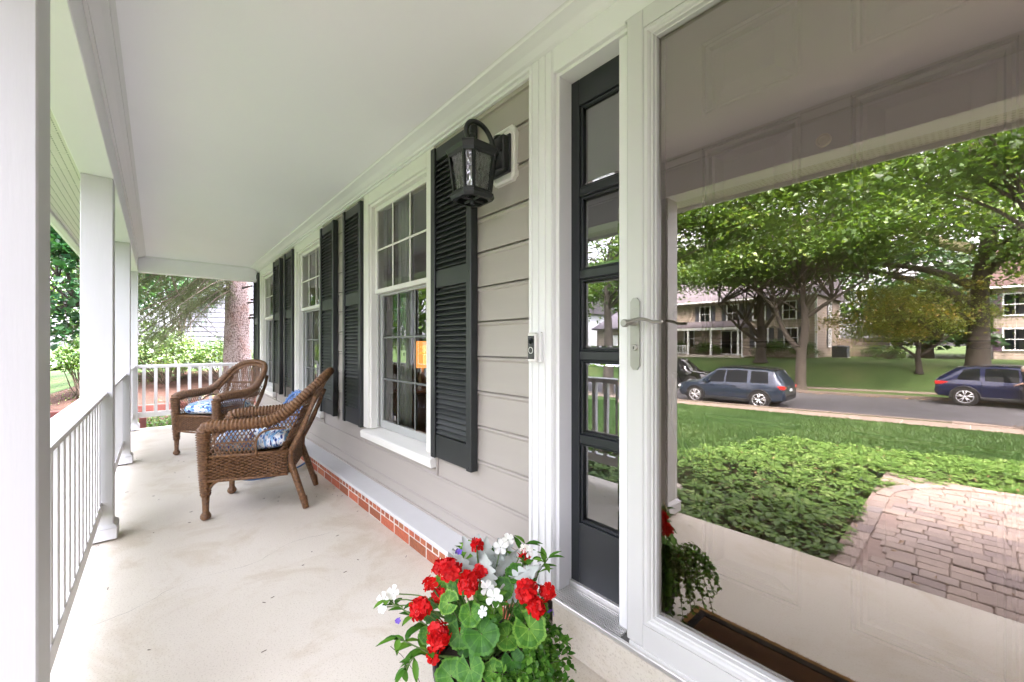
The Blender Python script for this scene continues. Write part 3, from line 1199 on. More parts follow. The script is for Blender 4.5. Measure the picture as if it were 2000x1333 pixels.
pbr('aluminium_groove_shade', (0.10, 0.098, 0.092), 0.5, metal=0.4, var=0.08, vscale=12)  # threshold base darkened so gaps between its ridges look shaded
mb = MB()
mb.box(-1.115, 0.70, 1.184, 1.3, 0.187, 0.200, 0.002)
th = hpart(mb, 'threshold', 'aluminium_groove_shade')
mb = MB()
for k in range(10):
    y = 1.188 + k * 0.0106
    mb.box(-1.115, -0.79, y, y + 0.0060, 0.2, 0.2055)
mb.box(-1.262, 0.72, 1.170, 1.1838, 0.1875, 0.2045, 0.002)
mb.build('ridge', 'aluminium', th)

# sidelight: charcoal frame, five panes
YP = 1.296
sx0, sx1 = -1.100, -0.826
mb = MB()
fr, zf = 0.058, [0.205, 0.62, 0.945, 1.265, 1.585, 1.905, 2.17, 2.285]
px0, px1 = sx0 + 0.042, sx1 - 0.040
mb.box(sx0, px0, YP, YP + 0.045, 0.225, 2.285, 0.002)
mb.box(px1, sx1, YP, YP + 0.045, 0.225, 2.285, 0.002)
zb = [0.485, 0.815, 1.155, 1.485, 1.822, 2.165]         # pane boundaries
mb.box(px0, px1, YP + .0005, YP + 0.0445, 0.225, zb[0] - 0.012, 0.002)
mb.box(px0, px1, YP + .0005, YP + 0.0445, zb[-1] + 0.012, 2.285, 0.002)
for z in zb[1:-1]:
    mb.box(px0, px1, YP + .0005, YP + 0.0445, z - 0.019, z + 0.019, 0.004)
side = hpart(mb, 'sidelight', 'charcoal_paint')
side['label'] = 'narrow charcoal sidelight with five stacked panes'
mb = MB()
mb.box(sx0, sx1, YP - 0.012, YP + 0.03, 0.2005, 0.225, 0.002)
mb.build('sidelight_sill', 'aluminium', side)
for i in range(5):
    a = zb[i] + (0.019 if i else -0.012)
    b = zb[i + 1] - (0.019 if i < 4 else -0.012)
    bead = MB()
    for (u0, u1, w0, w1) in ((px0, px0 + 0.009, a, b), (px1 - 0.009, px1, a, b), (px0 + 0.009, px1 - 0.009, a, a + 0.009), (px0 + 0.009, px1 - 0.009, b - 0.009, b)):
        bead.box(u0, u1, YP + 0.010, YP + 0.03, w0, w1, 0.003)
    bead.build('glazing_bead', 'charcoal_paint', side)
    # bevelled pane: flat centre, sloping rim
    pm = MB()
    x0, x1 = px0 + 0.009, px1 - 0.009
    a, b = a + 0.009, b - 0.009
    e = 0.012
    pm.add([(x0, YP + 0.024, a), (x1, YP + 0.024, a), (x1, YP + 0.024, b), (x0, YP + 0.024, b),
            (x0 + e, YP + 0.021, a + e), (x1 - e, YP + 0.021, a + e), (x1 - e, YP + 0.021, b - e), (x0 + e, YP + 0.021, b - e)],
           [(4, 5, 6, 7), (0, 1, 5, 4), (1, 2, 6, 5), (2, 3, 7, 6), (3, 0, 4, 7)])
    pm.build('pane', 'side_glass', side, fix=False)
mb = MB()
mb.box(sx0, sx1, 1.8, 1.82, 0.2, 2.3)
mb.build('sidelight_curtain', 'interior_wall', side)

s2 = copy_tree(side, house)                             # matching sidelight on the other side of the doors
s2.location = (1.40, 0, 0)
s2['label'] = 'matching charcoal sidelight beyond the storm door'

# storm door
SDX0, SDX1, SDZ0, SDZ1 = -0.764, 0.20, 0.2155, 2.29
YF, YG = 1.184, 1.2243
mb = MB()
stl = 0.062
mb.box(SDX0, SDX0 + stl, YF, YF + 0.036, SDZ0, SDZ1, 0.004)
mb.box(SDX1 - stl, SDX1, YF, YF + 0.036, SDZ0, SDZ1, 0.004)
mb.box(SDX0 + stl, SDX1 - stl, YF + .0004, YF + 0.0356, SDZ0, SDZ0 + 0.075, 0.0)
mb.box(SDX0 + stl, SDX1 - stl, YF + .0004, YF + 0.0356, SDZ1 - 0.062, SDZ1, 0.0)
storm = hpart(mb, 'storm_door', 'storm_white')
storm['label'] = 'white full-glass storm door mirroring the street'


def frame_loop(x0, x1, z0, z1, prof):
    """Mitred moulding: prof is a list of (inset, y)."""
    mb = MB()
    vs, fs = [], []
    for (i, y) in prof:
        vs += [(x0 + i, y, z0 + i), (x1 - i, y, z0 + i), (x1 - i, y, z1 - i), (x0 + i, y, z1 - i)]
    for k in range(len(prof) - 1):
        for j in range(4):
            j2 = (j + 1) % 4
            fs.append((4 * k + j, 4 * k + j2, 4 * k + 4 + j2, 4 * k + 4 + j))
    mb.add(vs, fs)
    return mb


gm = frame_loop(SDX0 + stl, SDX1 - stl, SDZ0 + 0.075, SDZ1 - 0.062,
                [(0.0, YF + 0.003), (0.0015, YF + 0.006), (0.003, YF + 0.0015), (0.014, YF + 0.001), (0.019, YF + 0.006), (0.022, YF + 0.012), (0.027, YF + 0.013), (0.030, YF + 0.024), (0.033, YF + 0.025), (0.034, YG + 0.004)])
gm.build('glass_moulding', 'storm_white', storm)
pm = MB()
gx0, gx1, gz0, gz1 = SDX0 + stl + 0.0335, SDX1 - stl - 0.0335, SDZ0 + 0.1085, SDZ1 - 0.0955
pm.add([(gx0, YG, gz0), (gx1, YG, gz0), (gx1, YG, gz1), (gx0, YG, gz1)], [(0, 1, 2, 3)])
pm.build('glass', 'storm_glass', storm, fix=False)
# weather strip at the bottom and closer bracket tip at the top corner
mb = MB()
mb.box(SDX0 + 0.01, SDX1, YF - 0.002, YF + 0.03, SDZ0 - 0.013, SDZ0 - 0.0005, 0.002)
mb.build('bottom_sweep', 'storm_white', storm)
mb = MB()
mb.box(SDX0 - 0.012, SDX0 + 0.5, YF + 0.008, YF + 0.03, SDZ1 + 0.001, SDZ1 + 0.008, 0.001)
mb.build('drip_cap', 'storm_white', storm)
# handle set: plate, lever, key cylinder
hx, hz = -0.728, 1.235
mb = MB()
pl = []
for (a, b) in ((-0.017, -0.105), (-0.007, -0.118), (0.007, -0.118), (0.017, -0.105), (0.017, 0.105), (0.007, 0.118), (-0.007, 0.118), (-0.017, 0.105)):
    pl.append((hx + a, hz + b))
mb.prism(pl, YF - 0.007, YF - 0.0005, 'y')
hd = mb.build('handle_plate', 'nickel', storm)
mb = MB()
mb.tube(smoothpath([(hx, YF - 0.007, hz + 0.036), (hx, YF - 0.035, hz + 0.036), (hx - 0.006, YF - 0.045, hz + 0.036)], 4), 0.010, 10)
mb.tube(smoothpath([(hx - 0.013, YF - 0.046, hz + 0.034), (hx + 0.004, YF - 0.047, hz + 0.036), (hx + 0.03, YF - 0.046, hz + 0.045), (hx + 0.06, YF - 0.045, hz + 0.043), (hx + 0.085, YF - 0.044, hz + 0.034), (hx + 0.115, YF - 0.043, hz + 0.034)], 5), [0.0085] * 5 + [0.007] * 20 + [0.005], 10, flat=0.75)
mb.lathe([(0.013, 0), (0.013, 0.012), (0.010, 0.016), (0, 0.016)], (hx - 0.012, YF - 0.04, hz + 0.034), 14, 'y')
mb.build('lever', 'nickel', storm, smooth=40)
mb = MB()
mb.lathe([(0.011, 0), (0.011, 0.006), (0.009, 0.008), (0.0, 0.008)], (hx, YF - 0.007, hz - 0.045), 16, 'y')
cy = mb.build('lock_cylinder', 'nickel', storm, smooth=40)
mb = MB()
mb.box(hx - 0.0012, hx + 0.0012, YF - 0.0158, YF - 0.0152, hz - 0.05, hz - 0.041)
mb.build('keyhole', 'black_plastic', storm)
mb = MB()
vs = [(hx + 0.010 * math.cos(a), YF - 0.0073, hz + 0.078 + 0.004 * math.sin(a)) for a in np.linspace(0, 2 * PI, 20, endpoint=False)]
mb.tube(vs + [vs[0]], 0.0006, 4)
mb.build('engraved_oval', 'nickel', storm)

# inner front door behind the glass: slab with six raised panels
YD = 1.315
DX0, DX1, DZ0, DZ1 = -0.695, 0.19, 0.235, 2.28
mb = MB()
rails = [DZ0, DZ0 + 0.24, 0.98, 1.19, 1.83, 1.935, 2.165, DZ1]
lx = [DX0, DX0 + 0.125, -0.305, -0.20, DX1 - 0.125, DX1]
for (a, b) in ((lx[0], lx[1]), (lx[2], lx[3]), (lx[4], lx[5])):
    mb.box(a, b, YD, YD + 0.044, DZ0, DZ1)
for (a, b) in ((lx[1], lx[2]), (lx[3], lx[4])):
    for (c, d) in ((rails[0], rails[1]), (rails[2], rails[3]), (rails[4], rails[5]), (rails[6], rails[7])):
        mb.box(a, b, YD, YD + 0.044, c, d)
door = hpart(mb, 'entry_door', 'entry_door')
door['label'] = 'taupe six-panel front door behind the storm glass'
for (a, b) in ((lx[1], lx[2]), (lx[3], lx[4])):
    for (c, d) in ((rails[1], rails[2]), (rails[3], rails[4]), (rails[5], rails[6])):
        pmb = frame_loop(a, b, c, d, [(0, YD), (0.003, YD + 0.012), (0.009, YD + 0.006), (0.016, YD + 0.010), (0.019, YD + 0.030), (0.028, YD + 0.030), (0.064, YD + 0.004), (0.068, YD + 0.0035)])
        n0 = len(pmb.v)
        pmb.f.append((n0 - 4, n0 - 3, n0 - 2, n0 - 1))
        pmb.build('panel', 'entry_door', door)
mb = MB()
mb.lathe([(0.017, 0), (0.017, 0.004), (0.013, 0.0055), (0.011, 0.003), (0.006, 0.002), (0, 0.004)], (-0.255, YD, 1.735), 20, 'y')
mb.build('peephole', 'brass', door, smooth=40)
# lock: round deadbolt, grip handle, keypad with ringed buttons
mb = MB()
mb.lathe([(0.032, 0), (0.032, 0.010), (0.027, 0.016), (0.016, 0.017), (0.014, 0.024), (0, 0.025)], (-0.632, YD, 1.30), 24, 'y')
mb.build('deadbolt', 'nickel', door, smooth=40)
mb = MB()
mb.tube(smoothpath([(-0.642, YD - 0.005, 1.06), (-0.64, YD - 0.03, 1.085), (-0.632, YD - 0.055, 1.10), (-0.624, YD - 0.065, 1.07), (-0.632, YD - 0.062, 1.02), (-0.634, YD - 0.055, 0.96), (-0.625, YD - 0.045, 0.90), (-0.615, YD - 0.03, 0.86), (-0.61, YD - 0.004, 0.83)], 5), [0.010] * 10 + [0.008] * 15 + [0.010] * 8 + [0.014] * 8, 10)
mb.build('grip_handle', 'nickel', door, smooth=60)
mb = MB()
mb.prism([(-0.655, 0.68), (-0.585, 0.68), (-0.596, 0.80), (-0.64, 0.86), (-0.652, 0.80)], YD - 0.012, YD - 0.0005, 'y')
mb.build('lower_escutcheon', 'nickel', door)
kp = MB()
kp.box(-0.60, -0.54, YD - 0.014, YD - 0.001, 0.775, 0.865, 0.004)
kpo = kp.build('keypad', 'entry_door', door)
for i in range(3):
    for j in range(4):
        c = (-0.588 + i * 0.018, YD - 0.015, 0.79 + j * 0.020)
        ring = [(c[0] + 0.0058 * math.cos(a), c[1], c[2] + 0.0058 * math.sin(a)) for a in np.linspace(0, 2 * PI, 15)]
        rb = MB()
        rb.tube(ring, 0.0017, 5, cap=False)
        rb.build('button_ring', 'white_paint', door)
mb = MB()
mb.box(DX0 - 0.05, DX1 + 0.05, 1.2285, 1.40, 0.2005, 0.232, 0.004)
hpart(mb, 'oak_sill', 'oak')

# rooms behind the windows
mb = MB()
mb.box(-7.8, 3.1, 4.6, 4.7, 0.1, 2.7)
mb.box(-7.8, 3.1, 1.42, 4.6, 0.1, 0.2)
mb.box(-7.8, 3.1, 1.42, 4.6, 2.62, 2.7)
mb.box(-1.28, -1.2, 1.42, 4.6, 0.2, 2.62)
rm = hpart(mb, 'room', 'interior_wall')
for i, r in enumerate(WIN_R):
    for (a, b) in ((r - 0.33, r - 0.12), (r - WW + 0.10, r - WW + 0.33)):
        mb = MB()
        n = 30
        vs, fs = [], []
        for k in range(n + 1):
            x = a + (b - a) * k / n
            y = 1.47 + 0.018 * math.sin(k * 1.35 + i) + 0.006 * math.sin(k * 3.1)
            vs += [(x, y, 0.25), (x, y + 0.004, 2.35)]
            if k:
                fs.append((2 * k - 2, 2 * k, 2 * k + 1, 2 * k - 1))
        mb.add(vs, fs)
        mb.build('curtain', 'curtain', house, smooth=True)
lamp = thing('table_lamp', 'lit orange-shaded table lamp seen through the nearest window', 'lamp', (-4.45, 2.45, 0.2))
mb = MB()
mb.lathe([(0.17, 0.72), (0.12, 1.04)], (0, 0, 0), 28, cap=False)
mb.build('lamp_shade', 'lamp_shade_lit', lamp, smooth=True, world=False)
mb = MB()
mb.lathe([(0.07, 0.45), (0.075, 0.47), (0.03, 0.5), (0.05, 0.58), (0.02, 0.68), (0.012, 0.80)], (0, 0, 0), 20)
mb.build('lamp_base', 'brass', lamp, smooth=True, world=False)
tb = thing('side_table', 'small dark table carrying the lamp indoors', 'table', (-4.45, 2.45, 0.2))
mb = MB()
mb.box(-0.25, 0.25, -0.25, 0.25, 0.42, 0.45, 0.005)
mb.build('table_top', 'interior_floor', tb, world=False)
for sx in (-.21, .21):
    for sy in (-.21, .21):
        mb = MB()
        mb.box(sx - .02, sx + .02, sy - .02, sy + .02, 0, .42, .003)
        mb.build('leg', 'interior_floor', tb, world=False)

# ------------------------------------------------------------------ porch roof: ceiling, beams, soffit
roof = thing('porch_roof', 'smooth white porch ceiling with boxed beams and soffit', 'porch roof', (-3, 0.4, 2.2))
mb = MB()
mb.box(-7.62, XN, -0.19, YC - 0.004, 2.44, 2.47)
mb.build('ceiling', 'white_ceiling', roof)
mb = MB()
BI, BO, BZ = -0.196, -0.345, 2.215
mb.box(-7.79, XN, BO, BI, BZ, 2.5, 0.004)
mb.build('front_beam', 'white_ceiling', roof)
mb = MB()
mb.box(-7.785, -7.645, BI + .0005, YC - 0.006, BZ + 0.001, 2.5, 0.004)
mb.build('end_beam', 'white_ceiling', roof)
mb = MB()
mb.prism([(BI + 0.0005, 2.395), (BI + 0.012, 2.397), (BI + 0.014, 2.407), (BI + 0.045, 2.416), (BI + 0.066, 2.425), (BI + 0.068, 2.433), (BI + 0.084, 2.4385), (BI + 0.0005, 2.4385)], -7.62, XN, 'x')
mb.build('crown_moulding', 'white_trim', roof)
mb = MB()
mb.prism([(-7.6445, 2.42), (-7.63, 2.422), (-7.615, 2.43), (-7.61, 2.4385), (-7.6445, 2.4385)], BI + .08, YC - 0.09, 'y')
mb.build('end_crown', 'white_trim', roof)
# vented soffit: panels with rows of slots
pbr('vent_hole', (0.34, 0.35, 0.31), 0.9, var=0.1)
x = -7.9
k = 0
slot = None
while x < 2.9:
    mb = MB()
    mb.box(x + 0.0005, x + 0.3045, -0.625, BO - 0.003, 2.262, 2.272, 0.002)
    sp = mb.build('soffit_panel', 'cream_vinyl', roof)
    vb = MB()
    for i in range(12):
        for j in range(8):
            xx, yy = x + 0.02 + i * 0.0245, -0.60 + j * 0.032
            vb.box(xx, xx + 0.012, yy, yy + 0.005, 2.2612, 2.2618)
    vb.build('vent_slots', 'vent_hole', sp)
    x += 0.305
mb = MB()
mb.box(-8.0, XN, -0.645, -0.627, 2.235, 2.40, 0.003)
mb.build('fascia', 'white_paint', roof)
mb = MB()
mb.prism([(-0.647, 2.27), (-0.70, 2.275), (-0.735, 2.32), (-0.755, 2.33), (-0.755, 2.40), (-0.647, 2.40)], -8.0, XN, 'x')
mb.build('gutter', 'white_paint', roof)
mb = MB()
mb.prism([(-0.70, 2.402), (1.27, 2.95), (1.27, 2.99), (-0.72, 2.43)], -8.05, XN, 'x')
mb.build('roof_deck', 'roof_shingle', roof)

# ------------------------------------------------------------------ posts and railings
PS = 0.141
PX = [-1.383, -3.468, -5.553, -7.638]
PLAB = ['thick white porch post at the left picture edge', 'second white porch post from the camera', 'third white porch post down the railing', 'white corner post at the far porch end']


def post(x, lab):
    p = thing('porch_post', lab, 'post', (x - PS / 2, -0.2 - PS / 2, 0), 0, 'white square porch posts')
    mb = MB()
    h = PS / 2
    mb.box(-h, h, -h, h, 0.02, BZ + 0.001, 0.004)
    mb.build('shaft', 'white_paint_dimmed', p, world=False)
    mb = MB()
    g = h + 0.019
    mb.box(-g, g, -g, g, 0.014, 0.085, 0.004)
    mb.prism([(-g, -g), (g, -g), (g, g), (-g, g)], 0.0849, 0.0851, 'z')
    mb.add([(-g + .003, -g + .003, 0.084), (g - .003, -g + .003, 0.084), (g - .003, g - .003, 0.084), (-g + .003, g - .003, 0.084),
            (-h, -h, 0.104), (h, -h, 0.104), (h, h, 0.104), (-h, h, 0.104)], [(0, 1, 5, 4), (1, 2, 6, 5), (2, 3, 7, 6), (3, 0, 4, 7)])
    mb.build('base', 'white_paint_dimmed', p, world=False)
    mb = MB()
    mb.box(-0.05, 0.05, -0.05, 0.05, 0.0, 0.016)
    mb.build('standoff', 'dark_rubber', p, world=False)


for x, l in zip(PX, PLAB):
    post(x, l)
post(0.95, 'white porch post on the near side of the entrance')
post(3.1, 'white porch post at the near porch end')

RZ0, RZ1, RZT0, RZT1 = 0.172, 0.245, 0.868, 0.912


def railing(a, b, lab, axis='x', at=0.0, n=None):
    """Straight railing between two posts: cap, bottom rail, square balusters."""
    mid = (a + b) / 2
    L = abs(b - a)
    loc = (mid, at, 0) if axis == 'x' else (at, mid, 0)
    r = thing('porch_railing', lab, 'railing', loc, 0 if axis == 'x' else PI / 2, 'white porch railings')
    mb = MB()
    mb.prism([(-0.045, RZT0 + 0.022), (-0.045, RZT1 - 0.004), (-0.030, RZT1), (0.030, RZT1), (0.045, RZT1 - 0.004), (0.045, RZT0 + 0.022), (0.022, RZT0 + 0.02), (0.022, RZT0), (-0.022, RZT0), (-0.022, RZT0 + 0.02)], -L / 2, L / 2, 'x')
    mb.build('top_rail', 'white_paint', r, world=False)
    mb = MB()
    mb.box(-L / 2, L / 2, -0.022, 0.022, RZ0, RZ1, 0.003)
    mb.build('bottom_rail', 'white_paint', r, world=False)
    n = n or round(L / 0.124)
    me = None
    for k in range(n):
        if me is None:
            mb = MB()
            mb.box(-0.0185, 0.0185, -0.0185, 0.0185, RZ1 - 0.01, RZT0 + 0.01, 0.002)
            o = mb.build('baluster', 'white_paint', r, world=False)
            me = o.data
        else:
            o = link(me, 'baluster', r, world=False)
        o.location = (-L / 2 + (k + 0.5) * L / n, 0, 0)


PCY = -0.2 - PS / 2
railing(PX[1], PX[0] - PS, 'white railing section nearest the camera on the left', 'x', PCY)
railing(PX[2], PX[1] - PS, 'white railing between the second and third posts', 'x', PCY)
railing(PX[3], PX[2] - PS, 'white railing between the third and the corner post', 'x', PCY)
railing(-0.2, 1.185, 'white railing across the far porch end behind the chairs', 'y', -7.71)
railing(0.95, 2.95, 'white railing beyond the entrance opening', 'x', PCY)
# ------------------------------------------------------------------ wall lantern
LX = -1.462
lan = thing('wall_lantern', 'black wall lantern with rippled glass on a white block', 'lantern', (LX, YS - 0.02, 2.09))


def octa(a, b, c):
    return [(-a, -b + c), (-a + c, -b), (a - c, -b), (a, -b + c), (a, b - c), (a - c, b), (-a + c, b), (-a, b - c)]


def loft(mb, rings, cap0=True, cap1=True):
    n = len(rings[0])
    vs = [p for r in rings for p in r]
    fs = []
    for i in range(len(rings) - 1):
        for k in range(n):
            k2 = (k + 1) % n
            fs.append((i * n + k, i * n + k2, (i + 1) * n + k2, (i + 1) * n + k))
    if cap0:
        fs.append(tuple(range(n - 1, -1, -1)))
    if cap1:
        fs.append(tuple((len(rings) - 1) * n + k for k in range(n)))
    return mb.add(vs, fs)


LY = 1.052


def oring(a, b, c, z):
    return [(LX + x, LY + y, z) for x, y in octa(a, b, c)]


mb = MB()
hw, hh = 0.082, 0.128                                   # white mounting block with notched corners
ol = [(-hw, -hh + .02), (-hw + .012, -hh + .012), (-hw + .02, -hh), (hw - .02, -hh), (hw - .012, -hh + .012), (hw, -hh + .02),
      (hw, hh - .02), (hw - .012, hh - .012), (hw - .02, hh), (-hw + .02, hh), (-hw + .012, hh - .012), (-hw, hh - .02)]
loft(mb, [[(LX + a * k, y, 2.09 + b * k) for a, b in ol] for k, y in ((1, YS - 0.003), (1, YS - 0.028), (0.93, YS - 0.034), (0.86, YS - 0.034), (0.84, YS - 0.030))])
mb.build('mounting_block', 'cream_vinyl', lan)
mb = MB()
mb.box(LX - 0.055, LX + 0.055, YS - 0.075, YS - 0.031, 2.005, 2.165, 0.006)
mb.box(LX - 0.062, LX + 0.062, YS - 0.044, YS - 0.031, 1.995, 2.175, 0.004)
mb.tube([(LX, YS - 0.05, 2.163), (LX, YS - 0.05, 2.172)], 0.03, 16)
mb.lathe([(0.006, 0), (0.006, 0.006), (0, 0.008)], (LX + 0.04, YS - 0.075, 2.09), 10, 'y')
mb.build('back_plate', 'black_metal', lan, smooth=30)
mb = MB()
arc = smoothpath([(LX, YS - 0.07, 2.05), (LX, YS - 0.085, 2.09), (LX, YS - 0.10, 2.14), (LX, YS - 0.13, 2.178), (LX, YS - 0.17, 2.195), (LX, YS - 0.21, 2.19), (LX, YS - 0.235, 2.165), (LX, YS - 0.24, 2.13), (LX, YS - 0.222, 2.102)], 5)
mb.tube(arc, 0.0115, 12)
mb.build('scroll_arm', 'black_metal', lan, smooth=True)
mb = MB()
mb.lathe([(0.0, 2.140), (0.012, 2.136), (0.017, 2.126), (0.012, 2.115), (0.008, 2.11), (0.016, 2.106), (0.02, 2.098)], (LX, LY, 0), 16)
mb.build('finial', 'black_metal', lan, smooth=True)
mb = MB()
loft(mb, [oring(0.022, 0.022, 0.008, 2.108), oring(0.05, 0.05, 0.02, 2.092), oring(0.092, 0.092, 0.034, 2.064), oring(0.100, 0.100, 0.036, 2.060), oring(0.100, 0.100, 0.036, 2.050), oring(0.090, 0.090, 0.033, 2.036), oring(0.088, 0.088, 0.032, 2.022)])
mb.build('lantern_roof', 'black_metal', lan)
mb = MB()
topr, botr = octa(0.084, 0.084, 0.031), octa(0.068, 0.068, 0.026)
ZT, ZB = 2.024, 1.872
for k in range(8):
    a = (LX + topr[k][0], LY + topr[k][1], ZT)
    b = (LX + botr[k][0], LY + botr[k][1], ZB)
    mb.tube([a, b], 0.0078, 4, rot=PI / 4)
loft(mb, [oring(0.070, 0.070, 0.027, ZB + 0.004), oring(0.077, 0.077, 0.029, ZB - 0.002), oring(0.077, 0.077, 0.029, ZB - 0.010), oring(0.083, 0.083, 0.031, ZB - 0.013), oring(0.083, 0.083, 0.031, ZB - 0.022), oring(0.074, 0.074, 0.028, ZB - 0.034),
          oring(0.060, 0.060, 0.022, ZB - 0.036), oring(0.058, 0.058, 0.022, ZB - 0.004)], False, False)
mb.build('cage', 'black_metal', lan)
mb = MB()
mb.lathe([(0.011, ZB - 0.05), (0.013, ZB - 0.02), (0.006, ZB + 0.0)], (LX, LY, 0), 12)
for a in range(4):
    c, s_ = math.cos(a * PI / 2), math.sin(a * PI / 2)
    mb.tube([(LX, LY, ZB - 0.03), (LX + c * 0.066, LY + s_ * 0.066, ZB - 0.028)], 0.006, 6)
mb.build('bottom_bracket', 'black_metal', lan)
for k in range(8):
    k2 = (k + 1) % 8
    pm = MB()
    q = 0.985
    pm.add([(LX + botr[k][0] * q, LY + botr[k][1] * q, ZB), (LX + botr[k2][0] * q, LY + botr[k2][1] * q, ZB), (LX + topr[k2][0] * q, LY + topr[k2][1] * q, ZT), (LX + topr[k][0] * q, LY + topr[k][1] * q, ZT)], [(0, 1, 2, 3)])
    pm.build('pane', 'lantern_glass', lan, fix=False)
mb = MB()
mb.lathe([(0.013, 1.99), (0.013, 1.96), (0.009, 1.955), (0.012, 1.93), (0.006, 1.89), (0, 1.885)], (LX, LY, 0), 14)
mb.build('candle_bulb', 'white_paint', lan, smooth=True)

# ------------------------------------------------------------------ doorbell
db = thing('video_doorbell', 'slim black and white video doorbell on the door casing', 'doorbell', (-1.19, 1.19, 1.19))
mb = MB()
mb.box(-1.222, -1.165, 1.180, 1.199, 1.125, 1.252, 0.004)
mb.build('wedge_mount', 'white_trim', db)
mb = MB()
mb.box(-1.2185, -1.1725, 1.157, 1.1795, 1.128, 1.249, 0.005)
mb.build('faceplate', 'cream_vinyl', db)
mb = MB()
mb.box(-1.214, -1.177, 1.155, 1.1575, 1.140, 1.236, 0.001)
mb.build('black_face', 'black_plastic', db)
mb = MB()
mb.lathe([(0.012, 0), (0.012, 0.003), (0.009, 0.004), (0.0, 0.005)], (-1.1955, 1.155, 1.215), 18, 'y')
mb.build('camera_lens', 'car_glass', db, smooth=40)
mb = MB()
ring = [(-1.1955 + 0.0125 * math.cos(a), 1.154, 1.176 + 0.0125 * math.sin(a)) for a in np.linspace(0, 2 * PI, 25)]
mb.tube(ring, 0.0016, 6, cap=False)
mb.build('button_ring', 'aluminium', db)

# ------------------------------------------------------------------ wicker armchairs
def ribbed(path, r, pitch=0.014, n=10, amp=0.07, flat=1.0):
    """Wrapped cane tube: resampled path with fine ribs."""
    P = [Vector(p) for p in path]
    seg = [(P[i + 1] - P[i]).length for i in range(len(P) - 1)]
    tot = sum(seg)
    m = max(6, int(tot / (pitch / 4)))
    pts, rr = [], []
    if not hasattr(r, '__len__'):
        r = [r] * len(P)
    i, acc = 0, 0.0
    for k in range(m + 1):
        t = tot * k / m
        while i < len(seg) - 1 and acc + seg[i] < t:
            acc += seg[i]
            i += 1
        u = (t - acc) / max(seg[i], 1e-9)
        pts.append(P[i].lerp(P[i + 1], min(1, u)))
        rr.append((r[i] * (1 - u) + r[i + 1] * u) * (1 + amp * math.sin(2 * PI * k / 4)))
    mb = MB()
    mb.tube(pts, rr, n, flat=flat)
    return mb


def strands(inside, xr, zr, pitch, slope, place, r=0.0044, step=0.02):
    """Two families of diagonal canes over a sheet: place(x, z, side) gives the 3-D point."""
    mb = MB()
    for sg in (1, -1):
        x0 = xr[0] - (zr[1] - zr[0]) / slope
        x1 = xr[1] + (zr[1] - zr[0]) / slope
        k = 0
        xs = np.arange(x0, x1, pitch)
        for xa in xs:
            run = []
            m = int((zr[1] - zr[0]) / step) + 1
            for j in range(m + 1):
                z = zr[0] + (zr[1] - zr[0]) * j / m
                x = xa + sg * (z - zr[0]) / slope
                if inside(x, z):
                    run.append(place(x, z, 0.003 * sg * (1 if j % 2 else -1)))
                else:
                    if len(run) > 1:
                        mb.tube(run, r, 4, cap=False)
                    run = []
            if len(run) > 1:
                mb.tube(run, r, 4, cap=False)
    return mb


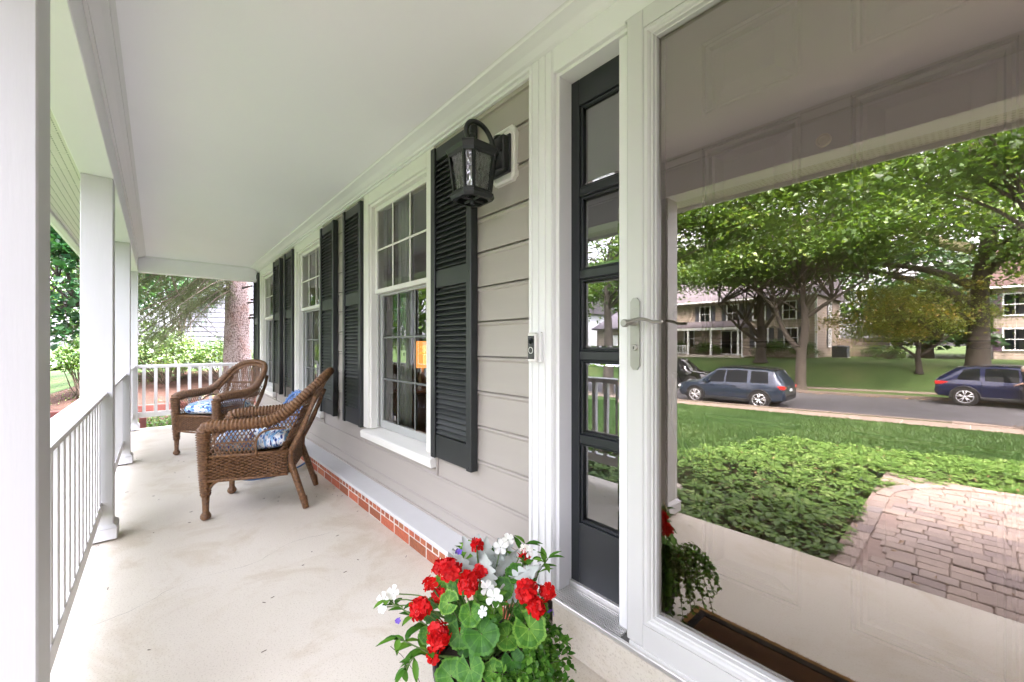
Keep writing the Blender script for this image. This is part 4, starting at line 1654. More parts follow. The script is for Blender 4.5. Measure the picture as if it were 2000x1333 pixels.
def make_chair():
    c = thing('wicker_armchair', '', 'armchair')
    rimh = [(0.268, 0.262, 0.600), (0.276, 0.235, 0.632), (0.288, 0.12, 0.645), (0.292, -0.02, 0.648), (0.288, -0.14, 0.662), (0.278, -0.24, 0.715), (0.268, -0.32, 0.795), (0.245, -0.40, 0.880), (0.190, -0.462, 0.945), (0.10, -0.492, 0.978), (0.0, -0.50, 0.988)]
    full = rimh + [(-x, y, z) for x, y, z in rimh[-2::-1]]
    p = smoothpath(full, 6)
    nr = len(p)
    rr = []
    for q in p:
        t = min(1, max(0, (q.z - 0.66) / 0.25))
        rr.append(0.044 * (1 - t) + 0.027 * t)
    rb = ribbed(p, rr, 0.024, 12, 0.13, flat=0.95)
    rb.build('arm_and_back_rim', 'wicker', c, smooth=True, world=False)
    # second, thinner rim inside the back
    ins = [(x * 0.86, y + 0.012, z - 0.045) for x, y, z in p if z > 0.70]
    ribbed(ins, 0.013, 0.010, 8).build('inner_back_rim', 'wicker', c, smooth=True, world=False)

    mb = MB()
    top_ = [q for q in p if q.z > 0.70]
    for q in (0.30, 0.5, 0.7, 0.88):
        mb.tube([(x * (1 - 0.14 * q), y + 0.012 * q, z - 0.045 * q) for x, y, z in top_], 0.0075, 6)
    for k in range(2, len(top_) - 2):                    # cross wraps of the woven border
        x, y, z = top_[k]
        mb.tube([(x, y - .004, z), (x * .93, y - .002, z - .022), (x * .86, y + .012, z - .045)], 0.006, 5)
    mb.build('woven_border', 'wicker', c, smooth=True, world=False)

    def ztop(x):
        q = 1 - (x / 0.268) ** 2
        return 0.70 + 0.255 * math.sqrt(max(0, q))

    def yb(x, z):
        return -0.235 - max(0, z - 0.42) * 0.47 + 0.05 * (x / 0.27) ** 2

    st = strands(lambda x, z: abs(x) < 0.262 and z < ztop(x), (-0.27, 0.27), (0.42, 0.97), 0.027, 1.7, lambda x, z, s: (x, yb(x, z) + s, z))
    o = st.build('back_lattice', 'wicker', c, world=False, fix=False)
    o['kind'] = 'stuff'
    mb = MB()
    for z in (0.60, 0.735):                             # horizontal binding bands
        w = 0.255 if z < 0.7 else 0.25
        for dz in (-0.006, 0.0, 0.006):
            mb.tube([(x, yb(x, z) - 0.004, z + dz) for x in np.linspace(-w, w, 14)], 0.0042, 5)
    for xx in (-0.17, -0.085, 0, 0.085, 0.17):          # upright canes
        mb.tube([(xx * (0.8 + 0.4 * (z - 0.42)), yb(xx, z) - 0.008, z) for z in np.linspace(0.42, ztop(xx) - 0.02, 10)], 0.005, 5)
    mb.build('back_ribs', 'wicker', c, world=False)
    for sx in (1, -1):
        # side lattice under the arm
        def zarm(y):
            return 0.615 + max(0, -y - 0.10) * 0.45
        st = strands(lambda y, z: -0.26 - 0.47 * (z - 0.42) * 0.5 < y < 0.235 and z < zarm(y) and (y > -0.055 or z > 0.60 - 0.18 * max(0, y + 0.15)), (-0.30, 0.24), (0.425, 0.70), 0.026, 1.7,
                     lambda y, z, s, sx=sx: (sx * (0.284 + 0 * y) + s, y, z))
        o = st.build('side_lattice', 'wicker', c, world=False, fix=False)
        o['kind'] = 'stuff'
        mb = MB()
        mb.tube(smoothpath([(sx * 0.286, 0.235, 0.52), (sx * 0.287, 0.05, 0.52), (sx * 0.287, -0.05, 0.52)], 6), 0.006, 6)
        mb.tube(smoothpath([(sx * 0.288, -0.055, 0.425), (sx * 0.288, -0.055, 0.52), (sx * 0.288, -0.085, 0.575), (sx * 0.288, -0.15, 0.60), (sx * 0.286, -0.24, 0.60)], 6), 0.008, 6)
        mb.build('side_arch', 'wicker', c, world=False, smooth=True)
        # front leg: thick woven post, turned lower leg, wrapped ball foot
        ribbed([(sx * 0.268, 0.262, 0.61), (sx * 0.268, 0.258, 0.45), (sx * 0.264, 0.254, 0.28), (sx * 0.262, 0.252, 0.165)], [0.044, 0.040, 0.036, 0.030], 0.017, 12, 0.13).build('front_post', 'wicker', c, smooth=True, world=False)
        mb = MB()
        mb.lathe([(0.0, 0.002), (0.022, 0.004), (0.031, 0.016), (0.032, 0.030), (0.025, 0.046), (0.019, 0.056), (0.020, 0.10), (0.024, 0.17)], (sx * 0.262, 0.252, 0), 14)
        mb.build('leg', 'wicker', c, smooth=True, world=False)
        # raking back leg that runs up into the back
        mb = ribbed([(sx * 0.250, -0.345, 0.075), (sx * 0.244, -0.31, 0.19), (sx * 0.236, -0.255, 0.36), (sx * 0.238, -0.26, 0.44)], [0.022, 0.023, 0.026, 0.026], 0.012, 10, 0.03)
        mb.tube(smoothpath([(sx * 0.238, -0.262, 0.42), (sx * 0.25, -0.33, 0.56), (sx * 0.262, -0.385, 0.70), (sx * 0.25, -0.43, 0.82)], 5), [0.020] * 8 + [0.017] * 8, 8)
        mb.build('leg', 'wicker', c, smooth=True, world=False)
        ribbed([(sx * 0.250, -0.345, 0.085), (sx * 0.254, -0.365, 0.004)], [0.026, 0.020], 0.010, 10, 0.12).build('foot_wrap', 'wicker', c, smooth=True, world=False)
        # curved knee brace below the front rail
        mb = MB()
        mb.tube(smoothpath([(sx * 0.262, 0.25, 0.19), (sx * 0.235, 0.255, 0.245), (sx * 0.19, 0.258, 0.272)], 5), 0.010, 8)
        mb.tube(smoothpath([(sx * 0.268, 0.24, 0.19), (sx * 0.276, 0.205, 0.245), (sx * 0.28, 0.16, 0.272)], 5), 0.010, 8)
        mb.build('knee_brace', 'wicker', c, smooth=True, world=False)
    # woven seat apron: rows of cane weaving in and out round the seat
    per = []
    def arc(a, b, n):
        for k in range(n):
            t = k / n
            per.append((a[0] + (b[0] - a[0]) * t, a[1] + (b[1] - a[1]) * t))
    arc((0.265, 0.262), (-0.265, 0.262), 44)
    arc((-0.282, 0.245), (-0.272, -0.245), 42)
    arc((-0.235, -0.26), (0.235, -0.26), 40)
    arc((0.272, -0.245), (0.282, 0.245), 42)
    mb = MB()
    for row in range(15):
        z = 0.276 + row * 0.0108
        pts = []
        for k, (x, y) in enumerate(per):
            d = 0.0060 * (1 if (k // 2 + row) % 2 else -1)
            lf = 1 + d / math.hypot(x, y)
            pts.append((x * lf, y * lf, z))
        pts.append(pts[0])
        mb.tube(pts, 0.0056, 5, cap=False)
    o = mb.build('seat_apron', 'wicker', c, world=False, fix=False)
    o['kind'] = 'stuff'
    mb = MB()
    mb.tube(smoothpath([(0.25, 0.266, 0.268), (0.12, 0.27, 0.262), (0, 0.27, 0.258), (-0.12, 0.27, 0.262), (-0.25, 0.266, 0.268)], 5), 0.010, 8)
    for sx in (1, -1):
        mb.tube([(sx * 0.283, 0.24, 0.266), (sx * 0.279, 0, 0.264), (sx * 0.272, -0.25, 0.268)], 0.010, 8)
        mb.tube([(sx * 0.283, 0.24, 0.432), (sx * 0.279, 0, 0.432), (sx * 0.272, -0.25, 0.432)], 0.011, 8)
    mb.tube([(-0.26, 0.266, 0.432), (0.26, 0.266, 0.432)], 0.012, 8)
    mb.build('seat_binding', 'wicker', c, world=False, smooth=True)
    mb = MB()
    mb.box(-0.26, 0.26, -0.25, 0.25, 0.405, 0.425, 0.005)
    mb.build('seat', 'wicker', c, world=False)
    mb = MB()
    mb.box(-0.262, 0.262, -0.248, 0.252, 0.272, 0.404)
    mb.build('apron_lining', 'dark_rubber', c, world=False)
    return c


def cushion_mesh():
    n, m = 40, 14
    vs, fs = [], []
    for j in range(m + 1):
        ph = -PI / 2 + PI * j / m
        cz, sz = abs(math.cos(ph)) ** 0.45, math.copysign(abs(math.sin(ph)) ** 0.9, math.sin(ph))
        for k in range(n):
            a = 2 * PI * k / n
            ca, sa = math.cos(a), math.sin(a)
            x = math.copysign(abs(ca) ** 0.42, ca) * 0.248 * cz
            y = math.copysign(abs(sa) ** 0.42, sa) * 0.245 * cz
            puff = 1 + 0.05 * math.sin(5 * a + 1) * (1 - abs(sz))
            z = 0.068 * sz + 0.014 * (1 - (x / .25) ** 2) * (1 - (y / .25) ** 2) * (sz > 0) + 0.004 * math.sin(9 * x + 14 * y)
            vs.append((x * puff, y * puff, z))
    for j in range(m):
        for k in range(n):
            k2 = (k + 1) % n
            fs.append((j * n + k, j * n + k2, (j + 1) * n + k2, (j + 1) * n + k))
    mb = MB()
    mb.add(vs, fs)
    return mb


def heading(fx, fy):
    """Rotation that turns local +y to the world direction (fx, fy)."""
    return math.atan2(fy, fx) - PI / 2


ch1 = make_chair()
ch1.location = (-3.60, 0.585, 0)
ch1.rotation_euler = (0, 0, heading(-0.39, -0.92))
tag(ch1, 'front brown wicker armchair seen from its side', 'armchair', 'brown wicker armchairs')
ch2 = copy_tree(ch1)
ch2.location = (-5.64, 0.52, 0)
ch2.rotation_euler = (0, 0, heading(0.60, -0.80))
tag(ch2, 'rear brown wicker armchair facing the camera by the end railing', 'armchair', 'brown wicker armchairs')
cu1 = cushion_mesh().build('seat_cushion', 'cushion_print', None, smooth=True, fix=True)
for cu, ch, lab in ((cu1, ch1, 'blue and white patterned cushion on the front wicker chair'), (None, ch2, 'blue and white patterned cushion on the rear wicker chair')):
    if cu is None:
        cu = link(cu1.data, 'seat_cushion')
    cu.location = (ch.location.x, ch.location.y, 0.497)
    cu.rotation_euler = ch.rotation_euler
    tag(cu, lab, 'cushion', 'blue and white chair cushions')

# ------------------------------------------------------------------ blue rocking chair
rk = thing('rocking_chair', 'blue rocking chair with rounded back between the wicker chairs', 'rocking chair', (-4.33, 0.775, 0), heading(0.30, -0.95))
rk.scale = (0.82, 0.84, 0.77)
for sx in (1, -1):
    mb = MB()
    mb.tube(smoothpath([(sx * 0.19, 0.36, 0.075), (sx * 0.19, 0.22, 0.028), (sx * 0.19, 0.0, 0.012), (sx * 0.19, -0.22, 0.035), (sx * 0.19, -0.40, 0.10)], 6), 0.011, 8)
    mb.build('rocker', 'blue_iron', rk, smooth=True, world=False)
    for yy in (0.17, -0.15):
        mb = MB()
        mb.tube(smoothpath([(sx * 0.19, yy, 0.022), (sx * 0.195, yy, 0.2), (sx * 0.20, yy * 0.95, 0.37)], 4), 0.011, 8)
        mb.build('leg', 'blue_iron', rk, smooth=True, world=False)
    mb = MB()
    mb.tube(smoothpath([(sx * 0.20, 0.16, 0.37), (sx * 0.235, 0.18, 0.50), (sx * 0.24, 0.15, 0.575), (sx * 0.24, 0.0, 0.59), (sx * 0.20, -0.20, 0.60)], 5), 0.012, 8)
    mb.build('arm', 'blue_iron', rk, smooth=True, world=False)
mb = MB()
mb.lathe([(0.0, 0.375), (0.20, 0.378), (0.215, 0.385), (0.215, 0.40), (0.20, 0.405), (0.0, 0.395)], (0, 0.0, 0), 28)
mb.build('seat', 'blue_iron', rk, smooth=40, world=False)


def rback(x, z):
    return -0.185 - (z - 0.40) * 0.30 + 0.25 * x * x


mb = MB()
out = [(0.205 * math.sin(a) * (1.0 if math.cos(a) > 0 else 1.05), 0.0, 0.66 - 0.0 + 0.285 * math.cos(a)) for a in np.linspace(-PI * 0.86, PI * 0.86, 46)]
mb.tube([(x, rback(x, z), z) for x, _, z in out], 0.014, 8)
inn = [(0.13 * math.sin(a), 0.0, 0.70 + 0.19 * math.cos(a)) for a in np.linspace(-PI, PI, 40)]
mb.tube([(x, rback(x, z), z) for x, _, z in inn], 0.008, 6)
mb.build('back_frame', 'blue_iron', rk, smooth=True, world=False)
st = strands(lambda x, z: (x / 0.20) ** 2 + ((z - 0.66) / 0.28) ** 2 < 1, (-0.21, 0.21), (0.40, 0.95), 0.032, 1.4, lambda x, z, s: (x, rback(x, z) + s, z), r=0.0035)
o = st.build('back_lattice', 'blue_iron', rk, world=False, fix=False)
o['kind'] = 'stuff'
mb = MB()
for k in range(23):                                      # scalloped edge of the back
    a = -PI * 0.8 + PI * 1.6 * k / 22
    cx, cz = 0.218 * math.sin(a), 0.66 + 0.297 * math.cos(a)
    ring = [(cx + 0.018 * math.cos(b), rback(cx, cz), cz + 0.018 * math.sin(b)) for b in np.linspace(0, 2 * PI, 9)]
    mb.tube(ring, 0.005, 5, cap=False)
o = mb.build('scallop_edge', 'blue_iron', rk, smooth=True, world=False)

# ------------------------------------------------------------------ doormat
mat_ = thing('doormat', 'brown coir doormat with dark border before the storm door', 'doormat', (-0.38, 0.89, 0))
mb = MB()
mb.box(-0.44, 0.50, -0.285, 0.285, 0.001, 0.018, 0.004)
mb.build('mat_edge', 'coir_edge', mat_, world=False)
mb = frame_loop(-0.415, 0.475, -0.26, 0.26, [(0, 0.0185), (0.002, 0.0215), (0.030, 0.0215), (0.032, 0.0185)])
mb.v = [(x, z, y) for x, y, z in mb.v]
mb.build('dark_border', 'coir_black', mat_, world=False)
mb = MB()
mb.box(-0.382, 0.442, -0.227, 0.227, 0.0005, 0.0205, 0.003)
mb.build('mat_field', 'coir', mat_, world=False)
mb = MB()
random.seed(5)
for k, pts in enumerate(([(-0.22, 0.10), (-0.15, 0.13), (-0.08, 0.08), (-0.12, 0.03), (-0.19, 0.05)], [(-0.05, 0.14), (0.05, 0.13), (0.15, 0.12), (0.26, 0.13)], [(-0.02, 0.05), (0.06, 0.08), (0.10, 0.02), (0.05, -0.03), (0.0, 0.0)],
                          [(0.15, 0.05), (0.22, 0.07), (0.26, 0.0), (0.20, -0.04)], [(-0.25, -0.05), (-0.15, -0.10), (-0.05, -0.08), (0.05, -0.12), (0.2, -0.10), (0.3, -0.14)])):
    pth = smoothpath([(a, b, 0.0205) for a, b in pts], 6)
    mb.tube(pth, 0.012, 6, flat=0.12)
mb.build('printed_motif', 'coir_black', mat_, world=False)
# coir fibres sticking out round the edge
n = 2600
t = RNG.random(n)
side_i = RNG.integers(0, 4, n)
ex = np.where(side_i == 0, -0.44, np.where(side_i == 1, 0.50, -0.44 + 0.94 * t))
ey = np.where(side_i == 2, -0.285, np.where(side_i == 3, 0.285, -0.285 + 0.57 * t))
pos = np.stack([ex - 0.38, ey + 0.89, 0.008 + 0.010 * RNG.random(n)], 1)
o = leaf_obj('coir_fibres', pos, 0.014, 'dry_leaf', mat_, tilt=0.9, aspect=0.12, fold=0.0)
o['kind'] = 'stuff'

# ------------------------------------------------------------------ flower pot
PCX, PCYY = -0.985, 0.765
pot = thing('flower_pot', 'black plastic pot brimming with flowers in the foreground', 'pot', (PCX, PCYY, 0))
mb = MB()
mb.lathe([(0.105, 0.0), (0.112, 0.004), (0.148, 0.205), (0.150, 0.21), (0.163, 0.213), (0.166, 0.222), (0.166, 0.243), (0.162, 0.249), (0.154, 0.249), (0.150, 0.243), (0.146, 0.215)], (0, 0, 0), 48, cap=False)
mb.build('pot_wall', 'pot_plastic', pot, smooth=30, world=False)
mb = MB()
mb.lathe([(0.0, 0.222), (0.08, 0.226), (0.147, 0.217)], (0, 0, 0), 28, cap=False)
mb.build('soil', 'soil', pot, smooth=True, world=False)

FW = np.array([-0.7507, 0.6606, 0.0])                    # across / away axes used to lay out the plants in the pot
RT = np.array([0.6606, 0.7507, 0.0])
PC = np.array([PCX, PCYY, 0.0])


def spot(side, away, z):
    return PC + RT * side + FW * away + np.array([0, 0, z])


def orient(n_, d=None, rng=RNG):
    n_ = np.asarray(n_, float)
    n_ = n_ / np.linalg.norm(n_)
    d = rng.normal(0, 1, 3) if d is None else np.asarray(d, float)
    d = d - n_ * (d @ n_)
    d /= np.linalg.norm(d)
    return np.cross(d, n_), d, n_


def petal_cluster(center, out, R, npet, mat, name, parent, psize=0.022, spread=1.0):
    """Round flower head: overlapping cupped petals over a dome."""
    sx, sy, sz = orient(out)
    V, F, C = [], [], []
    nflo = max(1, npet // 2)
    for i in range(nflo):
        u = (i + 0.5) / nflo
        th = math.acos(1 - u * spread)
        ph = i * 2.39996 + RNG.normal(0, 0.2)
        dr = sx * math.sin(th) * math.cos(ph) + sy * math.sin(th) * math.sin(ph) + sz * math.cos(th)
        base = center + dr * R * RNG.uniform(0.7, 1.0)
        a, b, c = orient(dr + RNG.normal(0, 0.22, 3))
        a0 = RNG.random() * 6.28
        tone = RNG.random()
        for p5 in range(5):
            an0 = a0 + 2 * PI * p5 / 5
            s = psize * RNG.uniform(0.9, 1.15)
            k0 = len(V)
            V.append(base)
            for k in range(8):
                an = an0 - 0.62 + 1.24 * k / 7
                rr = s * (0.72 + 0.36 * math.sin(PI * k / 7))
                V.append(base + a * rr * math.cos(an) + b * rr * math.sin(an) + c * (0.16 * s + RNG.normal(0, 0.0009)))
            for k in range(7):
                F.append((k0, k0 + 1 + k, k0 + 2 + k))
                C.append(min(1, max(0, tone * 0.8 + 0.2 * RNG.random())))
    return np_mesh(name, V, F, mat, parent, rnd=C, smooth=True)


def round_leaf(center, n_, R, name, parent, mat='geranium_leaf'):
    """Scalloped geranium leaf: ruffled fan with a notch at the stalk."""
    sx, sy, sz = orient(n_)
    V, F = [center - sz * R * 0.10], []
    m = 72
    rings = (0.3, 0.6, 0.85, 1.0)
    for ri in rings:
        for k in range(m + 1):
            an = 0.22 + (2 * PI - 0.44) * k / m
            lob = 1 + (0.045 * math.cos(an * 7) + 0.035 * math.cos(an * 24)) * ri ** 2
            r = R * ri * lob
            zz = R * (0.045 * ri ** 2 * math.cos(an * 7) + 0.007 * ri * math.cos(an * 24) + 0.12 * (ri ** 2 - 0.3) * (1 + 0.6 * math.cos(an + 1)) + 0.10 * ri ** 2 * math.cos(an * 2 + R * 90) - 0.22 * max(0, ri - 0.7))
            V.append(center + sx * r * math.cos(an) + sy * r * math.sin(an) + sz * zz)
    for k in range(m):
        F.append((0, 1 + k, 2 + k))
    for j in range(len(rings) - 1):
        a, b = 1 + j * (m + 1), 1 + (j + 1) * (m + 1)
        for k in range(m):
            F.append((a + k, b + k, b + k + 1))
            F.append((a + k, b + k + 1, a + k + 1))
    # horseshoe zone and paler veins of the blade
    t0 = RNG.random() * 0.75 + 0.1
    C = []
    for i in range(len(F)):
        if i < m:
            band, k = 0, i
        else:
            band, k = 1 + (i - m) // (2 * m), ((i - m) % (2 * m)) // 2
        C.append(t0 + (0.12, -0.02, -0.20, 0.16)[band] + (0.28 if k % 10 == 5 and band < 3 else 0) + RNG.normal(0, 0.03))
    me = np_mesh(name, V, F, mat, parent, rnd=np.clip(C, 0, 1), smooth=True)
    return me


def stem(mb, a, b, bend=0.0, r=0.0022):
    a, b = Vector(a), Vector(b)
    mid = (a + b) / 2 + Vector((RNG.normal(0, .01), RNG.normal(0, .01), bend))
    mb.tube(smoothpath([a, mid, b], 4), r, 5)


leafmat('geranium_leaf', [(0, (0.028, 0.105, 0.016)), (0.5, (0.06, 0.19, 0.024)), (0.85, (0.13, 0.30, 0.04)), (1, (0.24, 0.43, 0.07))], 0.25, gloss=0.02, rough=0.5)
ger = thing('geranium', 'red geranium with round scalloped leaves in the black pot', 'plant', (PCX, PCYY, 0.22))
K = 0.00158


def pxy(px, py):
    return (px - 950) * K, 1.2 - (py - 673) * K


gst = MB()
heads = [(879, 1105, -0.02, 0.026, 26), (855, 1114, 0.02, 0.016, 12), (916, 1126, -0.04, 0.027, 28), (936, 1117, 0.0, 0.014, 10), (826, 1172, -0.04, 0.026, 24), (853, 1170, 0.02, 0.016, 12), (865, 1204, -0.08, 0.029, 30),
         (858, 1236, -0.09, 0.014, 9), (1025, 1142, -0.03, 0.027, 28), (1044, 1166, -0.05, 0.020, 16), (1066, 1157, 0.0, 0.017, 12), (926, 1080, 0.05, 0.011, 7), (1024, 1102, 0.06, 0.012, 8), (905, 1226, -0.02, 0.008, 5), (838, 1140, 0.0, 0.013, 9)]
for (px, py, aw, R, npet) in heads:
    s, z = pxy(px, py)
    c = spot(s, aw, z)
    out = np.array([0, 0, 0.75]) + RT * s * 2.0 - FW * 0.85
    petal_cluster(c, out, R * 1.12, int(npet * 1.3), 'petal_red', 'flower_head', ger, psize=0.0168)
    stem(gst, spot(s * 0.3, aw * 0.4 + 0.03, 0.23), c, 0.01, 0.0028)
lv = [(943, 1192, -0.10, 0.052), (890, 1258, -0.12, 0.044), (1030, 1192, -0.08, 0.050), (877, 1164, -0.03, 0.034), (884, 1138, 0.02, 0.030), (905, 1142, 0.0, 0.030), (980, 1150, 0.0, 0.034), (1004, 1130, 0.03, 0.032), (838, 1222, -0.03, 0.030),
      (925, 1240, -0.13, 0.040), (965, 1250, -0.12, 0.032), (900, 1215, -0.05, 0.040), (990, 1215, -0.06, 0.040), (950, 1165, 0.0, 0.040), (1010, 1165, 0.04, 0.036), (860, 1150, 0.05, 0.032), (930, 1120, 0.08, 0.036), (975, 1105, 0.10, 0.03), (905, 1100, 0.08, 0.03),
      (840, 1200, 0.02, 0.036), (1050, 1200, 0.03, 0.034), (1000, 1240, -0.10, 0.032), (880, 1190, 0.08, 0.035), (960, 1190, 0.10, 0.035)]
for _k in range(26):
    _a = RNG.uniform(0, 2 * PI)
    _r = RNG.uniform(0.03, 0.16)
    lv.append((950 + _r * math.cos(_a) / K * 0.95, 1205 - RNG.uniform(-20, 60) + 30 * (_r / .16), RNG.uniform(-0.09, 0.09), RNG.uniform(0.022, 0.036)))
for (px, py, aw, R) in lv:
    s, z = pxy(px, py)
    c = spot(s, aw, z)
    n_ = np.array([0, 0, 0.8]) + RT * s * 2.2 - FW * 0.75 + RNG.normal(0, 0.16, 3)
    round_leaf(c, n_, R, 'leaf', ger)
    stem(gst, spot(s * 0.25, aw * 0.3 + 0.02, 0.23), c, 0.0, 0.0024)
gst.build('stems', 'stem_green', ger, smooth=True)


def oval_leaf(V, F, C, base, d, n_, L, W, col):
    d = np.asarray(d, float)
    d = d / np.linalg.norm(d)
    sdw = np.cross(d, n_)
    sdw /= max(np.linalg.norm(sdw), 1e-6)
    nn = np.cross(sdw, d)
    k0 = len(V)
    prof = [(0.0, 0.0), (0.25, 0.8), (0.5, 1.0), (0.75, 0.7), (1.0, 0.0)]
    for t, w in prof:
        c = base + d * L * t - nn * L * 0.25 * t * t
        V += [c + sdw * W * w * 0.5 + nn * W * 0.18 * w, c, c - sdw * W * w * 0.5 + nn * W * 0.18 * w]
    for j in range(4):
        a = k0 + 3 * j
        F += [(a, a + 1, a + 4), (a, a + 4, a + 3), (a + 1, a + 2, a + 5), (a + 1, a + 5, a + 4)]
        C += [col] * 4


# white vinca
vin = thing('vinca', 'white flowered vinca with pointed glossy leaves in the pot', 'plant', (PCX, PCYY, 0.22))


def vinca_flower(c, n_, R):
    sx, sy, sz = orient(n_)
    V, F = [], []
    for p in range(5):
        a0 = 2 * PI * p / 5
        k0 = len(V)
        V.append(c)
        for j in range(7):
            an = a0 - 0.60 + 1.2 * j / 6
            r = R * (0.86 + 0.14 * math.sin(PI * j / 6)) if 0 < j < 6 else R * 0.62
            V.append(c + sx * r * math.cos(an) + sy * r * math.sin(an) + sz * (0.10 * R * math.cos(j * 1.5) + 0.12 * R))
        for j in range(6):
            F.append((k0, k0 + 1 + j, k0 + 2 + j))
    np_mesh('flower', V, F, 'petal_white', vin, rnd=np.full(len(F), RNG.random()))


vst = MB()
for (px, py, aw, R) in [(966, 1121, -0.08, 0.026), (952, 1112, -0.06, 0.022), (946, 1143, -0.09, 0.016), (975, 1070, 0.05, 0.024), (990, 1058, 0.06, 0.020), (1031, 1079, 0.05, 0.018), (1022, 1076, 0.06, 0.014), (752, 1166, -0.02, 0.027), (766, 1159, 0.0, 0.024), (748, 1178, -0.02, 0.018)]:
    s, z = pxy(px, py + (14 if px > 900 else 0))
    c = spot(s, aw, z)
    vinca_flower(c, np.array([0, 0, 0.6]) + RT * (s * 1.5) - FW * 0.9 + RNG.normal(0, .2, 3), R)
    stem(vst, spot(s * 0.4, aw * 0.4, 0.25 if abs(s) < 0.2 else 0.36), c, 0.02, 0.002)
V, F, C = [], [], []
branches = [((-0.05, -0.02, 0.24), (-0.20, -0.05, 0.385), (-0.305, -0.02, 0.425)), ((-0.08, -0.05, 0.24), (-0.17, -0.1, 0.33), (-0.25, -0.09, 0.36)), ((0.02, -0.03, 0.24), (0.02, -0.07, 0.38), (0.03, -0.08, 0.46)), ((0.05, 0.05, 0.24), (0.08, 0.07, 0.45), (0.12, 0.08, 0.545)),
            ((0.06, 0.03, 0.24), (0.10, 0.04, 0.42), (0.14, 0.03, 0.52)), ((-0.10, -0.02, 0.24), (-0.19, -0.05, 0.29), (-0.235, -0.06, 0.25)), ((-0.03, 0.1, 0.24), (-0.06, 0.13, 0.42), (-0.07, 0.14, 0.5)), ((0.1, 0.1, 0.24), (0.16, 0.14, 0.4), (0.2, 0.15, 0.46))]
for br in branches:
    P3 = [spot(*q) for q in br]
    pth = smoothpath(P3, 7)
    vst.tube(pth, 0.0022, 5)
    for i in range(4, len(pth), 2):
        p = np.array(pth[i])
        tdir = np.array(pth[i] - pth[i - 1])
        for k in range(3 if i > len(pth) - 4 else 2):
            d = RNG.normal(0, 1, 3)
            d[2] = d[2] * 0.5 + 0.05
            d = d / np.linalg.norm(d) + tdir / np.linalg.norm(tdir) * 0.6
            oval_leaf(V, F, C, p, d, np.array([0, 0, 1.0]), RNG.uniform(0.038, 0.062), RNG.uniform(0.016, 0.023), RNG.random())
np_mesh('leaves', V, F, 'leaf_pot', vin, rnd=C, smooth=True)['kind'] = 'stuff'
vst.build('stems', 'stem_green', vin, smooth=True)

# dusty miller: felted silver lobed leaves
dm = thing('dusty_miller', 'silvery dusty miller rising behind the red flowers', 'plant', (PCX, PCYY, 0.22))
for (sd0, aw0, z0, L, ang) in [(-0.02, 0.08, 0.44, 0.13, 1.7), (0.0, 0.08, 0.42, 0.14, 1.35), (0.03, 0.08, 0.42, 0.13, 1.0), (-0.03, 0.06, 0.45, 0.11, 2.5), (-0.02, 0.05, 0.43, 0.12, 2.9), (0.05, 0.07, 0.42, 0.13, 0.55), (0.02, 0.06, 0.46, 0.10, 0.3), (0.0, 0.10, 0.46, 0.10, 2.1), (0.04, 0.09, 0.45, 0.11, 1.2), (-0.04, 0.1, 0.43, 0.12, 2.3), (0.01, 0.03, 0.44, 0.10, 1.9), (0.06, 0.05, 0.43, 0.11, 0.8), (-0.01, 0.11, 0.47, 0.09, 1.5), (0.03, 0.03, 0.42, 0.10, 0.1)]:
    base = spot(sd0 * 1.2, aw0 - 0.03, z0 + 0.015)
    d = RT * math.cos(ang) + np.array([0, 0, 1.0]) * math.sin(ang) - FW * 0.35
    d = d / np.linalg.norm(d)
    n_ = -FW + RNG.normal(0, .4, 3)
    sx, sy, sz = orient(n_, d)
    mbl = MB()
    vs = []
    m = 26
    for k in range(m + 1):
        t = k / m
        lob = 0.22 + 0.78 * abs(math.sin(t * PI * 4.6)) ** 0.7
        w = 0.030 * math.sin(PI * (0.12 + 0.88 * t) ** 0.9) * lob + 0.004
        cpt = base + sy * L * t - sz * 0.03 * t * t
        vs += [cpt + sx * w + sz * 0.008 * lob, cpt - sz * 0.002, cpt - sx * w + sz * 0.008 * lob]
    fs = []
    for k in range(m):
        a = 3 * k
        fs += [(a, a + 1, a + 4, a + 3), (a + 1, a + 2, a + 5, a + 4)]
    mbl.add(vs, fs)
    mbl.build('leaf', 'silver_leaf', dm, smooth=True, fix=False)
mb = MB()
mb.tube([spot(0, 0.06, 0.22), spot(0, 0.08, 0.46)], 0.005, 6)
mb.build('stems', 'silver_leaf', dm)

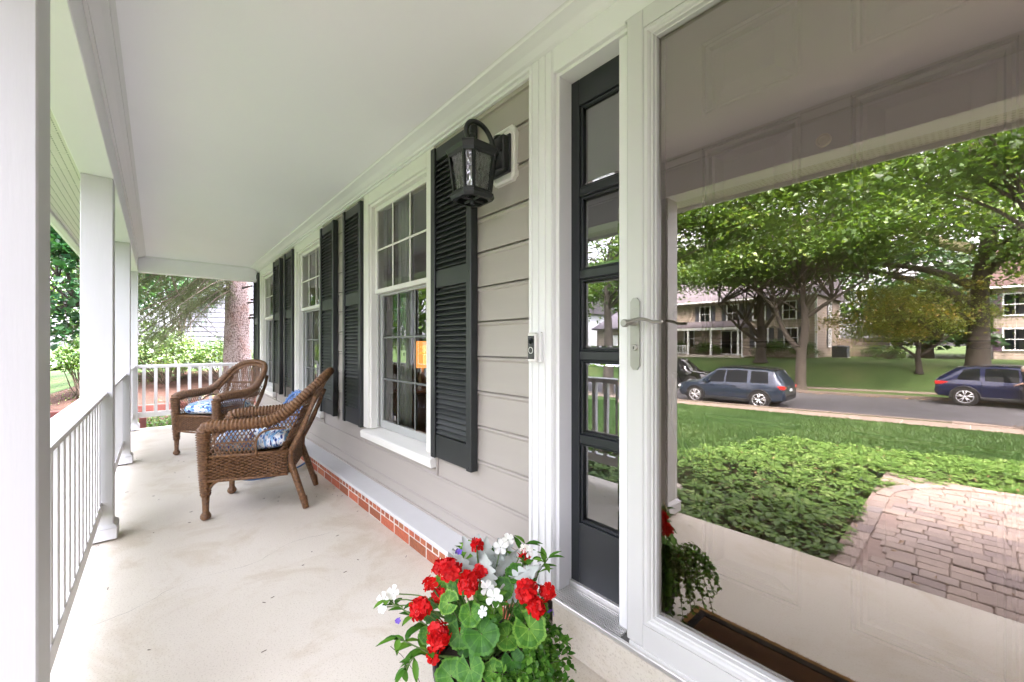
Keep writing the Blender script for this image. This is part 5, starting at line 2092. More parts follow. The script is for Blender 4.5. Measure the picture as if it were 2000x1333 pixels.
# trailing torenia spilling over the rim
tor = thing('trailing_torenia', 'trailing green torenia with violet blooms spilling over the pot rim', 'plant', (PCX, PCYY, 0.22))
tst = MB()
V, F, C = [], [], []
rng2 = np.random.default_rng(3)
for i in range(58):
    a = rng2.uniform(-1.45, 0.9)                         # around the pot: right and front sides
    r0 = 0.12
    o0 = spot(r0 * math.cos(a) * 0.8, r0 * math.sin(a) * 0.8, 0.235)
    reach = rng2.uniform(0.06, 0.17) * (0.75 if a > -0.6 else 1.0) * (1.2 if i % 7 == 0 else 1.0)
    zt = 0.27 + 0.05 * rng2.random()
    ze = zt - rng2.uniform(0.02, 0.26)
    o1 = spot((r0 + reach * 0.4) * math.cos(a), (r0 + reach * 0.4) * math.sin(a), zt)
    a2 = a + rng2.normal(0, 0.2)
    o2 = spot((r0 + reach * 0.75) * math.cos(a2), (r0 + reach * 0.75) * math.sin(a2), (zt + ze) / 2 + 0.03)
    o3 = spot((r0 + reach) * math.cos(a2), (r0 + reach) * math.sin(a2), ze)
    pth = smoothpath([o0, o1, o2, o3], 6)
    tst.tube(pth, 0.0015, 4)
    for q in range(5, len(pth)):
        p = np.array(pth[q])
        for k in range(2 if q % 2 else 3):
            d = rng2.normal(0, 1, 3)
            d[2] = d[2] * 0.5
            oval_leaf(V, F, C, p, d, np.array([0, 0, 1.0]) + rng2.normal(0, .4, 3), rng2.uniform(0.014, 0.027), rng2.uniform(0.011, 0.017), rng2.random())
np_mesh('leaves', V, F, 'leaf_pot', tor, rnd=C, smooth=True)['kind'] = 'stuff'
tst.build('stems', 'stem_green', tor, smooth=True)
for (px, py, aw) in [(1074, 1198, 0.0), (892, 1088, 0.03), (781, 1205, -0.02), (1086, 1290, 0.02)]:
    s, z = pxy(px, py)
    petal_cluster(spot(s, aw, z), np.array([0, 0, .4]) + RT * s * 3 - FW * 0.6, 0.008, 5, 'petal_violet', 'violet_flower', tor, psize=0.0085)
# ------------------------------------------------------------------ front walk of tumbled pavers
WKZ = -0.15


def in_walk(x, y, inset=0.0):
    if y > YE - 0.02 or x > 2.6 or x < -0.575 + inset or y < -3.36 + inset:
        return False
    cx, cy, r = 0.35, -2.45, 0.925 - inset               # rounded outer corner
    if x < cx and y < cy and (x - cx) ** 2 + (y - cy) ** 2 > r * r:
        return False
    return True


mb = MB()
mb.box(-0.60, 2.7, -3.40, YE, WKZ - 0.12, WKZ - 0.012)
walk = structure(mb.build('front_walk', 'joint_sand'), 'front walk of tumbled tan pavers beside the ground cover')
PV = []
for (w, d) in ((0.165, 0.105), (0.110, 0.105), (0.140, 0.105)):
    for j in range(3):
        mb = MB()
        mb.box(-w / 2 + .002, w / 2 - .002, -d / 2 + .002, d / 2 - .002, -0.05, 0, 0.005)
        mb.v = [(x + random.uniform(-.0025, .0025), y + random.uniform(-.0025, .0025), z + random.uniform(-.0015, .0015)) for x, y, z in mb.v]
        me = bpy.data.meshes.new('paver')
        me.from_pydata(mb.v, [], mb.f)
        me.materials.append(MATS['paver'])
        PV.append((w, me))
y = YE - 0.056
row = 0
cnt = 0
far_pav = MB()
while y > -3.36:
    x = -0.575 - random.uniform(0, 0.1)
    while x < 2.6:
        w, me = random.choice(PV)
        cx = x + w / 2
        if in_walk(cx - w * .42, y - .04, 0.105) and in_walk(cx, y, 0.105):
            if cx < 0.62 and cnt < 270:
                o = link(me, 'paver', walk)
                o.location = (cx, y, WKZ + random.uniform(-.004, .004))
                o.rotation_euler = (random.uniform(-.012, .012), random.uniform(-.012, .012), random.uniform(-.015, .015))
                cnt += 1
            else:
                far_pav.box(x + .003, x + w - .003, y - .05, y + .05, WKZ - .04, WKZ + random.uniform(-.004, .004), 0.006)
        x += w
    y -= 0.107
    row += 1
edge = [(-0.52, YE - 0.09 - k * 0.168, PI / 2) for k in range(12)]
for k in range(8):
    t = PI + (k + 0.5) * (PI / 2) / 8
    edge.append((0.35 + 0.87 * math.cos(t), -2.45 + 0.87 * math.sin(t), t + PI / 2))
edge += [(0.44 + k * 0.168, -3.315, 0.0) for k in range(6)]
for (ex_, ey_, ea) in edge:                               # border course following the curve
    o = link(PV[random.randrange(3)][1], 'paver', walk)
    o.location = (ex_, ey_, WKZ + 0.002)
    o.rotation_euler = (random.uniform(-.01, .01), random.uniform(-.01, .01), ea + random.uniform(-.02, .02))
o = far_pav.build('paver_rest', 'paver', walk)
o['kind'] = 'stuff'

# ------------------------------------------------------------------ ground cover bed
def bed_outer(x):
    if x < -2.5:
        return -2.35 - 0.12 * math.sin(x * 2.2)
    if x < -1.9:
        return -2.35 - 2.4 * sstep((x + 2.5) / 0.6)
    return -4.75 - 0.62 * (x + 1.9) - 0.12 * math.sin(x * 3)


def in_bed(x, y):
    if y > YE - 0.03 or y < bed_outer(x):
        return False
    if x > -0.60 and y > -3.38 and in_walk(x, y):
        return False
    if (x + 2.25) ** 2 / 0.20 + (y + 1.35) ** 2 / 0.07 < 1:          # flat stone
        return False
    return True


rg = np.random.default_rng(21)
pts = []
while len(pts) < 5600:
    x, y = rg.uniform(-8.5, 2.2), rg.uniform(-6.4, -0.4)
    if not in_bed(x, y):
        continue
    if x < -3.2 and rg.random() < 0.55:
        continue
    pts.append((x, y))
pts = np.array(pts)
zb_ = np.array([gz(x, y) for x, y in pts])
hz_ = zb_ + 0.16 + 0.035 * np.sin(pts[:, 0] * 3.1 + 1) * np.cos(pts[:, 1] * 2.7) + rg.normal(0, 0.022, len(pts))
V, C = [], []
nl = 7
N = len(pts)
ang = rg.random((N, 1)) * 2 * PI + np.arange(nl)[None, :] * (2 * PI / nl) + rg.normal(0, .15, (N, nl))
L = rg.uniform(0.045, 0.075, (N, nl))
el = rg.uniform(-0.25, 0.55, (N, nl))
d = np.stack([np.cos(ang) * np.cos(el), np.sin(ang) * np.cos(el), np.sin(el)], -1)
sdw = np.stack([-np.sin(ang), np.cos(ang), np.zeros_like(ang)], -1)
up = np.cross(d, sdw)
c0 = np.stack([pts[:, 0], pts[:, 1], hz_], -1)[:, None, :]
b = c0 + d * 0.006
m1 = c0 + d * (L * 0.62)[..., None]
tip = c0 + d * L[..., None] - np.array([0, 0, 1.0]) * (L * 0.22)[..., None]
wv = (L * 0.24)[..., None]
l = m1 + sdw * wv - up * wv * 0.25
r = m1 - sdw * wv - up * wv * 0.25
V = np.stack([b, l, tip, r], 2).reshape(-1, 3)
n4 = np.arange(N * nl)[:, None] * 4
F = np.concatenate([n4 + np.array([[0, 2, 1]]), n4 + np.array([[0, 3, 2]])], 1).reshape(-1, 3)
C = np.repeat(np.clip(rg.random((N, 1)) * 0.7 + rg.random((N, nl)) * 0.4, 0, 1).ravel(), 2)
o = np_mesh('ground_cover', V, F, 'leaf_cover', rnd=C)
tag(o, 'bright green leafy ground cover filling the bed by the walk', 'ground cover', kind='stuff')
# dark earth under it
bx = np.linspace(-8.6, 2.3, 60)
V, F = [], []
for i, x in enumerate(bx):
    ys_ = np.linspace(YE - 0.01, bed_outer(x) + 0.02, 14)
    for j, y in enumerate(ys_):
        V.append((x, y, gz(x, y) + 0.012))
    if i:
        for j in range(13):
            a = (i - 1) * 14 + j
            F.append((a, a + 14, a + 15, a + 1))
structure(np_mesh('garden_bed', V, F, 'earth', smooth=True), 'dark soil bed under the ground cover')
# stems and older leaves lower down
q = pts[rg.integers(0, N, 9000)] + rg.normal(0, .03, (9000, 2))
zz = np.array([gz(x, y) for x, y in q])
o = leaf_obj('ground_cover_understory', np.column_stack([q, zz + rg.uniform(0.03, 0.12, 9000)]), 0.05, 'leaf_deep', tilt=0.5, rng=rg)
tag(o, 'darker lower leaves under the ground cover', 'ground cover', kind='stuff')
# flat stepping stone in the bed
mb = MB()
rs = np.random.default_rng(2)
ring = [(0.40 * math.cos(a) * (1 + rs.normal(0, .06)), 0.21 * math.sin(a) * (1 + rs.normal(0, .06))) for a in np.linspace(0, 2 * PI, 14, endpoint=False)]
loft(mb, [[(-2.25 + x * k, -1.35 + y * k, z) for x, y in ring] for k, z in ((0.95, -0.34), (1.0, -0.22), (0.93, -0.185))])
o = mb.build('flat_stone', 'stone', smooth=40)
tag(o, 'pale flat stone among the ground cover', 'stone')

# ------------------------------------------------------------------ grass blades of the near lawn
NG = 150000
gx = rg.uniform(-11, 3.2, NG)
gd = 2.3 + 13.0 * rg.random(NG) ** 1.3
gy = -gd
keep = gy < np.array([bed_outer(x) for x in gx]) + 0.05
gx, gy = gx[keep], gy[keep]
n = len(gx)
gzv = np.array([gz(x, y) for x, y in zip(gx, gy)])
h = rg.uniform(0.035, 0.075, n)
w = rg.uniform(0.004, 0.008, n) * (1 + (-gy - 2.3) / 9)
a = rg.random(n) * PI
lean = rg.normal(0, 0.025, (n, 2))
p0 = np.column_stack([gx - w * np.cos(a), gy - w * np.sin(a), gzv])
p1 = np.column_stack([gx + w * np.cos(a), gy + w * np.sin(a), gzv])
p2 = np.column_stack([gx + lean[:, 0], gy + lean[:, 1], gzv + h])
V = np.stack([p0, p1, p2], 1).reshape(-1, 3)
F = np.arange(3 * n).reshape(-1, 3)
patch = 0.5 + 0.35 * np.sin(gx * 1.3 + 2 * np.sin(gy * .7)) * np.cos(gy * 1.1)
o = np_mesh('grass', V, F, 'grass_blade', rnd=np.clip(patch * 0.6 + rg.random(n) * 0.4, 0, 1))
tag(o, 'mown grass blades of the front lawn', 'grass', kind='stuff')
# fallen leaves along the gutter
nf = 900
fx = rg.uniform(-12, 5, nf)
fy = np.where(rg.random(nf) < 0.6, -16.98 - np.abs(rg.normal(0, .35, nf)), -25.3 + np.abs(rg.normal(0, .25, nf)))
fz = np.array([z_road(x) for x in fx]) + 0.012
o = leaf_obj('fallen_leaves', np.column_stack([fx, fy, fz]), rg.uniform(.05, .12, nf), 'dry_leaf', tilt=0.3, aspect=0.8, rng=rg)
tag(o, 'dry brown leaves gathered along the kerbs', 'leaves', kind='stuff')

nf = 260
q = np.column_stack([rg.uniform(-4, 1.8, nf), rg.uniform(-5.5, -0.45, nf)])
zq = np.array([WKZ + 0.012 if in_walk(a, b) else gz(a, b) + 0.19 for a, b in q])
keep = np.array([in_walk(a, b) or b > bed_outer(a) for a, b in q])
o = leaf_obj('garden_litter', np.column_stack([q, zq])[keep], rg.uniform(.02, .05, keep.sum()), 'dry_leaf', tilt=0.4, aspect=0.5, rng=rg)
tag(o, 'small dry leaves dropped on the walk and ground cover', 'leaves', kind='stuff')

# storm drain grate in the near kerb
dr = thing('storm_drain', 'concrete storm drain opening in the near kerb', 'drain', (0.35, -16.9, z_road(0.35)))
mb = MB()
mb.box(-0.75, 0.75, -0.02, 0.28, 0.06, 0.142, 0.01)
mb.build('drain_slab', 'pavement', dr, world=False)
for k in range(3):
    mb = MB()
    mb.box(-0.65 + k * 0.45, -0.25 + k * 0.45, -0.062, -0.0202, 0.02, 0.10)
    mb.build('drain_slot', 'black_plastic', dr, world=False)

# ------------------------------------------------------------------ trees
def limb(mb, a, b, r0, r1, rng, sag=0.0, wob=0.05, n=7, sides=7):
    a, b = np.asarray(a, float), np.asarray(b, float)
    L = np.linalg.norm(b - a)
    pts = []
    for k in range(n):
        t = k / (n - 1)
        p = a + (b - a) * t
        if 0 < k < n - 1:
            p = p + rng.normal(0, wob * L / n, 3)
        p = p + np.array([0, 0, sag * 4 * t * (1 - t)])
        pts.append(p)
    pts = smoothpath(pts, 2)
    m = len(pts)
    mb.tube(pts, [r0 + (r1 - r0) * i / (m - 1) for i in range(m)], sides)
    return np.array([list(p) for p in pts])


def tree(name, label, base, trunk, blobs, nleaf, lsize, lmat, bark, seed, limbs=(), group=None, tilt=0.55, clump=None, leaf_aspect=0.8, cat='tree'):
    """trunk: list of (x,y,z,r). blobs: ellipsoids (center, radii, weight). limbs: explicit limb paths."""
    rng = np.random.default_rng(seed)
    t = thing(name, label, cat, base, 0, group)
    mb = MB()
    P = smoothpath([(x, y, z) for x, y, z, r in trunk], 5)
    rr = np.interp(np.linspace(0, len(trunk) - 1, len(P)), range(len(trunk)), [q[3] for q in trunk])
    mb.tube(P, list(rr), 12)
    mb.build('trunk', bark, t, smooth=True)
    lb = MB()
    P_ = np.array([list(p) for p in P])
    for lp in limbs:
        pth = smoothpath([q[:3] for q in lp], 5)
        lr = np.interp(np.linspace(0, len(lp) - 1, len(pth)), range(len(lp)), [q[3] for q in lp])
        lb.tube(pth, list(lr), 9)
    wts = np.array([b_[2] for b_ in blobs], float)
    wts /= wts.sum()
    cl = []
    ncl = clump or max(30, nleaf // 130)
    for k in range(ncl):
        c, rad, _ = blobs[rng.choice(len(blobs), p=wts)]
        v = norm(rng.normal(0, 1, 3)) * rng.uniform(0.45, 1.0) ** 0.5
        p = np.array(c) + v * np.array(rad)
        cl.append(p)
    cl = np.array(cl)
    tz = P_[int(len(P_) * 0.62):]
    for k in range(min(ncl, 70)):
        p = cl[k]
        s = tz[rng.integers(0, len(tz))]
        if limbs and rng.random() < 0.6:
            lp = limbs[rng.integers(0, len(limbs))]
            s = np.array(lp[rng.integers(len(lp) // 2, len(lp))][:3])
        L = np.linalg.norm(p - s)
        if L > 0.4:
            limb(lb, s, p, min(0.055, 0.010 + 0.008 * L), 0.006, rng, sag=0.05 * L, n=5, sides=5)
    lb.build('limbs', bark, t, smooth=True)
    per = rng.dirichlet(np.ones(ncl) * 3) * nleaf
    pos, shade = [], []
    for k in range(ncl):
        m = int(per[k]) + 1
        rad = np.mean([b_[1] for b_ in blobs]) * 0.24
        q = rng.normal(0, 1, (m, 3)) * np.array([rad, rad, rad * 0.42])
        q[:, 2] -= 0.12 * (q[:, 0] ** 2 + q[:, 1] ** 2) / rad
        pos.append(cl[k] + q)
        shade.append(np.clip(rng.normal(0.5, 0.16) + rng.normal(0, 0.2, m), 0, 1))
    pos = np.concatenate(pos)
    shade = np.concatenate(shade)
    leaf_obj('crown', pos, rng.uniform(0.45, 1.4, len(pos)) * lsize, lmat, t, rng=rng, shade=shade, tilt=tilt, aspect=leaf_aspect, droop=0.3)
    return t


def gt(x, y):
    return gz(x, y) - 0.05


def street_tree(x, y, h, r, seed, label, blobs, n, ls, **kw):
    z = gt(x, y)
    tr = [(x, y, z, r * 1.5), (x, y, z + 0.35, r * 1.05), (x + 0.05, y, z + h * 0.35, r * 0.85), (x, y + 0.1, z + h * 0.7, r * 0.5), (x + 0.1, y, z + h, r * 0.15)]
    return tree('street_tree', label, (x, y, z), tr, blobs, n, ls, kw.pop('mat', 'leaf_maple'), kw.pop('bark', 'bark_grey'), seed, group='broadleaf trees along the street', **kw)


# A: on the lawn in front of the tan house
xa, ya = -10.3, -31.2
za = gt(xa, ya)
tree('street_tree', 'leafy tree on the lawn right before the tan house', (xa, ya, za),
     [(xa, ya, za, .55), (xa, ya, za + .4, .36), (xa + .05, ya, za + 2.0, .30), (xa - .05, ya, za + 4.5, .22), (xa, ya, za + 8.5, .05)],
     [((xa, ya, 7.9), (4.6, 4.2, 2.4), 2), ((xa - 2.8, ya + 2, 7.0), (3.0, 2.6, 1.3), 1), ((xa + 2.5, ya + 1, 6.8), (2.6, 2.6, 1.5), 1)], 23000, 0.22, 'leaf_maple', 'bark_dark', 31,
     limbs=[[(xa, ya, 1.6, .16), (xa - .9, ya + .3, 3.0, .12), (xa - 2.4, ya + .6, 4.6, .05)], [(xa, ya, 2.0, .15), (xa + .9, ya, 3.4, .1), (xa + 2.2, ya + .4, 5.2, .04)], [(xa, ya, 1.3, .13), (xa - 1.0, ya + 1.2, 2.4, .1), (xa - 2.2, ya + 2, 4.2, .04)]],
     group='broadleaf trees along the street')
# B: forked trunk at the far kerb
xb, yb_ = -6.6, -25.9
zb0 = gt(xb, yb_)
tree('street_tree', 'forked street tree at the far kerb behind the blue car', (xb, yb_, zb0),
     [(xb, yb_, zb0, .46), (xb, yb_, zb0 + .35, .30), (xb + .05, yb_, zb0 + 2.2, .25), (xb + .25, yb_, zb0 + 4.0, .19), (xb + .1, yb_, zb0 + 6.2, .14), (xb + .3, yb_ - .2, zb0 + 10, .06)],
     [((xb, yb_, 9.0), (5.0, 4.2, 3.0), 3), ((xb - 3.4, yb_ + 1, 6.6), (2.6, 2.6, 1.2), 1.1), ((xb + 3.0, yb_ + .5, 7.2), (3.0, 2.8, 1.8), 1)], 26000, 0.21, 'leaf_maple', 'bark_grey', 32,
     limbs=[[(xb + .05, yb_, zb0 + 2.2, .18), (xb - .75, yb_ - .1, zb0 + 3.3, .14), (xb - 1.25, yb_, zb0 + 4.8, .11), (xb - 1.5, yb_, zb0 + 7.0, .06)],
            [(xb + .2, yb_, zb0 + 4.2, .14), (xb + 1.5, yb_, zb0 + 5.2, .09), (xb + 3.0, yb_, zb0 + 6.2, .04)], [(xb - 1.2, yb_, zb0 + 4.8, .1), (xb - 2.2, yb_ + .5, zb0 + 6.0, .06), (xb - 3.4, yb_ + 1, zb0 + 6.8, .03)]],
     group='broadleaf trees along the street')
# C: massive tree with sweeping limbs and pale patched bark
xc, yc = 0.25, -30.5
zc = gt(xc, yc)
tree('street_tree', 'massive spreading tree with pale patched limb by the navy car', (xc, yc, zc),
     [(xc, yc, zc, .74), (xc, yc, zc + .5, .48), (xc + .05, yc, zc + 2.5, .39), (xc + .1, yc, zc + 5.0, .33), (xc + .45, yc, zc + 8.0, .30), (xc + .3, yc, zc + 12.5, .22), (xc + .8, yc, zc + 16, .06)],
     [((xc - 2.5, yc, 11.0), (5.5, 5.0, 3.2), 3), ((xc - 5.5, yc + 1, 8.3), (3.2, 3.0, 1.8), 1.4), ((xc + 4, yc, 10), (4.5, 4.5, 3.6), 1.6), ((xc + 1.0, yc + 5.0, 7.8), (3.4, 2.4, 1.3), .8), ((xc + 2.2, yc + .5, 5.6), (1.6, 2.0, 1.3), .7), ((xc - 1, yc + 2.5, 13.5), (5, 4, 2.6), 1.3)], 27000, 0.23, 'leaf_maple', 'bark_dark', 33,
     limbs=[[(xc - .3, yc, 3.4, .30), (xc - 1.4, yc + .2, 4.3, .24), (xc - 3.4, yc + .4, 5.3, .17), (xc - 5.4, yc + .6, 6.0, .11), (xc - 7.6, yc + .8, 6.3, .04)],
            [(xc - .2, yc, 4.4, .24), (xc - 1.8, yc, 5.4, .17), (xc - 4.4, yc - .3, 6.3, .10), (xc - 6.8, yc, 6.9, .04)],
            [(xc + .3, yc, 5.0, .24), (xc + 1.8, yc, 7.0, .17), (xc + 4.0, yc, 9.0, .06)],
            [(xc + .2, yc, 6.0, .2), (xc + 1.5, yc + 1.4, 6.6, .13), (xc + 3.0, yc + 2.8, 6.9, .05)]],
     group='broadleaf trees along the street')
tr_c = bpy.context.scene.objects.get('street_tree.002')
mb = MB()
pth = smoothpath([(xc - .2, yc + .3, 6.3), (xc - 1.5, yc + .9, 6.9), (xc - 2.7, yc + 1.2, 8.3), (xc - 3.8, yc + 1.5, 9.9), (xc - 4.7, yc + 1.6, 11.3), (xc - 5.4, yc + 1.7, 12.6)], 6)
mb.tube(pth, list(np.linspace(.27, .09, len(pth))), 10)
o = mb.build('patched_limb', 'bark_sycamore', tr_c, smooth=True)
o['label'] = 'pale patched limb'
# D: small golden maple
xd, yd = -1.94, -30.2
zd = gt(xd, yd)
tree('ornamental_maple', 'small golden ornamental maple left of the massive tree', (xd, yd, zd),
     [(xd, yd, zd, .22), (xd, yd, zd + .3, .15), (xd - .05, yd, zd + 1.0, .13), (xd, yd, zd + 1.9, .08), (xd, yd, zd + 3.2, .02)],
     [((xd - .4, yd, 2.7), (3.6, 2.6, .9), 2), ((xd, yd, 4.0), (2.8, 2.2, 1.0), 1.4), ((xd - 1.8, yd + .4, 1.9), (1.8, 1.6, .4), .6)], 19000, 0.12, 'leaf_gold', 'bark_dark', 34,
     limbs=[[(xd, yd, zd + .9, .09), (xd - .8, yd, zd + 1.6, .06), (xd - 2.2, yd, zd + 2.6, .02)], [(xd, yd, zd + 1.0, .09), (xd + .9, yd, zd + 1.9, .06), (xd + 2.0, yd, zd + 3.0, .02)], [(xd, yd, zd + 1.2, .07), (xd - .3, yd, zd + 2.4, .05), (xd - .9, yd + .2, zd + 3.6, .02)]])
# near side street trees
street_tree(1.45, -16.35, 9.5, 0.34, 35, 'near street tree whose roots show by the storm drain', [((1.6, -16.3, 8.2), (4.6, 4.2, 2.4), 3), ((-.6, -15.6, 6.9), (2.4, 2.0, 1.0), .8)], 14000, 0.18)
street_tree(-13.4, -16.3, 8.5, 0.30, 36, 'near street tree mirrored at the left in the sidelight', [((-13.2, -16.2, 6.2), (4.4, 4.0, 2.6), 3), ((-9.4, -16.0, 6.4), (2.8, 2.2, 1.5), 1.6), ((-7.4, -15.2, 7.4), (2.2, 2.0, 1.2), 1), ((-5.4, -15.4, 6.6), (2.2, 1.6, 1.0), 1), ((-3.6, -15.2, 7.4), (1.8, 1.6, .9), .7)], 27000, 0.17)
street_tree(-22.0, -16.3, 8.5, 0.30, 46, 'second near street tree farther down the sidewalk', [((-22, -16.2, 6.0), (4.4, 4.0, 3.0), 3)], 9000, 0.22)
street_tree(-19.5, -29.5, 9.5, 0.32, 47, 'street tree before the garage of the tan house', [((-19.5, -29, 7.2), (4.6, 4.0, 2.6), 3)], 10000, 0.25)
street_tree(-29.0, -29.8, 9.5, 0.32, 48, 'street tree before the white house', [((-29, -29, 6.8), (4.8, 4.0, 3.0), 3)], 9000, 0.28)
# trees behind the far houses
for k, (x, y, h, rr_, lab) in enumerate([(-4.6, -50, 12, 5.5, 'dark tree behind the wooden fence'), (1.5, -56, 15, 6.5, 'tall dark tree behind the massive tree'), (-13, -52, 15, 6.5, 'tall tree rising over the tan house'), (-23, -53, 14, 6.5, 'tall tree over the garage of the tan house'),
                                          (-34, -52, 14, 7, 'tall tree behind the white house'), (10, -54, 15, 7, 'tall tree behind the plum-shuttered house'), (-2.2, -42, 6.2, 3.2, 'low dark tree between the two far houses'), (-46, -45, 14, 8, 'broad tree far down the street'),
                                          (-20, -8.0, 9, 3.6, 'yard tree on the neighbouring lawn'), (-30, -4.5, 11, 4.5, 'large tree far along the front gardens')]):
    z = gt(x, y)
    tree('background_tree', lab, (x, y, z), [(x, y, z, .4), (x, y, z + h * .3, .3), (x, y, z + h * .9, .05)],
         [((x, y, z + h * .62), (rr_, rr_, h * .36), 3), ((x + rr_ * .4, y + rr_ * .5, z + h * .4), (rr_ * .7, rr_ * .6, h * .2), 1)], 6500 if k != 8 else 9000, 0.42 if k < 8 else 0.24, 'leaf_deep' if k in (0, 1, 6) else 'leaf_maple', 'bark_dark', 60 + k, group='trees beyond the houses')

# shrubs -----------------------------------------------------------------
def bush(name, label, c, rad, n, ls, mat, seed, group=None, flowers=None, cat='shrub', stemmat='twig'):
    rng = np.random.default_rng(seed)
    zg = gt(c[0], c[1])
    t = thing(name, label, cat, (c[0], c[1], zg), 0, group)
    ncl = max(14, n // 60)
    v = norm(rng.normal(0, 1, (ncl, 3))) * (rng.uniform(0.35, 1, (ncl, 1)) ** 0.4)
    v[:, 2] = np.abs(v[:, 2]) * 1.05 - 0.12
    cl = np.array(c) + v * np.array(rad)
    mb = MB()
    for k in range(min(ncl, 26)):
        s = np.array([c[0] + rng.normal(0, .08), c[1] + rng.normal(0, .08), zg])
        limb(mb, s, cl[k], 0.014, 0.005, rng, n=4, sides=5)
    mb.build('stem', stemmat, t, smooth=True)
    m = n // ncl
    sp = np.mean(rad) * 0.2
    pos = np.repeat(cl, m, 0) + rng.normal(0, 1, (ncl * m, 3)) * np.array([sp, sp, sp * .7])
    sh = np.repeat(rng.normal(.5, .18, ncl), m) + rng.normal(0, .2, ncl * m)
    leaf_obj('foliage', pos, rng.uniform(.7, 1.2, len(pos)) * ls, mat, t, rng=rng, shade=sh, tilt=0.6, aspect=0.6)
    if flowers:
        nf_, fs_, fm = flowers
        fc = cl[rng.integers(0, ncl, nf_)] + rng.normal(0, sp * .7, (nf_, 3)) + np.array([-0.0, -0.03, 0.06])
        k2 = 9
        pos = np.repeat(fc, k2, 0) + rng.normal(0, fs_ * .5, (nf_ * k2, 3))
        leaf_obj('blossom', pos, fs_, fm, t, rng=rng, tilt=.9, aspect=.9)
    return t


bush('flowering_shrub', 'white flowering shrub left behind the end railing', (-13.6, 0.15, 0.85), (0.9, 0.85, 0.70), 5200, 0.075, 'leaf_shrub', 71, flowers=(70, 0.05, 'petal_white'))
bush('azalea', 'low green azalea left of the spruce trunk', (-13.5, 1.35, 0.75), (0.9, 0.75, 0.55), 4500, 0.07, 'leaf_shrub', 72)
bush('azalea', 'small green azalea right of the spruce trunk', (-13.6, 2.75, 0.85), (0.9, 0.6, 0.55), 3000, 0.07, 'leaf_shrub', 73)
bush('shrub', 'yellow-green bush seen between the first two posts', (-13.2, -1.28, 0.75), (0.55, 0.35, 0.65), 1800, 0.08, 'leaf_cover', 74)
bush('shrub', 'round clipped bush at the left of the tan house porch', (-18.3, -34.6, 0.7), (1.3, 0.9, 0.8), 1500, 0.16, 'leaf_deep', 75)
bush('shrub', 'pale round bush beside the clipped one', (-15.6, -34.6, 0.65), (1.2, 0.9, 0.75), 1500, 0.16, 'leaf_shrub', 76)
bush('shrub', 'wide low bush under the tan house windows', (-10.2, -35.0, 0.65), (1.8, 0.7, 0.75), 1800, 0.16, 'leaf_shrub', 77)
bush('shrub', 'bush at the right corner of the tan house', (-8.4, -34.9, 0.6), (0.9, 0.7, 0.7), 1100, 0.16, 'leaf_shrub', 78)
bush('shrub', 'small bush at the end of the wooden fence', (-3.9, -36.2, 0.5), (1.2, 0.9, 0.6), 1100, 0.16, 'leaf_shrub', 79)
bush('shrub', 'bush before the plum-shuttered house', (3.6, -38.5, 0.6), (1.5, 0.9, 0.7), 1100, 0.18, 'leaf_shrub', 80)

# hosta ------------------------------------------------------------------
ho = thing('hosta', 'blue-green hosta clump at the edge of the mulch', 'plant', (-9.6, -1.12, gt(-9.6, -1.12)))
V, F, C = [], [], []
for k in range(34):
    a = rg.random() * 2 * PI
    b0 = np.array([-9.6, -1.12, -0.26])
    d = np.array([math.cos(a), math.sin(a), rg.uniform(.4, 1.6)])
    oval_leaf(V, F, C, b0 + d * .05, d, np.array([0, 0, 1.]) - d * .3, rg.uniform(.22, .34), rg.uniform(.09, .13), rg.random())
np_mesh('leaves', V, F, 'leaf_vine', ho, rnd=C, smooth=True)

# vine-hung tree between the first two posts -----------------------------
xv, yv = -10.6, -1.35
zv = gt(xv, yv)
tree('vine_covered_tree', 'tree draped in broad green vine leaves beyond the railing', (xv, yv, zv), [(xv, yv - .5, zv, .16), (xv, yv - .4, 1.2, .13), (xv - .1, yv - .3, 3.2, .1), (xv, yv, 5.4, .04)],
     [((xv, yv + .1, 3.9), (1.2, 1.15, 1.2), 1.6), ((xv + .1, yv + .05, 2.4), (1.0, 1.0, 1.1), 1.6), ((xv - .5, yv, 1.7), (.6, .8, .5), .5)], 9500, 0.115, 'leaf_vine', 'bark_grey', 91, tilt=0.5,
     limbs=[[(xv, yv - .4, 1.6, .05), (xv + .2, yv + .3, 1.9, .03), (xv + .3, yv + .8, 2.0, .012)], [(xv, yv - .3, 2.8, .05), (xv + .2, yv + .2, 2.9, .035), (xv + .3, yv + .9, 2.75, .012)]], clump=150)

# spruce at the porch end ------------------------------------------------
sx_, sy_ = -9.55, 1.18
sp = thing('spruce_tree', 'thick grey-pink spruce trunk with drooping olive branches beyond the end railing', 'tree', (sx_, sy_, gt(sx_, sy_)))
mb = MB()
zs = np.linspace(-0.35, 6.5, 60)
n = 40
rsn = np.random.default_rng(8)
vs, fs = [], []
for i, z in enumerate(zs):
    r0 = 0.235 + 0.10 * math.exp(-(z + .3) / 0.35) - 0.013 * z
    for k in range(n):
        a = 2 * PI * k / n
        r_ = r0 * (1 + 0.03 * math.sin(5 * a + z * 2) + 0.018 * rsn.normal())
        vs.append((sx_ + r_ * math.cos(a) - 0.012 * z, sy_ + r_ * math.sin(a) + 0.015 * z, z))
for i in range(len(zs) - 1):
    for k in range(n):
        fs.append((i * n + k, i * n + (k + 1) % n, (i + 1) * n + (k + 1) % n, (i + 1) * n + k))
mb.add(vs, fs)
mb.build('trunk', 'bark_spruce', sp, smooth=True)
mb = MB()
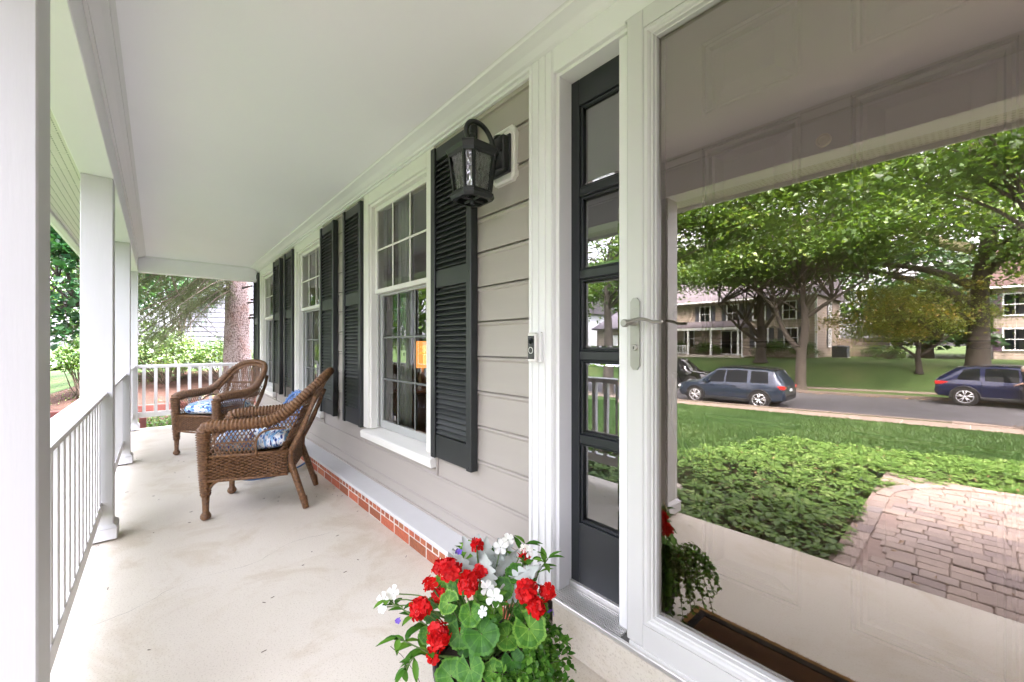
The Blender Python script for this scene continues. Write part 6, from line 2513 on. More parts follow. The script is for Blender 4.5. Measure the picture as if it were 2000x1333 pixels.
for (z, a, L) in ((2.02, 0.9, .28), (1.78, 1.2, .22), (1.72, 1.0, .2), (2.1, 1.5, .25), (2.3, 0.4, .3), (2.25, -0.9, .35)):
    mb.tube([(sx_ + .2 * math.cos(a), sy_ + .2 * math.sin(a), z), (sx_ + (.2 + L) * math.cos(a), sy_ + (.2 + L) * math.sin(a), z + .03)], [0.022, 0.012], 7)
mb.build('branch_stub', 'bark_grey', sp, smooth=True)
br = MB()
NV, ND, NU = [], [], []
rsp = np.random.default_rng(17)
sprays = []
for k in range(60):
    z0 = rsp.uniform(2.3, 4.6)
    a = rsp.uniform(-2.5, -0.5)
    L = rsp.uniform(1.2, 2.2)
    ex_, ey_ = sx_ + L * math.cos(a) * 0.75, sy_ + L * math.sin(a)
    ez = z0 - rsp.uniform(0.7, 1.8)
    ez = max(ez, 1.35 + max(0, (ey_ + 0.2)) * -0.1)
    p0, p3 = np.array([sx_, sy_, z0]), np.array([ex_, ey_, ez])
    p1 = p0 + (p3 - p0) * .4 + np.array([0, 0, .12])
    pth = smoothpath([p0, p1, p3], 8)
    br.tube(pth, list(np.linspace(.018, .005, len(pth))), 5)
    sprays.append(np.array([list(p) for p in pth]))
# the thin bare branches that cross the neighbour's wall
for pts_ in ([(sx_, sy_ - .2, 2.35), (sx_, sy_ - .5, 2.05), (sx_ + .1, sy_ - .75, 1.75), (sx_ + .1, sy_ - .45, 1.45), (sx_ + .1, sy_ - .25, 1.3)],
             [(sx_, sy_ - .2, 2.2), (sx_ - .1, sy_ - .7, 2.22), (sx_, sy_ - 1.2, 2.1)],
             [(sx_, sy_ - 1.0, 2.5), (sx_ + .1, sy_ - .85, 2.05), (sx_ + .1, sy_ - .5, 1.72), (sx_ + .1, sy_ - .3, 1.4)]):
    pth = smoothpath(pts_, 8)
    br.tube(pth, list(np.linspace(.016, .004, len(pth))), 5)
    sprays.append(np.array([list(p) for p in pth]))
br.build('branches', 'twig', sp, smooth=True)
tw = MB()
pos, dirs = [], []
for j, S in enumerate(sprays):
    bare = j >= 60
    for i in range(3, len(S)):
        for q in range(2 if bare else 8):
            if bare and rsp.random() < .5:
                continue
            d = (S[i] - S[i - 1])
            d = d / np.linalg.norm(d) + rsp.normal(0, .75, 3)
            d[2] -= 0.9
            d /= np.linalg.norm(d)
            L = rsp.uniform(.14, .42) * (0.6 if bare else 1)
            e = S[i] + d * L
            m = int(L / 0.0065)
            tt = rsp.random(m)
            pos.append(S[i] + d * (L * tt)[:, None] + rsp.normal(0, .007, (m, 3)))
            dirs.append(np.tile(d, (m, 1)))
pos, dirs = np.concatenate(pos), np.concatenate(dirs)
m = len(pos)
nd = norm(dirs * 0.7 + rsp.normal(0, .6, (m, 3)))
sd_ = norm(np.cross(nd, rsp.normal(0, 1, (m, 3))))
L = rsp.uniform(.018, .034, m)[:, None]
V = np.stack([pos - sd_ * .0026, pos + sd_ * .0026, pos + nd * L], 1).reshape(-1, 3)
np_mesh('needles', V, np.arange(3 * m).reshape(-1, 3), 'needle', sp, rnd=rsp.random(m))['kind'] = 'stuff'

# dark evergreen mass further back on that side
bush('evergreen', 'dark evergreen behind the flowering shrub', (-14.8, -0.9, 2.4), (1.3, 1.0, 2.2), 6000, 0.10, 'leaf_deep', 95, cat='evergreen')
bush('evergreen', 'ivy-green evergreen at the corner of the neighbouring wall', (-14.6, 0.45, 2.6), (0.9, 0.6, 1.7), 4200, 0.10, 'leaf_vine', 96, cat='evergreen')

# mulch, red timber edging, low plants
xs = np.linspace(-15.5, -8.0, 36)
ys = np.linspace(-2.4, 5.0, 32)
V = [(x, y, gz(x, y) + 0.006) for y in ys for x in xs]
F = [(j * 36 + i, j * 36 + i + 1, (j + 1) * 36 + i + 1, (j + 1) * 36 + i) for j in range(31) for i in range(35)]
structure(np_mesh('mulch_bed', V, F, 'mulch', smooth=True), 'red-brown mulch bed beyond the porch end')
for k, (a, b) in enumerate(((-2.2, -0.05), (0.0, 2.2), (2.25, 4.4))):
    mb = MB()
    mb.box(-11.87, -11.70, a, b, -0.30, -0.10, 0.012)
    o = mb.build('edging_timber', 'timber_red')
    tag(o, ['red edging timber left of the corner post', 'red edging timber seen between the end balusters', 'red edging timber behind the spruce'][k], 'timber', 'red garden timbers')
mb = MB()
mb.box(-8.28, -8.20, -0.20, -0.12, -0.35, 0.10, 0.006)
tag(mb.build('timber_stake', 'timber_red'), 'short brown stake beside the corner post', 'stake')
q = np.column_stack([rg.uniform(-10.6, -8.0, 5200), rg.uniform(-1.6, 3.0, 5200)])
zq = np.array([gz(a, b) for a, b in q])
o = leaf_obj('low_plants', np.column_stack([q, zq + rg.uniform(.02, .16, len(q))]), rg.uniform(.04, .08, len(q)), 'leaf_cover', tilt=.6, rng=rg)
tag(o, 'bright low leafy plants along the porch end', 'plants', kind='stuff')
q = np.column_stack([rg.uniform(-15, -11.9, 2600), rg.normal(0.4, 1.1, 2600)])
zq = np.array([gz(a, b) for a, b in q])
keep = np.sin(q[:, 0] * 2.1 + q[:, 1]) > 0.1
q, zq = q[keep], zq[keep]
o = leaf_obj('ground_weeds', np.column_stack([q, zq + rg.uniform(.01, .09, len(q))]), rg.uniform(.03, .08, len(q)), 'leaf_shrub', tilt=.8, rng=rg, aspect=.3)
tag(o, 'patchy grass and seedlings in the mulch', 'weeds', kind='stuff')
mb = MB()
mb.add([(-52, -9, -0.26), (-40, -9, -0.26), (-40, 14, -0.26), (-52, 14, -0.26)], [(0, 1, 2, 3)])
structure(mb.build('driveway', 'driveway'), 'pale driveway far along the gardens')

# ------------------------------------------------------------------ neighbour's lap-sided house
nb = thing('neighbour_house', 'pale grey lap-sided house wall behind the spruce', 'house', (-17.2, 4, 0))
mb = MB()
mb.box(-24, -17.2, 0.55, 9.5, -0.3, 6.0)
mb.build('wall', 'bark_dark', nb)  # core coloured dark so gaps between the boards read as shadow lines
mb = MB()
mb.prism([(-0.002, 0.0), (-0.035, 0.0), (-0.018, 0.150), (-0.002, 0.150)], 0.5, 9.5, 'y')
mb.v = [(-17.2 - x, y, z) for x, y, z in mb.v]
lapm = bpy.data.meshes.new('lap_board')
lapm.from_pydata(mb.v, [], mb.f)
lapm.materials.append(MATS['lap_grey'])
for k in range(26):
    o = link(lapm, 'lap_board', nb)
    o.location = (0, 0, 0.0 + k * 0.165)
mb = MB()
mb.box(-17.205, -17.15, 0.42, 0.56, -0.3, 5.9)
mb.build('corner_board', 'white_trim', nb)
mb = MB()
mb.prism([(-24.5, 5.8), (-20.6, 8.4), (-16.7, 5.8)], 0.1, 9.9, 'y')
mb.build('roof', 'roof_shingle', nb)
# ------------------------------------------------------------------ houses across the street
def far_window(parent, x, y, z, w, h, shut=None, axis='x', side=1, shw=0.38):
    """Sash window on a wall: white frame, glass, meeting rail; shutters optional. side: outward direction."""
    def B(mb, u0, u1, o0, o1, z0, z1):
        if axis == 'x':
            mb.box(x + u0, x + u1, y + side * o0, y + side * o1, z0, z1, 0.0)
        else:
            mb.box(x + side * o0, x + side * o1, y + u0, y + u1, z0, z1, 0.0)
    t = 0.09
    mb = MB()
    B(mb, -w / 2 - t, -w / 2, 0.0, 0.07, z - h / 2 - t, z + h / 2 + t)
    B(mb, w / 2, w / 2 + t, 0.0, 0.07, z - h / 2 - t, z + h / 2 + t)
    B(mb, -w / 2, w / 2, 0.0, 0.07, z + h / 2, z + h / 2 + t)
    B(mb, -w / 2, w / 2, 0.0, 0.09, z - h / 2 - t, z - h / 2)
    B(mb, -w / 2, w / 2, 0.0, 0.045, z - 0.025, z + 0.025)
    B(mb, -0.012, 0.012, 0.0, 0.04, z - h / 2, z + h / 2)
    wn = mb.build('window', 'white_trim', parent)
    mb = MB()
    B(mb, -w / 2, w / 2, 0.004, 0.02, z - h / 2, z + h / 2)
    mb.build('pane', 'car_glass', wn)
    if shut:
        for s in (-1, 1):
            mb = MB()
            c = s * (w / 2 + t + shw / 2 + 0.02)
            B(mb, c - shw / 2, c + shw / 2, 0.0, 0.05, z - h / 2 - t, z + h / 2 + t)
            B(mb, c - shw / 2 + .05, c + shw / 2 - .05, 0.05, 0.06, z - h / 2, z - 0.06)
            B(mb, c - shw / 2 + .05, c + shw / 2 - .05, 0.05, 0.06, z + 0.06, z + h / 2)
            mb.build('shutter', shut, wn)
    return wn


h1 = thing('tan_house', 'two-storey tan lap-sided house across the street', 'house', (-14, -40, 0.1))
FY = -36.05
mb = MB()
mb.box(-20.2, -7.9, -44.4, FY, -0.3, 5.15)
mb.build('wall', 'lap_tan', h1)
mb = MB()
mb.prism([(FY + 0.5, 5.05), (FY + 0.5, 5.2), (-40.2, 7.9), (-44.9, 5.2), (-44.9, 5.05)], -20.5, -7.6, 'x')
rf = mb.build('roof', 'roof_shingle', h1)
mb = MB()
mb.box(-20.5, -7.6, FY + 0.5, FY + 0.62, 5.02, 5.16)
mb.build('gutter', 'white_trim', h1)
mb = MB()
for x in (-20.15, -7.95):
    mb.box(x - 0.08, x + 0.08, FY - 0.05, FY + 0.03, 0, 5.1)
mb.box(-7.9, -7.86, -44.4, -44.2, 0, 5.1)
mb.build('corner_board', 'white_trim', h1)
for x in (-16.4, -14.0, -11.9, -9.7):
    far_window(h1, x, FY, 4.0, 0.85, 1.35, 'shutter_grey')
for x in (-11.7, -9.6):
    far_window(h1, x, FY, 1.75, 0.85, 1.5, 'shutter_grey')
far_window(h1, -17.9, FY, 1.75, 0.85, 1.5)
for z in (4.0, 1.75):
    far_window(h1, -7.9, -40.2, z, 0.8, 1.4, 'shutter_grey', axis='y', side=1, shw=0.3)
mb = MB()
mb.prism([(FY + 2.2, 2.62), (FY + 2.2, 2.72), (FY, 3.35), (FY, 2.62)], -20.3, -12.6, 'x')
mb.build('porch_roof', 'roof_shingle', h1)
mb = MB()
mb.box(-20.3, -12.6, FY + 2.1, FY + 2.24, 2.45, 2.66)
mb.build('porch_beam', 'white_trim', h1)
for x in (-20.0, -17.0, -15.0, -12.8):
    mb = MB()
    mb.box(x - .07, x + .07, FY + 2.08, FY + 2.22, 0.2, 2.45)
    mb.build('porch_post', 'white_trim', h1)
mb = MB()
mb.box(-20.3, -12.6, FY, FY + 2.3, -0.1, 0.28)
mb.build('porch_slab', 'stone', h1)
for (a, b) in ((-20.0, -17.0),):
    mb = MB()
    mb.box(a, b, FY + 2.12, FY + 2.18, 1.05, 1.12)
    mb.box(a, b, FY + 2.12, FY + 2.18, 0.38, 0.44)
    mb.build('porch_rail', 'white_trim', h1)
    for k in range(20):
        mb = MB()
        xx = a + 0.1 + k * 0.147
        mb.box(xx - .02, xx + .02, FY + 2.13, FY + 2.17, 0.44, 1.05)
        mb.build('baluster', 'white_trim', h1)
mb = MB()
mb.box(-15.0, -13.2, FY + 0.0, FY + 0.06, 0.28, 2.45)
dd = mb.build('sliding_door', 'white_trim', h1)
for (a, b) in ((-14.9, -14.15), (-14.05, -13.3)):
    mb = MB()
    mb.box(a, b, FY + 0.06, FY + 0.075, 0.4, 2.35)
    mb.build('pane', 'car_glass', dd)
mb = MB()
mb.tube(smoothpath([(-12.55, FY + 2.25, 2.5), (-12.5, FY + 2.2, 2.3), (-12.5, FY + 2.15, 1.2), (-12.5, FY + 2.15, 0.3), (-12.35, FY + 2.4, 0.2)], 4), 0.05, 8)
mb.build('downspout', 'white_trim', h1)
mb = MB()
mb.box(-28, -20.2, -44, FY + 1.2, -0.3, 2.9)
mb.build('garage_wall', 'lap_tan', h1)
mb = MB()
mb.prism([(FY + 1.7, 2.8), (FY + 1.7, 2.95), (-40.2, 5.4), (-44.4, 2.95), (-44.4, 2.8)], -28.4, -20.22, 'x')
mb.build('wing_roof', 'roof_shingle', h1)
mb = MB()
mb.box(-26.8, -22.0, FY + 1.2, FY + 1.26, -0.2, 2.2)
gd_ = mb.build('garage_door', 'white_trim', h1)
for k in range(4):
    for j in range(6):
        mb = MB()
        x0 = -26.7 + j * 0.785
        mb.box(x0, x0 + 0.70, FY + 1.26, FY + 1.275, -0.1 + k * 0.56, 0.36 + k * 0.56)
        mb.build('panel', 'white_paint', gd_)

h2 = thing('plum_shuttered_house', 'cream house with plum shutters and red roof behind the massive tree', 'house', (6, -44, 0.1))
mb = MB()
mb.box(1.05, 12, -50, -41.5, -0.3, 5.2)
mb.build('wall', 'lap_tan', h2)
mb = MB()
mb.prism([(-41.0, 5.1), (-41.0, 5.25), (-45.7, 8.4), (-50.5, 5.25), (-50.5, 5.1)], 0.7, 12.4, 'x')
mb.build('roof', 'roof_red', h2)
mb = MB()
mb.box(0.7, 12.4, -41.0, -40.88, 5.06, 5.2)
mb.build('gutter', 'white_trim', h2)
for x in (2.0, 4.6, 7.2, 9.8):
    for z in (3.95, 1.55):
        far_window(h2, x, -41.5, z, 0.95, 1.4, 'shutter_plum', shw=0.4)

h3 = thing('white_house', 'white house far left across the street', 'house', (-38, -40, 0.1))
mb = MB()
mb.box(-46, -33, -46, -37.0, -0.3, 5.3)
mb.build('wall', 'lap_white', h3)
mb = MB()
mb.prism([(-36.5, 5.2), (-36.5, 5.35), (-41.5, 8.2), (-46.5, 5.35), (-46.5, 5.2)], -46.4, -32.6, 'x')
mb.build('roof', 'roof_shingle', h3)
for x in (-44.4, -41.4, -38.4, -35.2):
    for z in (4.0, 1.6):
        far_window(h3, x, -37.0, z, 1.0, 1.5)

# wooden fence: each picket a piece
fe = thing('wooden_fence', 'weathered wooden picket fence beside the tan house', 'fence', (-6.2, -43.0, 0.1))
pm = None
for k in range(30):
    x = -7.8 + k * 0.115
    if pm is None:
        mb = MB()
        mb.add([(-.05, -.012, 0), (.05, -.012, 0), (.05, -.012, 1.62), (0, -.012, 1.70), (-.05, -.012, 1.62), (-.05, .012, 0), (.05, .012, 0), (.05, .012, 1.62), (0, .012, 1.70), (-.05, .012, 1.62)],
               [(0, 1, 2, 3, 4), (9, 8, 7, 6, 5), (0, 5, 6, 1), (1, 6, 7, 2), (2, 7, 8, 3), (3, 8, 9, 4), (4, 9, 5, 0)])
        o = mb.build('picket', 'fence_wood', fe)
        pm = o.data
    else:
        o = link(pm, 'picket', fe)
    o.location = (x, -42.97 + 0.02 * (k % 2), 0.08)
for z in (0.45, 1.4):
    mb = MB()
    mb.box(-7.85, -4.4, -43.03, -42.99, z, z + .09)
    mb.build('fence_rail', 'fence_wood', fe)

ac = thing('air_conditioner', 'grey air conditioning unit beside the tan house', 'air conditioner', (-6.7, -37.6, 0.15))
mb = MB()
mb.box(-.48, .48, -.45, .45, 0.05, 0.95, 0.04)
mb.build('cabinet', 'ac_grey', ac, world=False)
for k in range(16):
    mb = MB()
    mb.box(-.44, .44, .45, .462, 0.13 + k * .048, 0.15 + k * .048)
    mb.build('louvre', 'car_trim', ac, world=False)
mb = MB()
mb.lathe([(0.36, .95), (0.36, .965), (0.33, .97), (0.06, .985), (0, .985)], (0, 0, 0), 24)
mb.build('fan_grille', 'car_trim', ac, world=False)
mb = MB()
mb.box(-.55, .55, -.5, .5, -0.1, .049)
mb.build('pad', 'stone', ac, world=False)

# ------------------------------------------------------------------ parked cars
def lerp(a, b, t):
    return a + (b - a) * t


def car(name, label, loc, rz, paint, L, Wd, H, stations, wheels, wr, wins, roof='car_black', tail=True):
    """stations: (x, z_low, z_belt, z_roof, half width at belt, half width at roof); x runs back(-) to front(+)."""
    c = thing(name, label, 'car', loc, rz, 'cars parked along the street')
    xs = [s[0] for s in stations]

    def ev(x):
        return [float(np.interp(x, xs, [s[i] for s in stations])) for i in range(1, 6)]

    def ring(x):
        zl, zb2, zr2, wb, wr2 = ev(x)
        half = [(0, zl), (wb * .86, zl), (wb * .965, zl + .07), (wb * 1.0, lerp(zl, zb2, .40)), (wb * 1.005, lerp(zl, zb2, .62)), (wb * .985, lerp(zl, zb2, .80)), (wb * .955, zb2), (lerp(wb * .955, wr2, .5) + .012, lerp(zb2, zr2, .5)), (wr2, lerp(zb2, zr2, .90)), (wr2 * .86, zr2 - (zr2 - zb2) * .02), (0, zr2 + .01)]
        return [(x, y, z) for y, z in half] + [(x, -y, z) for y, z in half[-2:0:-1]]

    X = np.concatenate([np.linspace(xs[i], xs[i + 1], 5)[:-1] for i in range(len(xs) - 1)] + [[xs[-1]]])
    mb = MB()
    loft(mb, [ring(x) for x in X])
    mb.build('body', paint, c, smooth=35, world=False)

    def sidept(x, t, off=0.006):
        """t: 0 belt .. 1 roof edge on the flank."""
        zl, zb2, zr2, wb, wr2 = ev(x)
        w0 = wb * .955
        if t <= .5:
            q = t / .5
            y, z = lerp(w0, lerp(w0, wr2, .5) + .012, q), lerp(zb2, lerp(zb2, zr2, .5), q)
        else:
            q = (t - .5) / .5
            y, z = lerp(lerp(w0, wr2, .5) + .012, wr2, q), lerp(lerp(zb2, zr2, .5), lerp(zb2, zr2, .90), q)
        return x, y + off, z

    for sgn in (1, -1):
        for (xa0, xa1, xb0, xb1) in wins:                # bottom x range and top x range of each side window
            vs, fs = [], []
            for i in range(7):
                for j in range(5):
                    t = 0.06 + 0.86 * j / 4
                    x = lerp(lerp(xa0, xb0, j / 4), lerp(xa1, xb1, j / 4), i / 6)
                    p = sidept(x, t)
                    vs.append((p[0], p[1] * sgn, p[2]))
            for i in range(6):
                for j in range(4):
                    a = i * 5 + j
                    fs.append((a, a + 5, a + 6, a + 1))
            m2 = MB()
            m2.add(vs, fs)
            m2.build('side_window', 'car_glass', c, smooth=True, world=False)
        for wx in wheels:
            zl, zb2, zr2, wb, wr2 = ev(wx)
            yo = wb * 1.0
            m2 = MB()                                    # wheel arch lining and flare
            pts = [(wx + (wr + .075) * math.cos(a), sgn * (yo + 0.004), wr + (wr + .075) * math.sin(a)) for a in np.linspace(-.25, PI + .25, 20)]
            m2.tube(pts, 0.03, 6)
            m2.build('arch_flare', 'car_trim', c, smooth=True, world=False)
            m2 = MB()
            m2.lathe([(0.0, 0), (wr + .06, 0)], (wx, sgn * (yo + 0.0085), wr), 28, 'y', cap=False)
            m2.build('arch_well', 'tyre', c, world=False)
            m2 = MB()
            prof = [(wr * .68, -.10), (wr * .95, -.11), (wr, -.08), (wr, .08), (wr * .95, .11), (wr * .68, .10)]
            m2.lathe(prof, (wx, sgn * (yo - .06), wr), 30, 'y', cap=False)
            m2.lathe([(0, -.02), (wr * .68, -.02)], (wx, sgn * (yo - .06), wr), 30, 'y', cap=False)
            wheel = m2.build('wheel', 'tyre', c, smooth=40, world=False)
            m2 = MB()
            yy = sgn * (yo + .045)
            for s5 in range(5):
                for ds in (-.13, .13):
                    a0 = s5 * 2 * PI / 5 + PI / 2
                    p0 = (wx + .03 * math.cos(a0), yy, wr + .03 * math.sin(a0))
                    p1 = (wx + wr * .70 * math.cos(a0 + ds * 1.7), yy - sgn * .005, wr + wr * .70 * math.sin(a0 + ds * 1.7))
                    m2.tube([p0, p1], [0.022, 0.020], 5)
            pts = [(wx + wr * .71 * math.cos(a), yy - sgn * .01, wr + wr * .71 * math.sin(a)) for a in np.linspace(0, 2 * PI, 31)]
            m2.tube(pts, 0.018, 6, cap=False)
            m2.lathe([(0.05, -.02), (0.05, .02), (0, .022)], (wx, yy, wr), 14, 'y')
            m2.build('rim', 'alloy', wheel, smooth=True, world=False)
        xf = wheels[1] + 0.15
        zl, zb2, zr2, wb, wr2 = ev(wheels[1] - .45)
        m2 = MB()
        m2.box(wheels[1] - .62, wheels[1] - .40, sgn * (wb * .95), sgn * (wb * .95 + .20), zb2 + .02, zb2 + .17, .03)
        m2.build('mirror', paint, c, world=False)
        m2 = MB()
        m2.box(wheels[0] + wr + .08, wheels[1] - wr - .08, sgn * (wb * .96), sgn * (wb * 1.012), ev(0)[0] - .005, ev(0)[0] + .13, .02)
        m2.build('sill_trim', 'car_trim', c, world=False)
        for hx_ in (wheels[0] + .95, wheels[0] + 1.9):
            zl, zb2, zr2, wb, wr2 = ev(hx_)
            m2 = MB()
            m2.box(hx_, hx_ + .2, sgn * wb * .985, sgn * (wb * .985 + .035), lerp(zl, zb2, .82), lerp(zl, zb2, .82) + .035, .008)
            m2.build('door_handle', paint, c, world=False)
        # door shut lines
        for gx_ in (wheels[0] + wr + .12, (wheels[0] + wheels[1]) / 2 + .08, wheels[1] - wr - .10):
            zl, zb2, zr2, wb, wr2 = ev(gx_)
            m2 = MB()
            m2.tube([(gx_, sgn * (wb * .97 + .004), zl + .12), (gx_, sgn * (wb * 1.0 + .002), lerp(zl, zb2, .40)), (gx_, sgn * (wb * 1.005 + .002), lerp(zl, zb2, .62)), (gx_, sgn * (wb * .985 + .002), lerp(zl, zb2, .8)), (gx_, sgn * (wb * .955 + .002), zb2)], .007, 4)
            m2.build('shut_line', 'car_trim', c, world=False)
        # lamps
        x0 = xs[0]
        zl, zb2, zr2, wb, wr2 = ev(x0 + .12)
        m2 = MB()
        m2.box(x0 - .012, x0 + .42, sgn * (wb * .70), sgn * (wb * 1.0), zb2 - .20, zb2 - .05, .02)
        m2.build('tail_lamp', 'tail_red' if tail else 'car_trim', c, world=False)
        x1 = xs[-1]
        zl, zb2, zr2, wb, wr2 = ev(x1 - .15)
        m2 = MB()
        m2.box(x1 - .45, x1 + .004, sgn * (wb * .62), sgn * (wb * .985), zb2 - .19, zb2 - .06, .03)
        m2.build('headlamp', 'lamp_clear', c, world=False)
        # roof rail
        m2 = MB()
        xr0, xr1 = [s[0] for s in stations if s[3] > H * .93][0], [s[0] for s in stations if s[3] > H * .93][-1]
        m2.tube([(x, sgn * (ev(x)[4] * .93), ev(x)[2] + .035) for x in np.linspace(xr0 + .1, xr1 - .05, 8)], .016, 6)
        m2.build('roof_rail', 'car_trim', c, world=False)
    # windscreen and rear window: patches just above the loft between belt and roof
    def glass_patch(xa, xb, nm):
        vs, fs = [], []
        for i in range(7):
            x = lerp(xa, xb, i / 6)
            zl, zb2, zr2, wb, wr2 = ev(x)
            for j in range(7):
                y = lerp(-wr2 * .80, wr2 * .80, j / 6)
                vs.append((x, y, zr2 + .016 - .02 * (y / wr2) ** 2))
        for i in range(6):
            for j in range(6):
                a = i * 7 + j
                fs.append((a, a + 7, a + 8, a + 1))
        m2 = MB()
        m2.add(vs, fs)
        m2.build(nm, 'car_glass', c, smooth=True, world=False)
    tops = [s[0] for s in stations if s[3] > H * .97]
    k_f = [s[0] for s in stations].index(tops[-1])
    glass_patch(tops[-1] + .08, stations[k_f + 1][0] - .04, 'windscreen')
    k_r = [s[0] for s in stations].index(tops[0])
    glass_patch(stations[k_r - 1][0] + .03, tops[0] - .04, 'rear_window')
    if roof:
        vs, fs = [], []
        for i in range(9):
            x = lerp(tops[0] + .02, tops[-1] + .04, i / 8)
            zl, zb2, zr2, wb, wr2 = ev(x)
            for j in range(7):
                y = lerp(-wr2 * .84, wr2 * .84, j / 6)
                vs.append((x, y, zr2 + .017 - .02 * (y / wr2) ** 2))
        for i in range(8):
            for j in range(6):
                a = i * 7 + j
                fs.append((a, a + 7, a + 8, a + 1))
        m2 = MB()
        m2.add(vs, fs)
        m2.build('roof_panel', roof, c, smooth=True, world=False)
    m2 = MB()
    zl, zb2, zr2, wb, wr2 = ev(xs[0])
    m2.box(xs[0] - .03, xs[0] + .10, -wb * .9, wb * .9, zl + .02, zl + .22, .03)
    m2.build('rear_bumper', 'car_trim', c, world=False)
    m2 = MB()
    m2.box(xs[0] - .022, xs[0] - .002, -.16, .16, zl + .34, zl + .46, .004)
    m2.build('number_plate', 'white_paint', c, world=False)
    m2 = MB()
    zl, zb2, zr2, wb, wr2 = ev(xs[-1])
    m2.box(xs[-1] - .06, xs[-1] + .012, -wb * .55, wb * .55, zl + .16, zb2 - .08, .02)
    m2.build('grille', 'car_trim', c, world=False)
    return c


suv_st = [(-2.32, .42, .98, 1.02, .80, .62), (-2.22, .34, 1.06, 1.22, .90, .66), (-1.95, .30, 1.07, 1.64, .945, .68), (-1.55, .27, 1.06, 1.70, .955, .70), (-.4, .25, 1.03, 1.74, .96, .71), (.45, .25, 1.00, 1.70, .955, .69), (1.30, .25, .98, 1.10, .95, .66), (1.9, .27, .93, 1.00, .93, .62), (2.18, .30, .84, .90, .86, .55), (2.30, .36, .72, .76, .74, .45)]
suv_w = [(-1.72, -1.02, -1.66, -1.02), (-.88, .02, -.86, .0), (.10, 1.02, .06, .42)]
zc1 = z_road(-7.5)
car('blue_car', 'grey-blue sport utility car parked at the near kerb', (-7.48, -18.22, zc1), PI, 'car_blue', 4.6, 1.9, 1.73, suv_st, (-1.38, 1.40), .365, suv_w)
navy_st = [(-2.3, .44, .95, 1.0, .80, .60), (-2.2, .34, 1.04, 1.14, .90, .64), (-1.65, .30, 1.05, 1.58, .945, .66), (-1.1, .27, 1.03, 1.66, .955, .69), (-.3, .25, 1.00, 1.70, .96, .70), (.55, .25, .98, 1.64, .955, .67), (1.35, .25, .97, 1.08, .95, .66), (1.9, .27, .92, .99, .93, .62), (2.2, .30, .84, .9, .86, .55), (2.35, .36, .72, .76, .74, .45)]
zc2 = z_road(1.2)
nav = car('navy_car', 'navy crossover car with open front door at the far kerb', (1.25, -24.45, zc2), 0.0, 'car_navy', 4.6, 1.9, 1.70, navy_st, (-1.42, 1.35), .36, [(-1.65, -1.0, -1.45, -.98), (-.86, .05, -.84, .03), (.14, 1.05, .08, .45)])
blk_st = [(-2.6, .5, 1.08, 1.12, .88, .72), (-2.5, .4, 1.16, 1.40, .96, .76), (-2.3, .36, 1.17, 1.88, .99, .80), (-1.4, .32, 1.16, 1.93, 1.0, .80), (.2, .30, 1.14, 1.94, 1.0, .80), (.7, .30, 1.12, 1.88, 1.0, .78), (1.45, .30, 1.10, 1.22, .99, .74), (2.2, .32, 1.06, 1.14, .97, .70), (2.5, .36, .98, 1.04, .92, .66), (2.6, .42, .86, .9, .84, .55)]
zc3 = z_road(-13.4)
car('black_car', 'large black sport utility car parked beyond the blue car', (-13.5, -24.35, zc3), 0.0, 'car_black', 5.2, 2.0, 1.94, blk_st, (-1.6, 1.6), .40, [(-2.2, -1.5, -2.15, -1.5), (-1.36, -.35, -1.34, -.35), (-.2, .95, -.2, .6)])

# open front door of the navy car, hinged at its front edge
mb = MB()
mb.prism([(0.0, .32), (0.0, .95), (-.35, 1.5), (-.95, 1.58), (-1.0, .95), (-.95, .32)], 0.0, .07, 'y')
o = mb.build('open_door', 'car_navy', nav, world=False)
o.location = (1.02, .95, 0)
o.rotation_euler = (0, 0, math.radians(-62))
mb = MB()
mb.prism([(-.04, .98), (-.36, 1.45), (-.9, 1.52), (-.95, .98)], 0.071, .08, 'y')
q_ = mb.build('door_glass', 'car_glass', o, world=False)
mb = MB()
mb.prism([(0.12, .36), (0.12, 1.0), (.45, 1.5), (.98, 1.0), (.98, .36)], .955, .985, 'y')
mb.build('door_opening', 'car_trim', nav, world=False)

# ------------------------------------------------------------------ person by the open car door
def skin_body(name, verts, edges, radii, mat, parent, root=0, sub=2):
    me = bpy.data.meshes.new(name)
    me.from_pydata(verts, edges, [])
    o = bpy.data.objects.new(name, me)
    COL.objects.link(o)
    if parent:
        o.parent = parent
    sk = o.modifiers.new('skin', 'SKIN')
    if not me.skin_vertices:
        bpy.context.view_layer.objects.active = o
    lay = me.skin_vertices[0].data if me.skin_vertices else None
    if lay is None:
        return o
    for i, r_ in enumerate(radii):
        lay[i].radius = (r_, r_) if not hasattr(r_, '__len__') else r_
        lay[i].use_root = i == root
    sb = o.modifiers.new('sub', 'SUBSURF')
    sb.levels = sb.render_levels = sub
    me.materials.append(MATS[mat])
    return o


pz = z_road(2.0)
per_ = thing('person', 'person in dark clothes leaning in at the open car door', 'person', (1.72, -23.0, pz), math.radians(25))
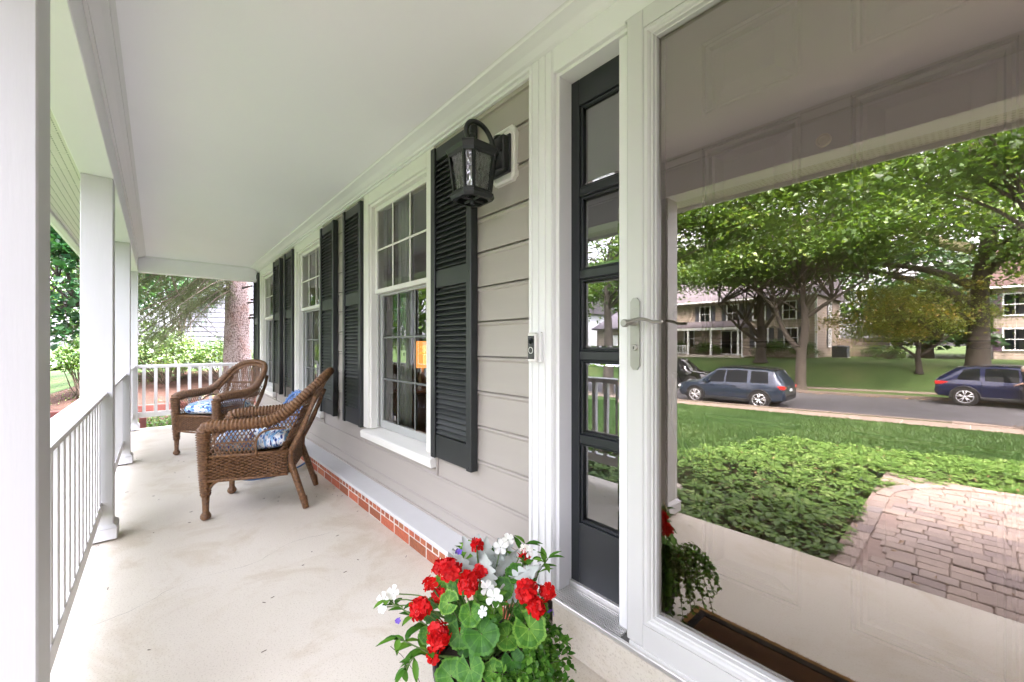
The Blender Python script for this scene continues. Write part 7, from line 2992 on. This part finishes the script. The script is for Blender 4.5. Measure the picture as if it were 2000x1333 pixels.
# one continuous body: pelvis 0, chest, neck, head base, legs and arms; facing local -x, bent forward
bv = [(0, 0, .92), (-.10, 0, 1.12), (-.22, 0, 1.32), (-.27, 0, 1.42), (-.32, 0, 1.50),
      (.02, .10, .86), (-.04, .12, .48), (.02, .13, .09), (-.10, .14, .045),
      (.02, -.10, .86), (.04, -.12, .48), (.12, -.13, .09), (.0, -.14, .045),
      (-.20, .19, 1.33), (-.24, .25, 1.08), (-.44, .20, .98),
      (-.20, -.19, 1.33), (-.26, -.25, 1.08), (-.48, -.18, 1.00)]
be = [(0, 1), (1, 2), (2, 3), (3, 4), (0, 5), (5, 6), (6, 7), (7, 8), (0, 9), (9, 10), (10, 11), (11, 12), (2, 13), (13, 14), (14, 15), (2, 16), (16, 17), (17, 18)]
brad = [(.15, .12), (.15, .12), (.16, .12), .065, .06, .095, .062, .045, .04, .095, .062, .045, .04, .065, .048, .035, .065, .048, .035]
skin_body('body', bv, be, brad, 'cloth_dark', per_)
mb = MB()
vs, fs = [], []
for j in range(11):
    ph = -PI / 2 + PI * j / 10
    for k in range(16):
        a = 2 * PI * k / 16
        x, y, z = .095 * math.cos(ph) * math.cos(a), .075 * math.cos(ph) * math.sin(a), .118 * math.sin(ph)
        if x < -.07 and -.03 < z < .015 and abs(y) < .02:
            x -= .022                                    # nose
        if z < -.06:
            x -= .012
            y *= .85
        vs.append((-.36 + x, y, 1.60 + z))
for j in range(10):
    for k in range(16):
        fs.append((j * 16 + k, j * 16 + (k + 1) % 16, (j + 1) * 16 + (k + 1) % 16, (j + 1) * 16 + k))
mb.add(vs, fs)
for s in (1, -1):
    mb.lathe([(0.0, -.008), (.026, -.004), (.028, .004), (0, .008)], (-.35, s * .078, 1.60), 10, 'y')
mb.build('head', 'skin', per_, smooth=True, world=False)
mb = MB()
vs, fs = [], []
for j in range(8):
    ph = -.15 + (PI / 2 + .15) * j / 7
    for k in range(16):
        a = 2 * PI * k / 16
        r_ = 1.12
        x = .095 * r_ * math.cos(ph) * math.cos(a) + .012
        vs.append((-.36 + x, .075 * r_ * math.cos(ph) * math.sin(a), 1.612 + .118 * r_ * math.sin(ph)))
for j in range(7):
    for k in range(16):
        fs.append((j * 16 + k, j * 16 + (k + 1) % 16, (j + 1) * 16 + (k + 1) % 16, (j + 1) * 16 + k))
mb.add(vs, fs)
mb.build('hair', 'hair_grey', per_, smooth=True, world=False)
for s, e, w_ in ((1, (-.24, .25, 1.08), (-.44, .20, .98)), (-1, (-.26, -.25, 1.08), (-.48, -.18, 1.00))):
    mb = MB()
    e, w_ = Vector(e), Vector(w_)
    d = (w_ - e).normalized()
    mb.tube([e + d * .03, e + d * .12, w_ + d * .01, w_ + d * .05, w_ + d * .09], [.05, .047, .033, .042, .036], 10, flat=.8)
    for k in range(4):
        b0 = w_ + d * .085 + Vector((0, (k - 1.5) * .018, 0))
        mb.tube([b0, b0 + d * (.035 + .006 * (k in (1, 2))), b0 + d * .06 + Vector((0, 0, -.025))], [.0095, .009, .007], 6)
    b0 = w_ + d * .03 + Vector((0, -s * .03, .01))
    mb.tube([b0, b0 + d * .03 + Vector((0, -s * .025, 0)), b0 + d * .055 + Vector((0, -s * .03, -.01))], [.012, .010, .008], 6)
    mb.build('forearm', 'skin', per_, smooth=True, world=False)
